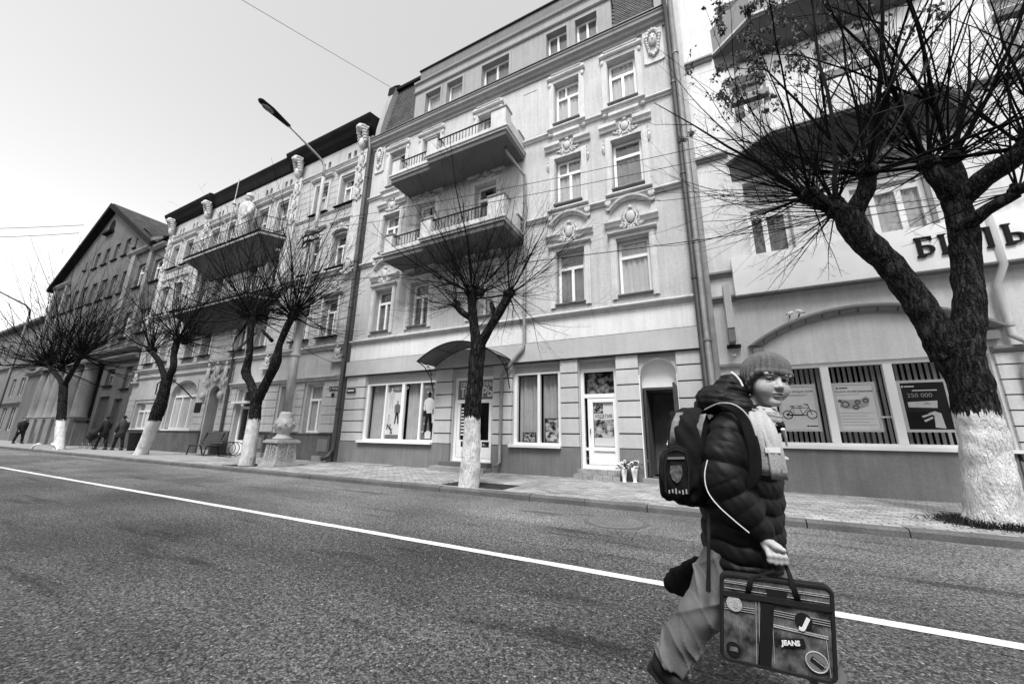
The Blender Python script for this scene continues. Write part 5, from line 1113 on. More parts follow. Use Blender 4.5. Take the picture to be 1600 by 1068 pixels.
def tree(label, base, limbs, heads, seed, ztop=1.45, n=18, leafs=(), zero=.1, amp=.1, nf=1.0, rk=1.0):
    t = thing('street_tree', label, 'tree', (base[0], base[1], zero), 'pollarded street trees along the kerb')
    mn = 'bark_%d' % seed; bark_mat(mn, ztop)
    b = MB()
    for i, (pts, rad) in enumerate(limbs): limb(b, pts, [q*rk for q in rad], n if i == 0 else max(10, int(n*.8)), seed+i, amp, .045 if n > 20 else .07)
    for h in heads: knuckles(b, h['c'], h['r']*(.4+.6*rk), h.get('k', 9), seed)
    b.build('trunk', mn, t, True)
    b = MB(); tips = []
    for i, h in enumerate(heads): tips += shoots(b, h['c'], h['r'], int(h['n']*nf), h['L'], h['r0'], seed*10+i, h.get('up', .55), h.get('spread', 1), h.get('side', 7), h.get('aim', (0,0,0)), h.get('low', -.25), h.get('pale'), h.get('sub', .35), h.get('thick', .1))
    b.build('crown', ['twig', 'twig_pale'], t)
    if leafs:
        rg = random.Random(seed+5); b = MB()
        for (lc, lr, ln) in leafs:
            pool = [q for q in tips if sum(((q[i]-lc[i])/(2.2*lr[i]))**2 for i in range(3)) < 1]
            if not pool: continue
            for i in range(ln):                                   # dry leaves still hanging on the twig ends
                p = rg.choice(pool)+Vector((rg.gauss(0,.03), rg.gauss(0,.03), rg.gauss(-.02,.03))); u = Vector((rg.uniform(-.6,.6), rg.uniform(-.6,.6), rg.uniform(-1.2,-.2))).normalized(); w = u.orthogonal(); w.rotate(Matrix.Rotation(rg.uniform(0, 6.28), 3, u)); s = rg.uniform(.04, .085)
                nn_ = u.cross(w)*s*.3
                b.add([p, p+u*s*.5+w*s*.3+nn_, p+u*s*1.25, p+u*s*.5-w*s*.3+nn_, p+u*s*.6], [(0,1,4),(1,2,4),(2,3,4),(3,0,4)]); b.tube([p-u*s*.5, p], .0015, 3)
        b.build('withered_leaves', 'dry_leaf', t, kind='stuff')
    return t
# 1: big forked tree at the right
y1 = 7.6
tree('large forked tree with a whitewashed trunk at the right edge', (3.2, y1), [
    ([(3.15,y1,.0),(3.17,y1,.25),(3.22,y1,.9),(3.25,y1,1.5),(3.24,y1,2.1),(3.18,y1-.02,2.5)], [.37,.30,.265,.245,.25,.30]),
    ([(3.15,y1,2.3),(3.02,y1-.03,2.85),(2.88,y1-.06,3.3),(2.72,y1-.1,3.75),(2.5,y1-.15,4.15),(2.38,y1-.15,4.45),(2.34,y1-.15,4.8)], [.24,.20,.19,.19,.19,.20,.20]),
    ([(3.28,y1,2.3),(3.45,y1+.02,2.9),(3.55,y1+.05,3.4),(3.62,y1+.05,3.9),(3.67,y1+.05,4.4),(3.68,y1+.05,4.8)], [.22,.185,.185,.18,.175,.18]),
    ([(2.36,y1-.15,4.7),(2.15,y1-.1,4.98),(1.92,y1-.1,5.2)], [.17,.14,.12]), ([(2.36,y1-.15,4.7),(2.55,y1-.3,5.0),(2.62,y1-.35,5.25)], [.17,.14,.12]), ([(2.34,y1-.15,4.7),(2.3,y1+.15,5.1)], [.16,.13]),
    ([(3.68,y1+.05,4.7),(3.5,y1-.1,5.05),(3.42,y1-.1,5.3)], [.16,.13,.11]), ([(3.68,y1+.05,4.7),(4.0,y1-.15,4.95),(4.35,y1-.25,5.15)], [.17,.15,.13]), ([(3.7,y1+.05,4.75),(3.82,y1+.2,5.2),(3.85,y1+.25,5.5)], [.15,.13,.1]),
    ([(3.6,y1,4.2),(3.8,y1-.25,4.35),(4.05,y1-.4,4.45)], [.12,.09,.07])],
    [dict(c=(1.9,y1-.1,5.25), r=.17, n=46, L=4.2, r0=.019, aim=(-.45,-.05,.1), low=-.75, pale=.06, side=9, thick=.15), dict(c=(2.62,y1-.35,5.3), r=.16, n=40, L=4.6, r0=.020, aim=(0,-.1,.2), pale=.06, side=9, thick=.2),
     dict(c=(2.3,y1+.18,5.15), r=.15, n=28, L=4.6, r0=.020, aim=(-.1,.1,.3), pale=.05, side=8, thick=.2), dict(c=(3.42,y1-.1,5.35), r=.15, n=34, L=4.6, r0=.020, aim=(0,-.1,.2), side=9, thick=.2),
     dict(c=(4.38,y1-.25,5.2), r=.18, n=52, L=3.8, r0=.019, aim=(.25,-.1,.1), low=-.5, side=9, thick=.2), dict(c=(3.85,y1+.25,5.55), r=.15, n=34, L=4.5, r0=.020, aim=(.1,0,.3), side=8, thick=.2),
     dict(c=(4.05,y1-.4,4.5), r=.1, n=14, L=2.6, r0=.014, aim=(.2,-.2,-.1), low=-.6), dict(c=(2.2,y1-.1,4.85), r=.14, n=34, L=3.0, r0=.012, aim=(-.75,-.1,-.45), low=-.9, up=.35, side=9, thick=.05)],
    1, 1.5, 44, [((1.2,y1-.3,9.0),(.42,.7,.5),800), ((1.8,y1-.3,8.8),(.42,.7,.6),800), ((.9,y1-.3,8.3),(.35,.6,.35),260), ((.05,y1-.2,6.85),(.12,.1,.25),45), ((-.2,y1,5.2),(.14,.06,.06),40), ((3.45,y1-.4,9.4),(.35,.5,.5),420), ((3.6,y1-.4,8.2),(.2,.3,.4),200)], amp=.12, nf=1.0, rk=.9)
# 2: middle tree in front of the canopy
y2 = 6.98
tree("middle forked tree with a whitewashed trunk in front of the shop canopy", (-4.52, y2), [
    ([(-4.54,y2,.0),(-4.54,y2,.2),(-4.53,y2,.8),(-4.53,y2,1.5),(-4.50,y2,2.2),(-4.47,y2,2.8),(-4.44,y2,3.2)], [.29,.265,.235,.225,.215,.21,.2]),
    ([(-4.48,y2,3.0),(-4.58,y2,3.5),(-4.66,y2,3.95),(-4.68,y2,4.3)], [.17,.135,.13,.15]), ([(-4.42,y2,3.05),(-4.15,y2-.05,3.4),(-3.9,y2-.08,3.72),(-3.7,y2-.08,4.05)], [.15,.115,.115,.13]),
    ([(-4.62,y2,3.7),(-4.85,y2-.1,3.85),(-5.0,y2-.12,4.0)], [.1,.09,.08]), ([(-4.0,y2,3.6),(-4.05,y2-.1,3.85),(-4.08,y2-.12,3.98)], [.08,.07,.06])],
    [dict(c=(-4.7,y2,4.35), r=.17, n=80, L=3.44, r0=0.0117, low=-0.60, side=10), dict(c=(-3.66,y2-.08,4.12), r=.14, n=62, L=3.00, r0=0.0108, low=-0.75, side=10, aim=(.1,0,0)), dict(c=(-5.02,y2-.12,4.05), r=.11, n=44, L=2.50, r0=0.0090, low=-0.55, aim=(-.5,0,-.05), side=9), dict(c=(-4.45,y2,4.3), r=.12, n=26, L=3.50, r0=0.0117, low=.4)], 2, 1.45, 22, rk=.8)
# 3: tree beside the lamp post
y3 = 7.35
tree('forked tree with a whitewashed trunk just left of the lamp post', (-13.1, y3), [
    ([(-13.1,y3,.0),(-13.1,y3,.3),(-13.12,y3,1.0),(-13.14,y3,1.6),(-13.2,y3,2.2)], [.38,.345,.31,.28,.27]),
    ([(-13.2,y3,2.1),(-13.7,y3,2.7),(-14.1,y3,3.1),(-14.1,y3,3.7),(-14.25,y3,4.4),(-14.35,y3,5.1)], [.24,.2,.24,.17,.17,.19]), ([(-13.15,y3,2.1),(-12.75,y3,2.8),(-12.5,y3,3.3),(-12.45,y3,3.9),(-12.25,y3,4.4),(-12.05,y3,4.75)], [.24,.22,.26,.16,.17,.18]),
    ([(-12.9,y3,4.1),(-13.4,y3-.1,4.5)], [.1,.08]), ([(-12.1,y3,4.6),(-11.7,y3-.1,4.95)], [.13,.1]), ([(-14.3,y3,4.9),(-14.8,y3,5.2)], [.14,.11])],
    [dict(c=(-14.4,y3,5.2), r=.24, n=110, L=5.25, r0=0.0171, low=-0.55, side=10), dict(c=(-12.0,y3,4.85), r=.22, n=90, L=4.88, r0=0.0162, low=-0.60, side=10), dict(c=(-14.85,y3,5.25), r=.15, n=50, L=4.50, r0=0.0144, aim=(-.5,0,0), low=-0.45, side=9), dict(c=(-11.65,y3-.1,5.0), r=.13, n=44, L=4.00, r0=0.0135, aim=(.4,0,0), low=-0.55, side=9)], 3, 1.5, 18, rk=.62)
# 4: leaning tree
y4 = 7.9
tree('leaning tree with a whitewashed trunk in front of the arched window', (-21.9, y4), [
    ([(-22.0,y4,.0),(-21.9,y4,.3),(-21.6,y4,1.1),(-21.3,y4,2.0),(-21.2,y4,2.9),(-21.2,y4,3.4)], [.42,.36,.33,.36,.3,.28]),
    ([(-21.2,y4,3.2),(-21.9,y4,3.8),(-22.4,y4,4.2),(-23.3,y4,4.7)], [.22,.17,.17,.17]), ([(-21.2,y4,3.2),(-20.9,y4,3.8),(-21.1,y4,4.4),(-21.1,y4,5.0)], [.22,.19,.18,.2])],
    [dict(c=(-23.5,y4,4.85), r=.24, n=80, L=4.12, r0=0.0153, low=-0.55, side=8), dict(c=(-21.1,y4,5.15), r=.26, n=95, L=4.38, r0=0.0162, low=-0.60, side=8), dict(c=(-20.4,y4,4.9), r=.16, n=40, L=3.75, r0=0.0144, low=-0.55, aim=(.4,0,0), side=8)], 4, 1.5, 16, rk=.66)
# 5: far tree
y5 = 7.4
tree('far tree with a whitewashed trunk and low white hoop before the columns', (-29.7, y5), [
    ([(-29.7,y5,.0),(-29.9,y5,.4),(-30.6,y5,1.5),(-31.3,y5,2.6),(-31.9,y5,3.6)], [.52,.45,.42,.4,.38]),
    ([(-31.8,y5,3.4),(-33.4,y5,4.1),(-35.4,y5,4.8)], [.3,.25,.24]), ([(-31.8,y5,3.4),(-31.2,y5,4.2),(-30.6,y5,4.9)], [.3,.25,.24])],
    [dict(c=(-35.6,y5,4.95), r=.34, n=95, L=6.50, r0=0.0234, low=-0.50, side=7), dict(c=(-30.5,y5,5.05), r=.34, n=95, L=6.50, r0=0.0234, low=-0.55, side=7), dict(c=(-33.2,y5,4.6), r=.25, n=60, L=6.75, r0=0.0234, low=.2, side=7), dict(c=(-37.0,y5,5.0), r=.25, n=50, L=6.00, r0=0.0216, low=-0.45, aim=(-.6,0,0), side=7)], 5, 1.55, 14, rk=.45)
h = thing('tree_guard', 'low white hoop guard around the foot of the far tree', 'tree guard', (-29.7, 7.0, .1))
for s_ in (-1, 1): MB().tube([(-29.9+s_*1.0*math.cos(a*math.pi/2/10+.0), 6.95+.2*s_, .1+.26*math.sin(a*math.pi/2/10)**1.0) for a in range(11)], .05, 6).build('hoop', 'plaster_white', h)
# grass tuft at the foot of the big tree
rg = random.Random(12); b = MB()
for i in range(2200):
    a = rg.uniform(0, 6.28); r_ = .26+abs(rg.gauss(0, .13)); x_, y_ = 3.15+r_*math.cos(a)*1.2, 7.55+r_*math.sin(a); hh = rg.uniform(.02, .13)*(1.2-r_); lx, ly = rg.gauss(0, .07), rg.gauss(0, .07)
    b.add([(x_-.005,y_,.09),(x_+.005,y_,.09),(x_+lx*.5+.003,y_+ly*.5,.09+hh*.7),(x_+lx,y_+ly,.09+hh),(x_+lx*.5-.003,y_+ly*.5,.09+hh*.7)], [(0,1,2,3,4)])
o = b.build('grass', 'soil'); tag(o, 'dark tuft of grass at the foot of the large tree', 'grass', kind='stuff')
# ------------------------------------------------------------------ lamps, wires, bench, bin, people far off
L1 = thing('street_lamp', 'tall grey street lamp with ornate cast base between two trees, curved arm', 'street lamp', (-12.0, 7.7, .1), 'street lamps')
b = MB(); lx, ly = -12.05, 7.7
for r_, z0, z1 in ((.40,.1,.17),(.355,.17,.22)): b.box(lx-r_, lx+r_, ly-r_, ly+r_, z0, z1)
vs = [(lx+s*r_, ly+t_*r_, z) for r_, z in ((.33,.22),(.285,.8)) for s, t_ in ((-1,-1),(1,-1),(1,1),(-1,1))]
b.add(vs, [(0,1,5,4),(1,2,6,5),(2,3,7,6),(3,0,4,7)]); b.box(lx-.37, lx+.37, ly-.37, ly+.37, .80, .87); b.box(lx-.33, lx+.33, ly-.33, ly+.33, .87, .9); ped = b.build('pedestal', 'lamp_paint', L1)
b = MB()
for sgn, ax in ((-1, 'y'), (1, 'x')):
    for k_ in (-.15, .15):
        c = (lx+k_, ly-.325, .5) if ax == 'y' else (lx+.325, ly+k_, .5)
        for zz in (.37, .52, .66):
            for j in range(6): a = j*1.05; b.ell((c[0]+(.055*math.cos(a) if ax == 'y' else 0), c[1]+(.055*math.cos(a) if ax == 'x' else 0), zz+.055*math.sin(a)), (.025,.025,.025), 6, 4)
    if ax == 'y': b.box(lx-.02, lx+.02, ly-.345, ly-.3, .3, .75)
    else: b.box(lx+.3, lx+.345, ly-.02, ly+.02, .3, .75)
b.build('relief', 'lamp_paint', ped)
b = MB(); b.lathe([(.28,.9),(.29,.94),(.2,1.0),(.17,1.1),(.26,1.2),(.285,1.35),(.25,1.5),(.19,1.6),(.2,1.66),(.17,1.72),(.15,1.75)], (lx,ly,0), 20); vz = b.build('vase_shaft', 'lamp_paint', L1, True)
b = MB()
for j in range(12): a = j*.5236; b.ell((lx+.265*math.cos(a), ly+.265*math.sin(a), 1.3+.08*(j % 2)), (.05,.05,.07), 6, 5)
b.build('leaf_relief', 'lamp_paint', vz)
b = MB(); b.lathe([(.135,1.75),(.13,3.6),(.125,3.62),(.115,5.8),(.105,5.85),(.095,8.1),(.075,8.2),(.065,10.4)], (lx,ly,0), 16); b.tube([(lx,ly,10.38),(lx-.02,ly,10.8),(lx-.05,ly-.1,11.05),(lx-.08,ly-.3,11.17),(lx-.1,6.2,11.52)], [.055,.05,.045,.04,.035], 10); b.build('pole', 'lamp_paint', L1, True)
for z in (3.6, 5.85, 6.0, 8.15): MB().lathe([(.15,-.05),(.165,0),(.15,.05)], (lx,ly,z), 14).build('collar', 'lamp_paint', L1)
b = MB(); b.prism([(0,0)]*3, 0, 0) if False else None
hv = [(-.1,6.25,.03,.09),(-.1,5.95,.05,.12),(-.1,5.6,.07,.16),(-.1,5.25,.05,.13),(-.1,5.18,.02,.06)]
vs = []; 
for dx, y_, hh, ww in hv:
    zc = 11.52+(6.2-y_)*.16
    for j in range(10): a = 6.2832*j/10; vs.append((lx+dx+ww*math.cos(a), y_, zc+hh*math.sin(a)))
b = MB(); b.add(vs, [(i*10+j, i*10+(j+1) % 10, (i+1)*10+(j+1) % 10, (i+1)*10+j) for i in range(4) for j in range(10)]+[tuple(range(9,-1,-1)), tuple(range(40,50))]); b.build('lamp_head', 'iron', L1, True)
MB().ell((lx-.1,5.5,11.57), (.11,.22,.06), 10, 6).build('lens', 'zinc', L1, True)
for z, w_ in ((8.0, .55), (7.75, .35), (5.95, .5)):
    b = MB(); b.tube([(lx-w_,ly-.1,z),(lx+w_,ly-.1,z)], .03, 6); b.tube([(lx-w_,ly-.1,z),(lx-w_-.1,ly-.15,z-.25)], .02, 5); b.tube([(lx+w_,ly-.1,z),(lx+w_+.12,ly-.1,z+.1)], .02, 5); b.tube([(lx-.2+.14*math.cos(a*.7),ly-.18,z-.16+.14*math.sin(a*.7)) for a in range(9)], .022, 5, closed=True); b.build('bracket', 'iron', L1)
L2 = thing('street_lamp', 'far street lamp with curved arm at the left edge beside the terrace', 'street lamp', (-44.5, 7.6, .1), 'street lamps')
MB().lathe([(.16,.1),(.15,1.5),(.1,1.6),(.07,9.3)], (-44.5,7.6,0), 10).build('pole', 'pipe_dark', L2, True); MB().tube([(-44.5,7.6,9.25),(-44.5,7.55,9.7),(-44.5,7.3,9.98),(-44.5,5.9,10.6)], [.07,.06,.055,.05], 8).build('arm', 'pipe_dark', L2, True); MB().ell((-44.5,5.6,10.7), (.15,.4,.08), 10, 6).build('lamp_head', 'iron', L2, True)
def wire(label, a, c, sag=.25, r_=.009):
    a, c = Vector(a), Vector(c); n_ = 24; pts = []
    for i in range(n_+1): q = i/n_; p = a.lerp(c, q); p.z -= sag*4*q*(1-q); pts.append(p)
    o = MB().tube(pts, r_, 4).build('overhead_wire', 'wire'); tag(o, label, 'wire', 'overhead wires'); return o
wire('overhead wire rising from the attic of the pale house across the sky', (-11.28,10.05,16.3), (-12.4,-10,9.05), .1, .010)
wire('upper wire of the pair from lamp post across the third floor', (lx,7.6,8.45), (6.4,9.98,8.35), .25); wire('lower wire of the pair from lamp post across the third floor', (lx,7.6,8.15), (6.4,9.98,8.0), .3)
wire('single wire from the lower lamp bracket across the second floor', (lx,7.6,6.15), (6.2,9.98,5.75), .25, .011); wire('wire crossing the ornate house just above the lower balcony', (-31,8.2,8.6), (lx,7.6,7.8), .3, .009)
wire('upper wire from the gabled house towards the left edge', (-46.0,9.1,18.0), (-43.5,1.0,12.6), .1, .02); wire('lower wire from the gabled house towards the left edge', (-46.6,9.1,17.4), (-43.0,1.0,11.9), .15, .02)
wire('thin wire sloping over the second floor of white building', (.3,9.9,6.5), (6.2,9.98,5.9), .15, .008)
bn = thing('park_bench', 'dark slatted bench against the wall of the ornate house', 'bench', (-19.9, 9.3, .1))
for i in range(5): bx('seat_slat', 'wood_dark', bn, -20.8, -19.0, 8.95+.1*i, 9.03+.1*i, .50, .54)
for i in range(5): MB().add([(-20.8,9.46+.04*i,.6+.1*i),(-19.0,9.46+.04*i,.6+.1*i),(-19.0,9.49+.04*i,.68+.1*i),(-20.8,9.49+.04*i,.68+.1*i),(-20.8,9.49+.04*i,.59+.1*i),(-19.0,9.49+.04*i,.59+.1*i),(-19.0,9.52+.04*i,.67+.1*i),(-20.8,9.52+.04*i,.67+.1*i)], [(0,1,2,3),(4,7,6,5),(0,4,5,1),(3,2,6,7),(0,3,7,4),(1,5,6,2)]).build('back_slat', 'wood_dark', bn)
for x_ in (-20.6, -19.2):
    b = MB(); b.tube([(x_,8.95,.1),(x_,9.0,.48),(x_,9.45,.48),(x_,9.6,1.05)], .025, 6); b.tube([(x_,9.55,.1),(x_,9.42,.48)], .025, 6); b.build('leg', 'iron', bn)
bi = thing('litter_bin', 'dark round litter bin beside the leaning tree', 'bin', (-23.6, 8.2, .1))
MB().lathe([(.24,0),(.3,.75),(.31,.8),(.28,.8),(.24,.1)], (-23.6,8.2,.2), 16).build('drum', 'iron', bi); MB().tube([(-23.6,8.5,.1),(-23.6,8.5,1.05)], .03, 6).build('post', 'iron', bi)
rk = thing('bicycle_rack', 'small dark bicycle rack of wire hoops by the glazed door', 'bicycle rack', (-17.9, 9.4, .1))
for i in range(3): MB().tube([(-18.3+.3*i+.0, 9.4+.28*math.cos(a*.5236), .42+.28*math.sin(a*.5236)) for a in range(12)], .016, 5, closed=True).build('hoop', 'iron', rk)
MB().tube([(-18.5,9.15,.12),(-17.5,9.15,.12)], .02, 5).build('base_rail', 'iron', rk)
mat('dark_cloth', .018, .9, .3, 5); mat('dark_cloth2', .045, .9, .3, 5)
def person(x, y_, label, face, ph, coat, H=1.68, arm=.25):
    """walker: continuous body with tapered limbs; a coat and hair over it"""
    t = thing('person', label, 'person', (x, y_, .1)); f = Vector((math.cos(face), math.sin(face), 0)); s = Vector((-f.y, f.x, 0)); o = Vector((x, y_, .1)); k = H/1.68; Z = Vector((0,0,1))
    def p(a, c, z): return o+(f*a+s*c+Z*z)*k
    b = MB()
    for sg in (-1, 1):
        st = sg*ph
        b.tube([p(0,sg*.09,.88), p(st*.22,sg*.09,.48), p(st*.42-.03,sg*.09,.09)], [.085*k,.06*k,.042*k], 8); b.tube([p(st*.42-.08,sg*.09,.05), p(st*.42+.05,sg*.09,.05), p(st*.42+.17,sg*.09,.035)], [.045*k,.05*k,.03*k], 8)
        b.tube([p(0,sg*.19,1.37), p(-st*arm*.6,sg*.23,1.1), p(-st*arm+.1,sg*.21,.86)], [.055*k,.045*k,.032*k], 8); b.ell(p(-st*arm+.12,sg*.21,.80), (.03*k,.03*k,.05*k), 8, 6)
    b.tube([p(0,0,.84),p(0,0,1.05),p(.01,0,1.3),p(.0,0,1.42),p(.0,0,1.5)], [.14*k,.125*k,.16*k,.09*k,.05*k], 12); b.ell(p(.02,0,1.58), (.085*k,.08*k,.11*k), 12, 9); b.ell(p(.11,0,1.57), (.02*k,.015*k,.02*k), 6, 5)
    b.build('body', 'skin_far', t, True)
    b = MB(); b.tube([p(0,0,.62),p(0,0,.9),p(0,0,1.1),p(.01,0,1.32),p(0,0,1.44),p(0,0,1.5)], [.2*k,.19*k,.17*k,.2*k,.12*k,.075*k], 12)
    for sg in (-1, 1): st = sg*ph; b.tube([p(0,sg*.19,1.37), p(-st*arm*.6,sg*.23,1.1), p(-st*arm+.09,sg*.21,.88)], [.08*k,.065*k,.05*k], 8)
    b.build('coat', coat, t, True)
    b = MB()
    for sg in (-1, 1): st = sg*ph; b.tube([p(0,sg*.09,.85), p(st*.22,sg*.09,.48), p(st*.42-.03,sg*.09,.12)], [.1*k,.075*k,.06*k], 8); b.tube([p(st*.42-.1,sg*.09,.05), p(st*.42+.05,sg*.09,.055), p(st*.42+.18,sg*.09,.035)], [.05*k,.055*k,.035*k], 8)
    b.build('trousers', 'dark_cloth', t, True)
    b = MB(); b.ell(p(-.005,0,1.62), (.095*k,.09*k,.10*k), 12, 8); b.build('hair', 'dark_cloth', t, True)
mat('skin_far', .35, .6, .05, 5)
person(-28.4, 8.5, 'person in a dark coat pushing a pram on far pavement', 3.3, .6, 'dark_cloth'); person(-27.3, 8.8, 'person in a dark jacket walking right behind the pram pusher', 3.2, .5, 'dark_cloth2', 1.72); person(-42.2, 8.5, 'lone walker in dark clothes at the far left edge', .2, .6, 'dark_cloth', 1.7)
pr_ = thing('pram', 'dark pram with thin wheels in front of the walkers', 'pram', (-29.5, 8.4, .1))
b = MB(); b.lathe([(.1,0),(.3,.12),(.34,.3),(.3,.3),(.1,.1)], (-29.5,8.4,.55), 12, sx=1.3, sy=.7); b.ell((-29.3,8.4,.9), (.28,.22,.25), 10, 7); b.build('carrycot', 'dark_cloth', pr_, True)
for dx in (-.4, .4):
    for dy in (-.2, .2): MB().tube([(-29.5+dx+.16*math.cos(a*.5236), 8.4+dy, .27+.16*math.sin(a*.5236)) for a in range(12)], .015, 5, closed=True).build('wheel', 'zinc', pr_)
b = MB(); b.tube([(-29.9,8.4,.27),(-29.1,8.4,.7),(-28.7,8.4,1.1)], .018, 5); b.tube([(-29.1,8.4,.27),(-29.9,8.4,.75)], .018, 5); b.build('chassis', 'iron', pr_)

fb = thing('flower_bunch', 'bunch of round white flowers hanging at the open side door', 'flowers', (-.83, 9.5, .8))
rg = random.Random(3)
for i in range(7):
    c = (-.83+rg.uniform(-.06,.06), 9.5+rg.uniform(-.05,.05), .82+.055*i)
    b = MB(); [b.ell((c[0]+.03*math.cos(k*1.05), c[1]+.03*math.sin(k*1.05), c[2]+.012*(k % 2)), (.03,.03,.028), 7, 5) for k in range(6)]; b.build('bloom', 'plaster_white', fb, True)
MB().tube([(-.83,9.5,1.2),(-.80,9.55,.9),(-.80,9.6,.5),(-.80,9.6,.2)], .008, 5).build('stem', 'soil', fb)

# the row across the street: behind the camera, seen in the panes as a dark reflection
O_ = thing('opposite_terrace', 'grey terrace across the street, seen only as a reflection in the shop windows', 'building', (-10, -7, 0))
ow = [(-69.2+2.7*i, -68.0+2.7*i, z, z+1.7) for i in range(40) for z in (1.0, 4.4, 7.2)]
b = MB(); b.box(-72, 42, -17, -7, 0, 9.6); b.build('wall', 'stucco_e', O_)
one('windows', 'print_dark', O_, lambda g_: [g_.box(h[0], h[1], -6.995, -6.97, h[2], h[3]) for h in ow], kind='stuff')
MB().prof([(-6.6,9.55),(-6.6,9.75),(-12,12.2),(-17.4,9.75),(-17.4,9.55)], -72.3, 42.3).build('roof', 'tile', O_)
g = MB().box(-400, 120, -7, -2.2, -.05, .1).build('opposite_pavement', 'concrete'); tag(g, kind='structure')
# ------------------------------------------------------------------ the schoolboy
def surf_net(f, lo, hi, h):
    """smooth closed surface of an implicit body f(P) < 0 (naive surface nets)"""
    ax = [np.arange(lo[i], hi[i]+h, h) for i in range(3)]; X, Y, Z = np.meshgrid(*ax, indexing='ij'); V = f(X, Y, Z); n = V.shape
    S = V < 0; c = [n[0]-1, n[1]-1, n[2]-1]; pos = np.zeros(c+[3]); cnt = np.zeros(c)
    def sl(i, j, k, A): return A[i:i+c[0], j:j+c[1], k:k+c[2]]
    cor = [(i, j, k) for i in (0, 1) for j in (0, 1) for k in (0, 1)]
    for a in cor:
        for d in range(3):
            if a[d]: continue
            e = list(a); e[d] = 1; va, vb = sl(*a, V), sl(*e, V); m = (va < 0) != (vb < 0); t = np.where(m, va/np.where(m, va-vb, 1), 0)
            for q in range(3): pos[..., q] += np.where(m, a[q]+(t if q == d else 0), 0)
            cnt += m
    act = cnt > 0; idx = -np.ones(c, int); idx[act] = np.arange(act.sum()); ii = np.argwhere(act); P = (pos[act]/cnt[act][:, None]+ii)*h+np.array(lo)
    F = []
    for d in range(3):
        a0 = [slice(1, c[0]), slice(1, c[1]), slice(1, c[2])]; a0[d] = slice(0, c[d]); g = np.stack(np.meshgrid(*[np.arange(s.start, s.stop) for s in a0], indexing='ij'), -1).reshape(-1, 3)
        e = np.zeros(3, int); e[d] = 1; s0 = S[tuple(g.T)]; s1 = S[tuple((g+e).T)]; m = s0 != s1; g = g[m]; fl = s0[m]; u, w = np.zeros(3, int), np.zeros(3, int); u[(d+1) % 3] = 1; w[(d+2) % 3] = 1
        q = np.stack([idx[tuple((g-u-w).T)], idx[tuple((g-w).T)], idx[tuple(g.T)], idx[tuple((g-u).T)]], 1); q[~fl] = q[~fl][:, ::-1]; F.append(q)
    F = np.concatenate(F); F = F[(F >= 0).all(1)]
    return P, F
def smin(a, b, k): h = np.clip(.5+.5*(b-a)/k, 0, 1); return b+(a-b)*h-k*h*(1-h)
def smax(a, b, k): return -smin(-a, -b, k)
def sell(X, Y, Z, c, r, M=None):
    P = np.stack([X-c[0], Y-c[1], Z-c[2]], -1)
    if M is not None: P = P@np.array(M)                 # columns of M are the local axes
    k0 = np.sqrt(((P/np.array(r))**2).sum(-1)); k1 = np.sqrt(((P/np.array(r)**2)**2).sum(-1)); return k0*(k0-1)/np.maximum(k1, 1e-6)
def scap(X, Y, Z, a, b, ra, rb):
    a, b = np.array(a), np.array(b); d = b-a; P = np.stack([X-a[0], Y-a[1], Z-a[2]], -1); t = np.clip((P@d)/(d@d), 0, 1); return np.sqrt(((P-t[..., None]*d)**2).sum(-1))-(ra+(rb-ra)*t), t
def chain(X, Y, Z, pts, rad, k=.02, quilt=0, pitch=.06, amp=.0):
    f = None; s0 = 0
    for i in range(len(pts)-1):
        d, t = scap(X, Y, Z, pts[i], pts[i+1], rad[i], rad[i+1]); L_ = np.linalg.norm(np.array(pts[i+1])-np.array(pts[i]))
        if amp: d = d-amp*(np.abs(np.sin(np.pi*(s0+t*L_)/pitch))**.6-.6)
        s0 += L_; f = d if f is None else smin(f, d, k)
    return f
def mesh_obj(name, P, F, m, parent, mats=None, faces_m=None):
    me = bpy.data.meshes.new(name); b = BASE.get(parent.name, (0,0,0)); me.from_pydata([tuple(q) for q in (P-np.array(b))], [], [tuple(int(i) for i in q) for q in F]); me.update()
    for q in ([m] if isinstance(m, str) else m): me.materials.append(MATS[q])
    if faces_m is not None: me.polygons.foreach_set('material_index', faces_m)
    me.polygons.foreach_set('use_smooth', [True]*len(me.polygons)); o = bpy.data.objects.new(name, me); COL.objects.link(o); o.parent = parent; BASE[o.name] = b; return o
def wob(X, Y, Z, s, a): return a*(np.sin(X*s*1.3+Y*s*.7+2)*np.sin(Z*s+X*s*.5)+.6*np.sin(Y*s*1.7-Z*s*1.2+1)*np.sin(X*s*.9+.4))
mat('skin', .42, .55, .10, 30, .08, 220, .3, .05, 120); mat('lip', .20, .45, .05, 8); mat('eye_white', .26, .25, 0); mat('iris', .02, .15, 0, spec=.6); mat('brow', .14, .8, .2, 40)
mat('nylon', .007, .58, .3, 6, .08, 70, .22); mat('knit', .13, .95, .2, 30, .35, 130, .1, .2, 160); mat('scarf', .42, .95, .08, 9, .3, 140, .1, .08, 120); mat('cotton', .15, .95, .25, 7, .12, 150, .08, .08, 260)
mat('rubber', .012, .6, .2, 9); mat('webbing', .012, .8, .2, 30); mat('piping', .75, .6, .05, 9); mat('pack_pattern', .16, .7, .7, 24, .1, 60); mat('pack', .009, .8, .3, 9, .15, 120, .15); mat('emblem', .10, .6, .8, 60)
KB = (0.08, 2.10)
def crv(pts, k=6):
    P_ = [Vector(q) for q in pts]; out = []
    for i in range(len(P_)-1):
        a, c, d, e = P_[max(i-1, 0)], P_[i], P_[i+1], P_[min(i+2, len(P_)-1)]
        for j in range(k): t = j/k; out.append(.5*((2*c)+(d-a)*t+(2*a-5*c+4*d-e)*t*t+(3*c-a-3*d+e)*t**3))
    return out+[P_[-1]]
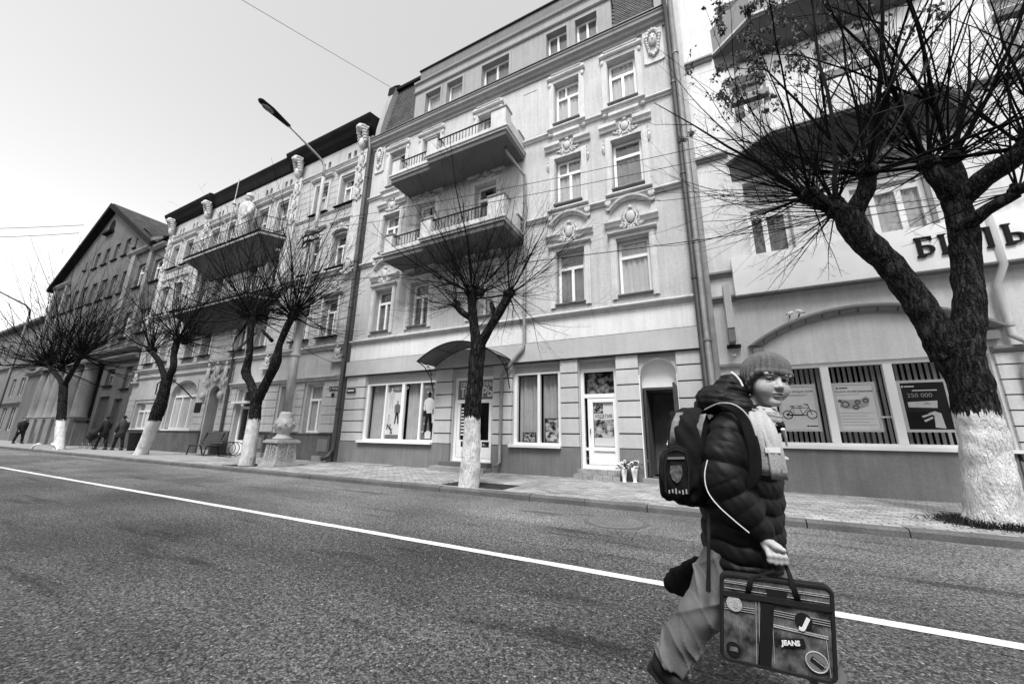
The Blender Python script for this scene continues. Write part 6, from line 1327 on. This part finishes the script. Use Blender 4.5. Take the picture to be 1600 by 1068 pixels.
boy = thing('person', 'boy in ribbed beanie, padded jacket and light scarf walking right with portfolio bag', 'person', (KB[0], KB[1], 0))
# head frame: face turned towards the camera and tilted
HC = np.array((.243, 2.075, 1.352)); fy = np.array((.40, -.92, -.03)); fy /= np.linalg.norm(fy); uz = np.array((.13, .02, 1.0)); uz -= fy*(uz@fy); uz /= np.linalg.norm(uz); fx = np.cross(fy, uz); HM = np.stack([fx, fy, uz], 1)
def hp(x, y_, z): return HC+HM@np.array((x, y_, z))
def head(X, Y, Z):
    P = np.stack([X-HC[0], Y-HC[1], Z-HC[2]], -1)@HM; x, y_, z = P[..., 0], P[..., 1], P[..., 2]; E = lambda c, r: sell(x, y_, z, c, r)
    f = E((0,-.012,.035), (.070,.090,.086)); f = smin(f, E((0,.026,-.045), (.044,.054,.060)), .035); f = smin(f, E((0,.030,-.01), (.057,.060,.06)), .03)
    ax = np.abs(x)
    f = smin(f, sell(ax, y_, z, (.033,.052,-.030), (.028,.029,.031)), .028)          # cheeks
    f = smin(f, E((0,.068,-.088), (.022,.018,.016)), .02)                              # chin
    f = smin(f, sell(ax, y_, z, (.030,.082,.032), (.028,.014,.010)), .014)             # brow
    f = smax(f, -sell(ax, y_, z, (.031,.098,.010), (.020,.022,.013)), .012)            # eye sockets
    f = smin(f, scap(x, y_, z, (0,.084,.014), (0,.1045,-.022), .0065, .0105)[0], .013); f = smin(f, sell(ax, y_, z, (.0100,.095,-.025), (.0085,.010,.0075)), .006)
    f = smax(f, -sell(ax, y_, z, (.0068,.102,-.0335), (.004,.006,.0038)), .002)
    f = smin(f, E((0,.086,-.051), (.021,.012,.0065)), .006); f = smin(f, E((0,.084,-.062), (.018,.012,.0075)), .006); f = smax(f, -E((0,.100,-.0562), (.0165,.014,.0026)), .002)
    f = smin(f, sell(ax, y_, z, (.071,-.012,-.005), (.008,.018,.028)), .006)           # ears
    f = smin(f, sell(ax, y_, z, (.031,.0800,.0165), (.0165,.0115,.0042)), .004); f = smin(f, sell(ax, y_, z, (.031,.079,-.0015), (.0155,.0095,.0028)), .004)   # lids
    f = smin(f, scap(X, Y, Z, tuple(hp(0,-.03,-.06)), (.14,2.1,1.17), .046, .055)[0], .02)
    return f
P1, F1 = surf_net(head, HC-.16, HC+.15, .0027)
def arm_hand(X, Y, Z):
    f = scap(X, Y, Z, (.126,1.93,.77), (.150,1.905,.715), .024, .024)[0]; f = smin(f, sell(X, Y, Z, (.168,1.897,.697), (.034,.020,.026)), .016)
    g = None
    for i, x_ in enumerate((.149,.1655,.182,.197)):
        q = [(x_-.004,1.886,.700-.001*i),(x_,1.866,.680),(x_,1.868,.657+.003*abs(i-1.3)),(x_,1.892,.653+.003*abs(i-1.3)),(x_,1.902,.668)]; h_ = chain(X, Y, Z, q, [.0105,.0102,.0095,.009,.008], .004); g = h_ if g is None else np.minimum(g, h_)
    f = smin(f, g, .007); f = smin(f, chain(X, Y, Z, [(.150,1.888,.722),(.172,1.868,.712),(.196,1.862,.704)], [.013,.0115,.009], .006), .008)
    return f
P2, F2 = surf_net(arm_hand, (.07,1.82,.62), (.25,1.97,.80), .0024)
def far_hand(X, Y, Z): 
    f = sell(X, Y, Z, (-.03,2.31,.63), (.022,.030,.035))
    for i in range(4): f = smin(f, chain(X, Y, Z, [(-.05+.001*i,2.292+.013*i,.615),(-.052,2.292+.013*i,.59),(-.035,2.292+.013*i,.58)], [.009,.009,.008], .004), .006)
    return smin(f, chain(X, Y, Z, [(-.01,2.29,.64),(-.02,2.275,.60)], [.011,.009], .005), .008)
P3, F3 = surf_net(far_hand, (-.1,2.23,.54), (.04,2.38,.7), .004)
def trunk(X, Y, Z):
    f = chain(X, Y, Z, [(.08,2.1,.64),(.09,2.1,.9),(.11,2.1,1.12),(.14,2.1,1.2)], [.10,.10,.10,.05], .05); f = smin(f, chain(X, Y, Z, [(.07,1.98,1.13),(.02,1.92,.95),(.13,1.925,.76)], [.05,.04,.025], .02), .03); f = smin(f, chain(X, Y, Z, [(.09,2.22,1.13),(.02,2.29,.9),(-.03,2.31,.67)], [.05,.04,.025], .02), .03)
    f = smin(f, chain(X, Y, Z, [(.03,2.04,.62),(-.11,2.03,.39),(-.26,2.02,.19),(-.28,2.02,.10)], [.075,.055,.04,.035], .02), .03); return smin(f, chain(X, Y, Z, [(.09,2.16,.62),(.22,2.17,.40),(.33,2.18,.15)], [.075,.055,.04], .02), .03)
P4, F4 = surf_net(trunk, (-.36,1.84,.04), (.45,2.40,1.27), .010)
Pb = np.concatenate([P1, P2, P3, P4]); Fb = np.concatenate([F1, F2+len(P1), F3+len(P1)+len(P2), F4+len(P1)+len(P2)+len(P3)])
lc = (Pb[Fb].mean(1)-HC)@HM; lip = (np.abs(lc[:, 0]) < .021-.35*np.abs(lc[:, 2]+.057)) & (np.abs(lc[:, 2]+.0565) < .0105) & (lc[:, 1] > .085)
body = mesh_obj('body', Pb, Fb, ['skin', 'lip'], boy, faces_m=lip.astype(int))
for s_ in (-1, 1):
    e = MB(); e.ell(hp(s_*.031, .0755, .0085), (.0135,.0135,.0135), 14, 10); eo = e.build('eye', 'eye_white', boy, True)
    e = MB(); e.ell(hp(s_*.031+.0032, .0832, .0092), (.0075,.0075,.0075), 12, 8); e.build('iris', 'iris', eo, True)
    e = MB(); e.tube([hp(s_*x_, yv, z_) for x_, yv, z_ in ((.014,.0945,.0335),(.026,.0955,.0385),(.040,.089,.0365),(.048,.080,.032))], [.0014,.0024,.0022,.001], 6); e.build('eyebrow', 'brow', boy, True)
    e = MB(); e.tube([hp(s_*x_, yv, z_) for x_, yv, z_ in ((.0165,.0865,.0135),(.026,.0915,.0160),(.036,.0895,.0155),(.0465,.0795,.0105))], .0024, 5); e.build('eyelashes', 'iris', eo, True)
# beanie
def beanie(X, Y, Z):
    P = np.stack([X-HC[0], Y-HC[1], Z-HC[2]], -1)@HM; x, y_, z = P[..., 0], P[..., 1], P[..., 2]; an = np.arctan2(x, y_+.012); rib = np.abs(np.sin(an*13))**1.2*.010*np.clip((.152-z)/.05, .0, 1)
    o = sell(x, y_, z, (0,-.012,.050), (.088,.107,.105))-rib; brim = .0300-.80*np.clip(.062-y_, 0, .10); o = o-.0055*np.clip(1-np.abs((z-brim-.012)/.013), 0, 1)**.5; return smax(smax(o, brim-z+.002*np.sin(an*13), .006), -sell(x, y_, z, (0,-.012,.04), (.069,.089,.088)), .003)
P, F = surf_net(beanie, HC-.16, HC+np.array((.16,.16,.18)), .0027); mesh_obj('beanie', P, F, 'knit', boy)
# padded jacket
def jacket(X, Y, Z):
    zz = (.56,.60,.70,.85,1.0,1.10,1.17,1.22,1.27); A = np.interp(Z, zz, (.135,.150,.158,.160,.160,.155,.135,.10,.07)); Bq = np.interp(Z, zz, (.165,.180,.190,.195,.200,.200,.175,.12,.08)); cx = np.interp(Z, zz, (.068,.068,.072,.085,.10,.105,.11,.12,.13))
    f = (np.sqrt(((X-cx)/A)**2+((Y-2.10)/Bq)**2)-1)*np.minimum(A, Bq); f = f-.013*(np.abs(np.sin(np.pi*(Z+.012*np.sin(X*14+Y*9)+.006*np.sin(X*41-Y*23))/.068))**.5-.6); f = smax(f, .585-Z+.006*np.sin(X*25), .012); f = smax(f, Z-1.25, .02)
    s = chain(X, Y, Z, [(.075,1.985,1.155),(.045,1.925,1.05),(.022,1.905,.945),(.075,1.91,.84),(.128,1.917,.765)], [.078,.080,.079,.068,.052], .03, 1, .060, .011); f = smin(f, s, .012)
    s = chain(X, Y, Z, [(.09,2.215,1.15),(.03,2.29,.93),(-.02,2.305,.70)], [.08,.075,.055], .03, 1, .062, .010); f = smin(f, s, .012)
    return f+wob(X, Y, Z, 34, .003)+wob(X+.4*Z, Y, Z*.4, 90, .0012)
P, F = surf_net(jacket, (-.16,1.78,.53), (.36,2.42,1.30), .0045); jk = mesh_obj('jacket', P, F, 'nylon', boy)
def hood(X, Y, Z):
    f = None
    ring_ = [(.20,2.005,1.200),(.115,1.985,1.245),(.035,2.03,1.285),(.015,2.11,1.29),(.05,2.19,1.28),(.14,2.20,1.23)]
    f = chain(X, Y, Z, ring_, [.030,.048,.056,.058,.055,.04], .03, 1, .05, .008); f = smin(f, sell(X, Y, Z, (.105,2.10,1.325), (.075,.085,.085)), .02); f = smax(f, -sell(X, Y, Z, tuple(HC+np.array((0,0,.02))), (.098,.105,.115)), .006)
    f = smin(f, chain(X, Y, Z, [(.215,1.995,1.185),(.25,2.02,1.165),(.265,2.08,1.165)], [.022,.024,.022], .02), .012)
    return f+wob(X, Y, Z, 60, .003)-.004*np.abs(np.sin(Z*110+X*20))
P, F = surf_net(hood, (-.08,1.88,1.1), (.32,2.30,1.48), .0045); mesh_obj('hood', P, F, 'nylon', jk)
def ribbon(name, pts, w, wd, m, parent, th=.006, ripple=0):
    """thick band along pts; wd = width direction per point"""
    b = MB(); vs = []; n = len(pts); k = 6
    for i, p in enumerate(pts):
        p = np.array(p); d = np.array(wd[i] if isinstance(wd, list) else wd, float); d /= np.linalg.norm(d); t = np.array(pts[min(i+1, n-1)])-np.array(pts[max(i-1, 0)]); nr = np.cross(t, d); nr /= max(np.linalg.norm(nr), 1e-6); ww = w[i] if isinstance(w, list) else w
        for j in range(k+1): q = j/k-.5; vs.append(p+d*ww*q+nr*ripple*math.sin(j*2.2+i*.5))
        for j in range(k, -1, -1): q = j/k-.5; vs.append(p+d*ww*q+nr*(ripple*math.sin(j*2.2+i*.5)+th))
    K = 2*(k+1); b.add(vs, [(i*K+j, i*K+(j+1) % K, (i+1)*K+(j+1) % K, (i+1)*K+j) for i in range(n-1) for j in range(K)]+[tuple(range(K-1,-1,-1)), tuple(range((n-1)*K, n*K))]); return b.build(name, m, parent, True)
# scarf: two ends hanging down the chest, a turn about the neck
sc = ribbon('scarf', [(.165,1.985,1.235),(.180,1.945,1.215),(.175,1.905,1.17),(.178,1.882,1.11),(.187,1.880,1.05),(.190,1.884,1.00),(.190,1.892,.968)], [.05,.06,.07,.078,.082,.084,.084], (1,-.15,.0), 'scarf', boy, .007, .004)
def loop_(X, Y, Z):
    q = [(.175+.074*math.cos(a), 2.075+.080*math.sin(a), 1.208+.016*math.cos(a+2.2)) for a in [6.2832*i/14 for i in range(15)]]
    return chain(X, Y, Z, q, [.027]*15, .01)+wob(X, Y, Z, 70, .003)-.004*np.abs(np.sin(Z*190+8*X))
P, F = surf_net(loop_, (.04,1.93,1.13), (.31,2.22,1.29), .004); mesh_obj('scarf_loop', P, F, 'scarf', sc)
ribbon('scarf_end', [(.185,1.95,1.21),(.205,1.905,1.16),(.212,1.878,1.10),(.216,1.872,1.05),(.218,1.878,.99),(.218,1.884,.955)], [.05,.05,.052,.054,.056,.056], (1,.1,0), 'scarf', sc, .007, .003)
ribbon('scarf_collar', [(.13,1.975,1.225),(.175,1.955,1.205),(.22,1.965,1.190),(.26,2.00,1.185),(.275,2.05,1.19)], [.05,.055,.05,.045,.04], (0,-.15,1), 'scarf', sc, .008, .003)
b = MB(); b.box(.182,.232,1.862,1.870,1.055,1.075); b.build('scarf_tab', 'print_white', sc)
# white piping and reflective flashes on the jacket
b = MB(); b.tube(crv([(-.028,1.842,1.02),(-.044,1.838,.96),(-.040,1.834,.90),(-.010,1.830,.85),(.04,1.834,.80),(.09,1.850,.755)]), .0023, 6); b.build('piping', 'piping', jk)
b = MB(); b.tube([(.105,2.0,1.405),(.122,1.985,1.385),(.135,1.978,1.36),(.142,1.975,1.335)], .0045, 6); b.build('hood_cord', 'piping', jk)
b = MB(); b.tube([(.225,1.948,1.036),(.25,1.965,1.034),(.268,1.99,1.03)], [.009,.010,.006], 6); b.tube([(.265,1.97,1.15),(.272,1.99,1.12),(.276,2.01,1.08)], [.008,.007,.003], 6); b.build('reflective_trim', 'piping', jk)
ribbon('shoulder_strap', crv([(-.03,2.0,1.22),(.03,1.955,1.245),(.085,1.905,1.235),(.125,1.885,1.19),(.14,1.868,1.12),(.145,1.862,1.04),(.13,1.868,.95),(.07,1.90,.88)], 4), .045, (1,-.4,.1), 'pack', boy, .010)
b = MB(); b.tube(crv([(-.02,1.985,1.235),(.04,1.935,1.258),(.10,1.888,1.245),(.143,1.868,1.19),(.158,1.852,1.12)]), .0035, 6); b.build('strap_piping', 'scarf', boy)
# rucksack
pk = thing('rucksack', 'black patterned school rucksack on the back of the walking boy', 'rucksack', (-.1, 2.1, .8))
def pack(X, Y, Z):
    cx = -.105+.06*(Z-1.0); q = (np.abs((X-cx)/.098)**3.2+np.abs((Y-2.10)/.155)**3.2+np.abs((Z-1.025)/.225)**3.6); f = (q**(1/3.3)-1)*.1
    p = (np.abs((X-cx+.05)/.06)**3+np.abs((Y-1.96)/.036)**3+np.abs((Z-.955)/.11)**3); f = smin(f, (p**(1/3)-1)*.036, .008); p = (np.abs((X-cx+.105)/.035)**3+np.abs((Y-2.1)/.115)**3+np.abs((Z-.93)/.11)**3); f = smin(f, (p**(1/3)-1)*.035, .012)
    return f+wob(X, Y, Z, 55, .0025)
P, F = surf_net(pack, (-.30,1.88,.74), (.08,2.30,1.32), .005); mesh_obj('bag_body', P, F, 'pack', pk)
cxp = lambda z: -.105+.06*(z-1.0)
b = MB(); b.tube([(cxp(.86)-.095,1.925,.87),(cxp(.95)-.098,1.923,.97),(cxp(1.05)-.085,1.924,1.055),(cxp(1.07)-.05,1.921,1.07),(cxp(1.05)-.012,1.924,1.055),(cxp(.95)+.002,1.923,.97),(cxp(.86)-.004,1.925,.87)], .0045, 6); b.build('pocket_piping', 'webbing', pk)
def wpatch(nm, x0, x1, z0, z1, y_, m, tilt=0): return MB().prism([(x0,z0),(x1,z0+tilt),(x1+.0,z1+tilt),(x0,z1)], y_, y_+.004).build(nm, m, pk)
MB().prism([(cxp(.93)-.072,.985),(cxp(.93)-.026,.99),(cxp(.93)-.024,.955),(cxp(.93)-.036,.925),(cxp(.93)-.05,.912),(cxp(.93)-.068,.928),(cxp(.93)-.076,.955)], 1.918, 1.922).build('emblem', 'emblem', pk)
wpatch('pocket_band', cxp(1)-.085, cxp(1)-.015, 1.012, 1.022, 1.919, 'print_mid', .004)
for i in range(6): wpatch('printed_mark', cxp(.88)-.085+.014*i, cxp(.88)-.079+.014*i, .868+.003*(i % 2), .882+.004*(i % 3), 1.921, 'print_grey')
ribbon('patterned_panel', [(cxp(1.1)-.07,1.958,1.06),(cxp(1.15)-.065,1.956,1.12),(cxp(1.2)-.055,1.962,1.18),(cxp(1.22)-.035,1.985,1.225)], .032, (1,0,.1), 'pack_pattern', pk, .004)
ribbon('patterned_panel', [(cxp(1.06)+.02,1.955,1.04),(cxp(1.12)+.035,1.953,1.10),(cxp(1.18)+.05,1.957,1.17),(cxp(1.2)+.065,1.975,1.215)], .026, (1,0,.15), 'pack_pattern', pk, .004)
b = MB(); b.tube([(-.06,2.07,1.245),(-.055,2.07,1.275),(-.05,2.12,1.285),(-.055,2.15,1.25)], .009, 6); b.build('carry_loop', 'webbing', pk)
b = MB(); b.tube([(-.045,1.93,.80),(-.055,1.90,.70),(-.065,1.895,.60),(-.075,1.90,.51)], [.008,.007,.007,.009], 6); b.build('loose_strap', 'webbing', pk)
# trousers and boots
def trousers(X, Y, Z):
    a = chain(X, Y, Z, [(.03,2.045,.64),(-.045,2.035,.50),(-.115,2.025,.385),(-.19,2.02,.285),(-.262,2.015,.178)], [.098,.090,.077,.069,.072], .03); c = chain(X, Y, Z, [(.09,2.16,.64),(.17,2.165,.50),(.225,2.17,.40),(.285,2.175,.27),(.325,2.18,.17)], [.098,.088,.077,.069,.068], .03)
    d = np.stack([X+.262, Y-2.015, Z-.178], -1)@np.array((-.56,0,-.83)); a = smax(a, d-.0, .008); d = np.stack([X-.325, Y-2.18, Z-.17], -1)@np.array((.37,0,-.93)); c = smax(c, d, .008)
    f = smin(a, c, .03); S_ = X*.84-Z*.54; T_ = X*.54+Z*.84          # across and along the stride
    c1 = (1-np.abs(np.sin(S_*17+2.2*np.sin(T_*6+Y*7)+Y*9)))**3; c2 = (1-np.abs(np.sin(T_*21+2.0*np.sin(S_*9-Y*8)+Y*6)))**4; c3 = (1-np.abs(np.sin(T_*34+S_*14+2.5*np.sin(Y*13+S_*5))))**4
    low_ = np.exp(-((Z-.22)/.09)**2); hip = np.exp(-((Z-.56)/.09)**2)
    return f-.011*c1-.010*c2*(.25+low_+.6*hip)-.006*c3*(.4+low_)+.004+wob(X, Y, Z, 29, .003)
P, F = surf_net(trousers, (-.42,1.86,.08), (.48,2.32,.70), .005); mesh_obj('trousers', P, F, 'cotton', boy)
def boot(name, an, heel, pitch, y_):
    u = np.array((math.cos(pitch), 0, math.sin(pitch))); v = np.array((-math.sin(pitch), 0, math.cos(pitch))); h0 = np.array(heel)
    def w(a, c): q = h0+u*a+v*c; return (q[0], y_, q[2])
    def f(X, Y, Z):
        g = chain(X, (Y-y_)*.82+y_, Z, [w(.03,.05), w(.09,.045), w(.16,.035), w(.20,.030)], [.042,.040,.034,.026], .03); g = smin(g, scap(X, Y, Z, w(.03,.05), tuple(an), .042, .040)[0], .03); d = np.stack([X-h0[0], Y-y_, Z-h0[2]], -1)@v; return smax(g, -d+.004, .004)
    P, F = surf_net(f, (h0[0]-.12, y_-.09, h0[2]-.14), (h0[0]+.30, y_+.09, h0[2]+.26), .005); o = mesh_obj(name, P, F, 'rubber', boy)
    b = MB(); vs = []; out = [(-.015,.0),(-.01,.03),(.05,.04),(.12,.046),(.18,.042),(.225,.02),(.232,0)]; ring_ = out+[(a, -c) for a, c in out[-2:0:-1]]
    for c in (-.008, .012): vs += [(w(a, c)[0], y_+dy, w(a, c)[2]) for a, dy in ring_]
    n = len(ring_); b.add(vs, [(i, (i+1) % n, n+(i+1) % n, n+i) for i in range(n)]+[tuple(range(n-1,-1,-1)), tuple(range(n, 2*n))]); b.build('sole', 'rubber', o)
boot('boot', (-.275,2.02,.20), (-.335,0,.135), R(-38), 2.02); boot('boot', (.33,2.18,.19), (.30,0,.03), R(17), 2.18)
# portfolio bag in the near hand
YB = 1.880
pf = thing('portfolio_bag', 'denim-look portfolio bag with badges held by the boy', 'bag', (.14, YB, .3))
cs = {'TL': (-.021,.589), 'TR': (.327,.597), 'BR': (.296,.300), 'BL': (-.050,.296)}
def bq(u, v):                                   # u right, v down across the face of the bag
    t = np.array(cs['TL'])*(1-u)+np.array(cs['TR'])*u; l = np.array(cs['BL'])*(1-u)+np.array(cs['BR'])*u; p = t*(1-v)+l*v; return p[0], p[1]
def outline(e, n=6, r=.07):
    pts = []
    for cu, cv, a0 in ((1-r-e, r+e, -90), (1-r-e, 1-r-e, 0), (r+e, 1-r-e, 90), (r+e, r+e, 180)):
        for i in range(n+1): a = R(a0+90*i/n); pts.append(bq(cu+r*math.cos(a), cv+r*math.sin(a)))
    return pts[::-1]
def denim_mat():
    m = bpy.data.materials.new('denim'); m.use_nodes = True; t = m.node_tree; bs = t.nodes['Principled BSDF']; bs.inputs['Roughness'].default_value = .45; gg = node(t, 'ShaderNodeNewGeometry')
    n1 = node(t, 'ShaderNodeTexNoise'); n1.inputs['Scale'].default_value = 17; n1.inputs['Detail'].default_value = 6; t.links.new(gg.outputs['Position'], n1.inputs['Vector'])
    mp = node(t, 'ShaderNodeMapping'); mp.inputs['Scale'].default_value = (420, 10, 60); t.links.new(gg.outputs['Position'], mp.inputs[0]); n2 = node(t, 'ShaderNodeTexNoise'); n2.inputs['Scale'].default_value = 1; t.links.new(mp.outputs[0], n2.inputs['Vector'])
    a = node(t, 'ShaderNodeMapRange'); t.links.new(n1.outputs[0], a.inputs[0]); a.inputs[1].default_value = .36; a.inputs[2].default_value = .68; a.inputs[3].default_value = .012; a.inputs[4].default_value = .16
    c = node(t, 'ShaderNodeMapRange'); t.links.new(n2.outputs[0], c.inputs[0]); c.inputs[1].default_value = .3; c.inputs[2].default_value = .7; c.inputs[3].default_value = .6; c.inputs[4].default_value = 1.4
    x = node(t, 'ShaderNodeMath', operation='MULTIPLY'); t.links.new(a.outputs[0], x.inputs[0]); t.links.new(c.outputs[0], x.inputs[1]); cc = node(t, 'ShaderNodeCombineColor'); [t.links.new(x.outputs[0], cc.inputs[i]) for i in range(3)]; t.links.new(cc.outputs[0], bs.inputs['Base Color']); MATS['denim'] = m
denim_mat()
MB().prism(outline(.012), YB, YB+.03).build('face', 'denim', pf)
b = MB(); ol = outline(.006); b.tube([(x_, YB+.002, z_) for x_, z_ in ol], .0075, 6, closed=True); b.tube([(x_, YB+.028, z_) for x_, z_ in ol], .0075, 6, closed=True); b.build('binding', 'webbing', pf)
def strip(nm, u0, v0, u1, v1, w_, m, dy=.002, th=.002):
    a, c = np.array(bq(u0, v0)), np.array(bq(u1, v1)); d = c-a; n_ = np.array((-d[1], d[0])); n_ = n_/np.linalg.norm(n_)*w_/2; return MB().prism([tuple(a-n_), tuple(c-n_), tuple(c+n_), tuple(a+n_)], YB-dy-th, YB-dy).build(nm, m, pf)
strip('zip_band', .015, .225, .985, .225, .018, 'webbing', .004, .004)
for v in (.075, .095, .16): strip('stitching', .03, v, .97, v+.01, .0016, 'scarf')
strip('fold_seam', .44, .24, .40, .98, .04, 'print_dark'); strip('stitching', .33, .25, .33, .97, .0018, 'print_grey'); strip('stitching', .36, .25, .355, .97, .0018, 'print_grey')
for v in (.36, .385, .41): strip('stitching', .03, v, .32, v, .0016, 'print_grey'); strip('stitching', .46, v-.02, .97, v-.0, .0014, 'print_grey')
for v in (.50, .52): strip('pocket_hem', .48, v, .95, v+.03, .003, 'scarf')
strip('stitching', .93, .54, .955, .94, .0018, 'print_grey'); strip('stitching', .48, .5, .49, .93, .0016, 'print_grey')
def badge(u, v, r_, m, n=18): c = bq(u, v); MB().prism([(c[0]+r_*math.cos(6.2832*i/n), c[1]+r_*math.sin(6.2832*i/n)) for i in range(n)], YB-.0065, YB-.0045).build('badge', m, pf); return c
badge(.125, .335, .0265, 'scarf'); c = bq(.125, .335); MB().prism([(c[0]-.004,c[1]-.012),(c[0]+.009,c[1]-.014),(c[0]+.012,c[1]+.004),(c[0]+.002,c[1]+.016),(c[0]-.003,c[1]+.006)], YB-.008, YB-.007).build('badge_mark', 'print_grey', pf)
c = badge(.75, .40, .026, 'print_dark'); text('badge_lettering', 'J', .05, c[0]-.008, YB-.008, c[1]-.018, 'print_white', pf, .001, 0, rot=R(28), bold=.003)
c = bq(.62, .66); strip('label_patch', .545, .68, .755, .635, .026, 'print_dark', .0045); text('label_lettering', 'JEANS', .021, bq(.555,.69)[0], YB-.0085, bq(.555,.70)[1], 'print_white', pf, .001, .2, rot=R(-10), bold=.001)
c = badge(.845, .81, .034, 'print_mid'); MB().tube([(c[0]+.031*math.cos(6.2832*i/20), YB-.007, c[1]+.031*math.sin(6.2832*i/20)) for i in range(20)], .002, 4, closed=True).build('badge_rim', 'scarf', pf); strip('badge_bar', .80, .775, .90, .85, .016, 'print_dark', .0075); strip('badge_bar', .815, .77, .915, .845, .003, 'scarf', .0078)
c = badge(.115, .86, .024, 'print_dark'); MB().box(c[0]-.012, c[0]+.014, YB-.009, YB-.007, c[1]-.006, c[1]+.008).build('badge_mark', 'emblem', pf)
MB().prism([(bq(.42,.10)[0],bq(.42,.10)[1]),(bq(.62,.10)[0],bq(.62,.10)[1]),(bq(.61,.2)[0],bq(.61,.2)[1]),(bq(.53,.24)[0],bq(.53,.24)[1]),(bq(.44,.2)[0],bq(.44,.2)[1])][::-1], YB-.0045, YB-.0025).build('belt_patch', 'print_dark', pf)
for k_, (u0, u1) in enumerate(((.25, .29), (.68, .72))):
    a = bq(u0 if not k_ else u1, .23); top = (.168 if not k_ else .196, .668); m_ = bq(.29 if not k_ else .66, 0)
    ribbon('handle', [(a[0],YB-.006,a[1]),(m_[0]+(.0 if not k_ else .0),YB-.006,m_[1]),(top[0]-(.012 if not k_ else -.008),1.876,.625),(top[0],1.884,.663)], [.02,.018,.015,.012], (1,0,0), 'webbing', pf, .005)
b = MB(); b.tube([(.140,1.886,.667),(.17,1.884,.668),(.205,1.886,.667)], .008, 6); b.build('handle_grip', 'webbing', pf)
# shoe pouch swinging on the far side
sp = thing('shoe_pouch', 'small black drawstring pouch swinging behind the boy', 'bag', (-.17, 2.31, .4))
def pouch(X, Y, Z):
    y2_ = (Y-2.31)*2.4+2.31; f = chain(X, y2_, Z, [(-.265,2.31,.375),(-.225,2.31,.40),(-.14,2.31,.47),(-.065,2.31,.54)], [.028,.062,.050,.014], .03); return (f+wob(X, Y, Z, 45, .005)+.004*np.abs(np.sin(X*60+Z*75)))*.6
P, F = surf_net(pouch, (-.36,2.22,.28), (.02,2.4,.64), .006); mesh_obj('pouch', P, F, 'nylon', sp)
b = MB(); b.tube([(-.05,2.31,.54),(-.045,2.305,.585)], .006, 6); b.build('drawstring', 'webbing', sp)
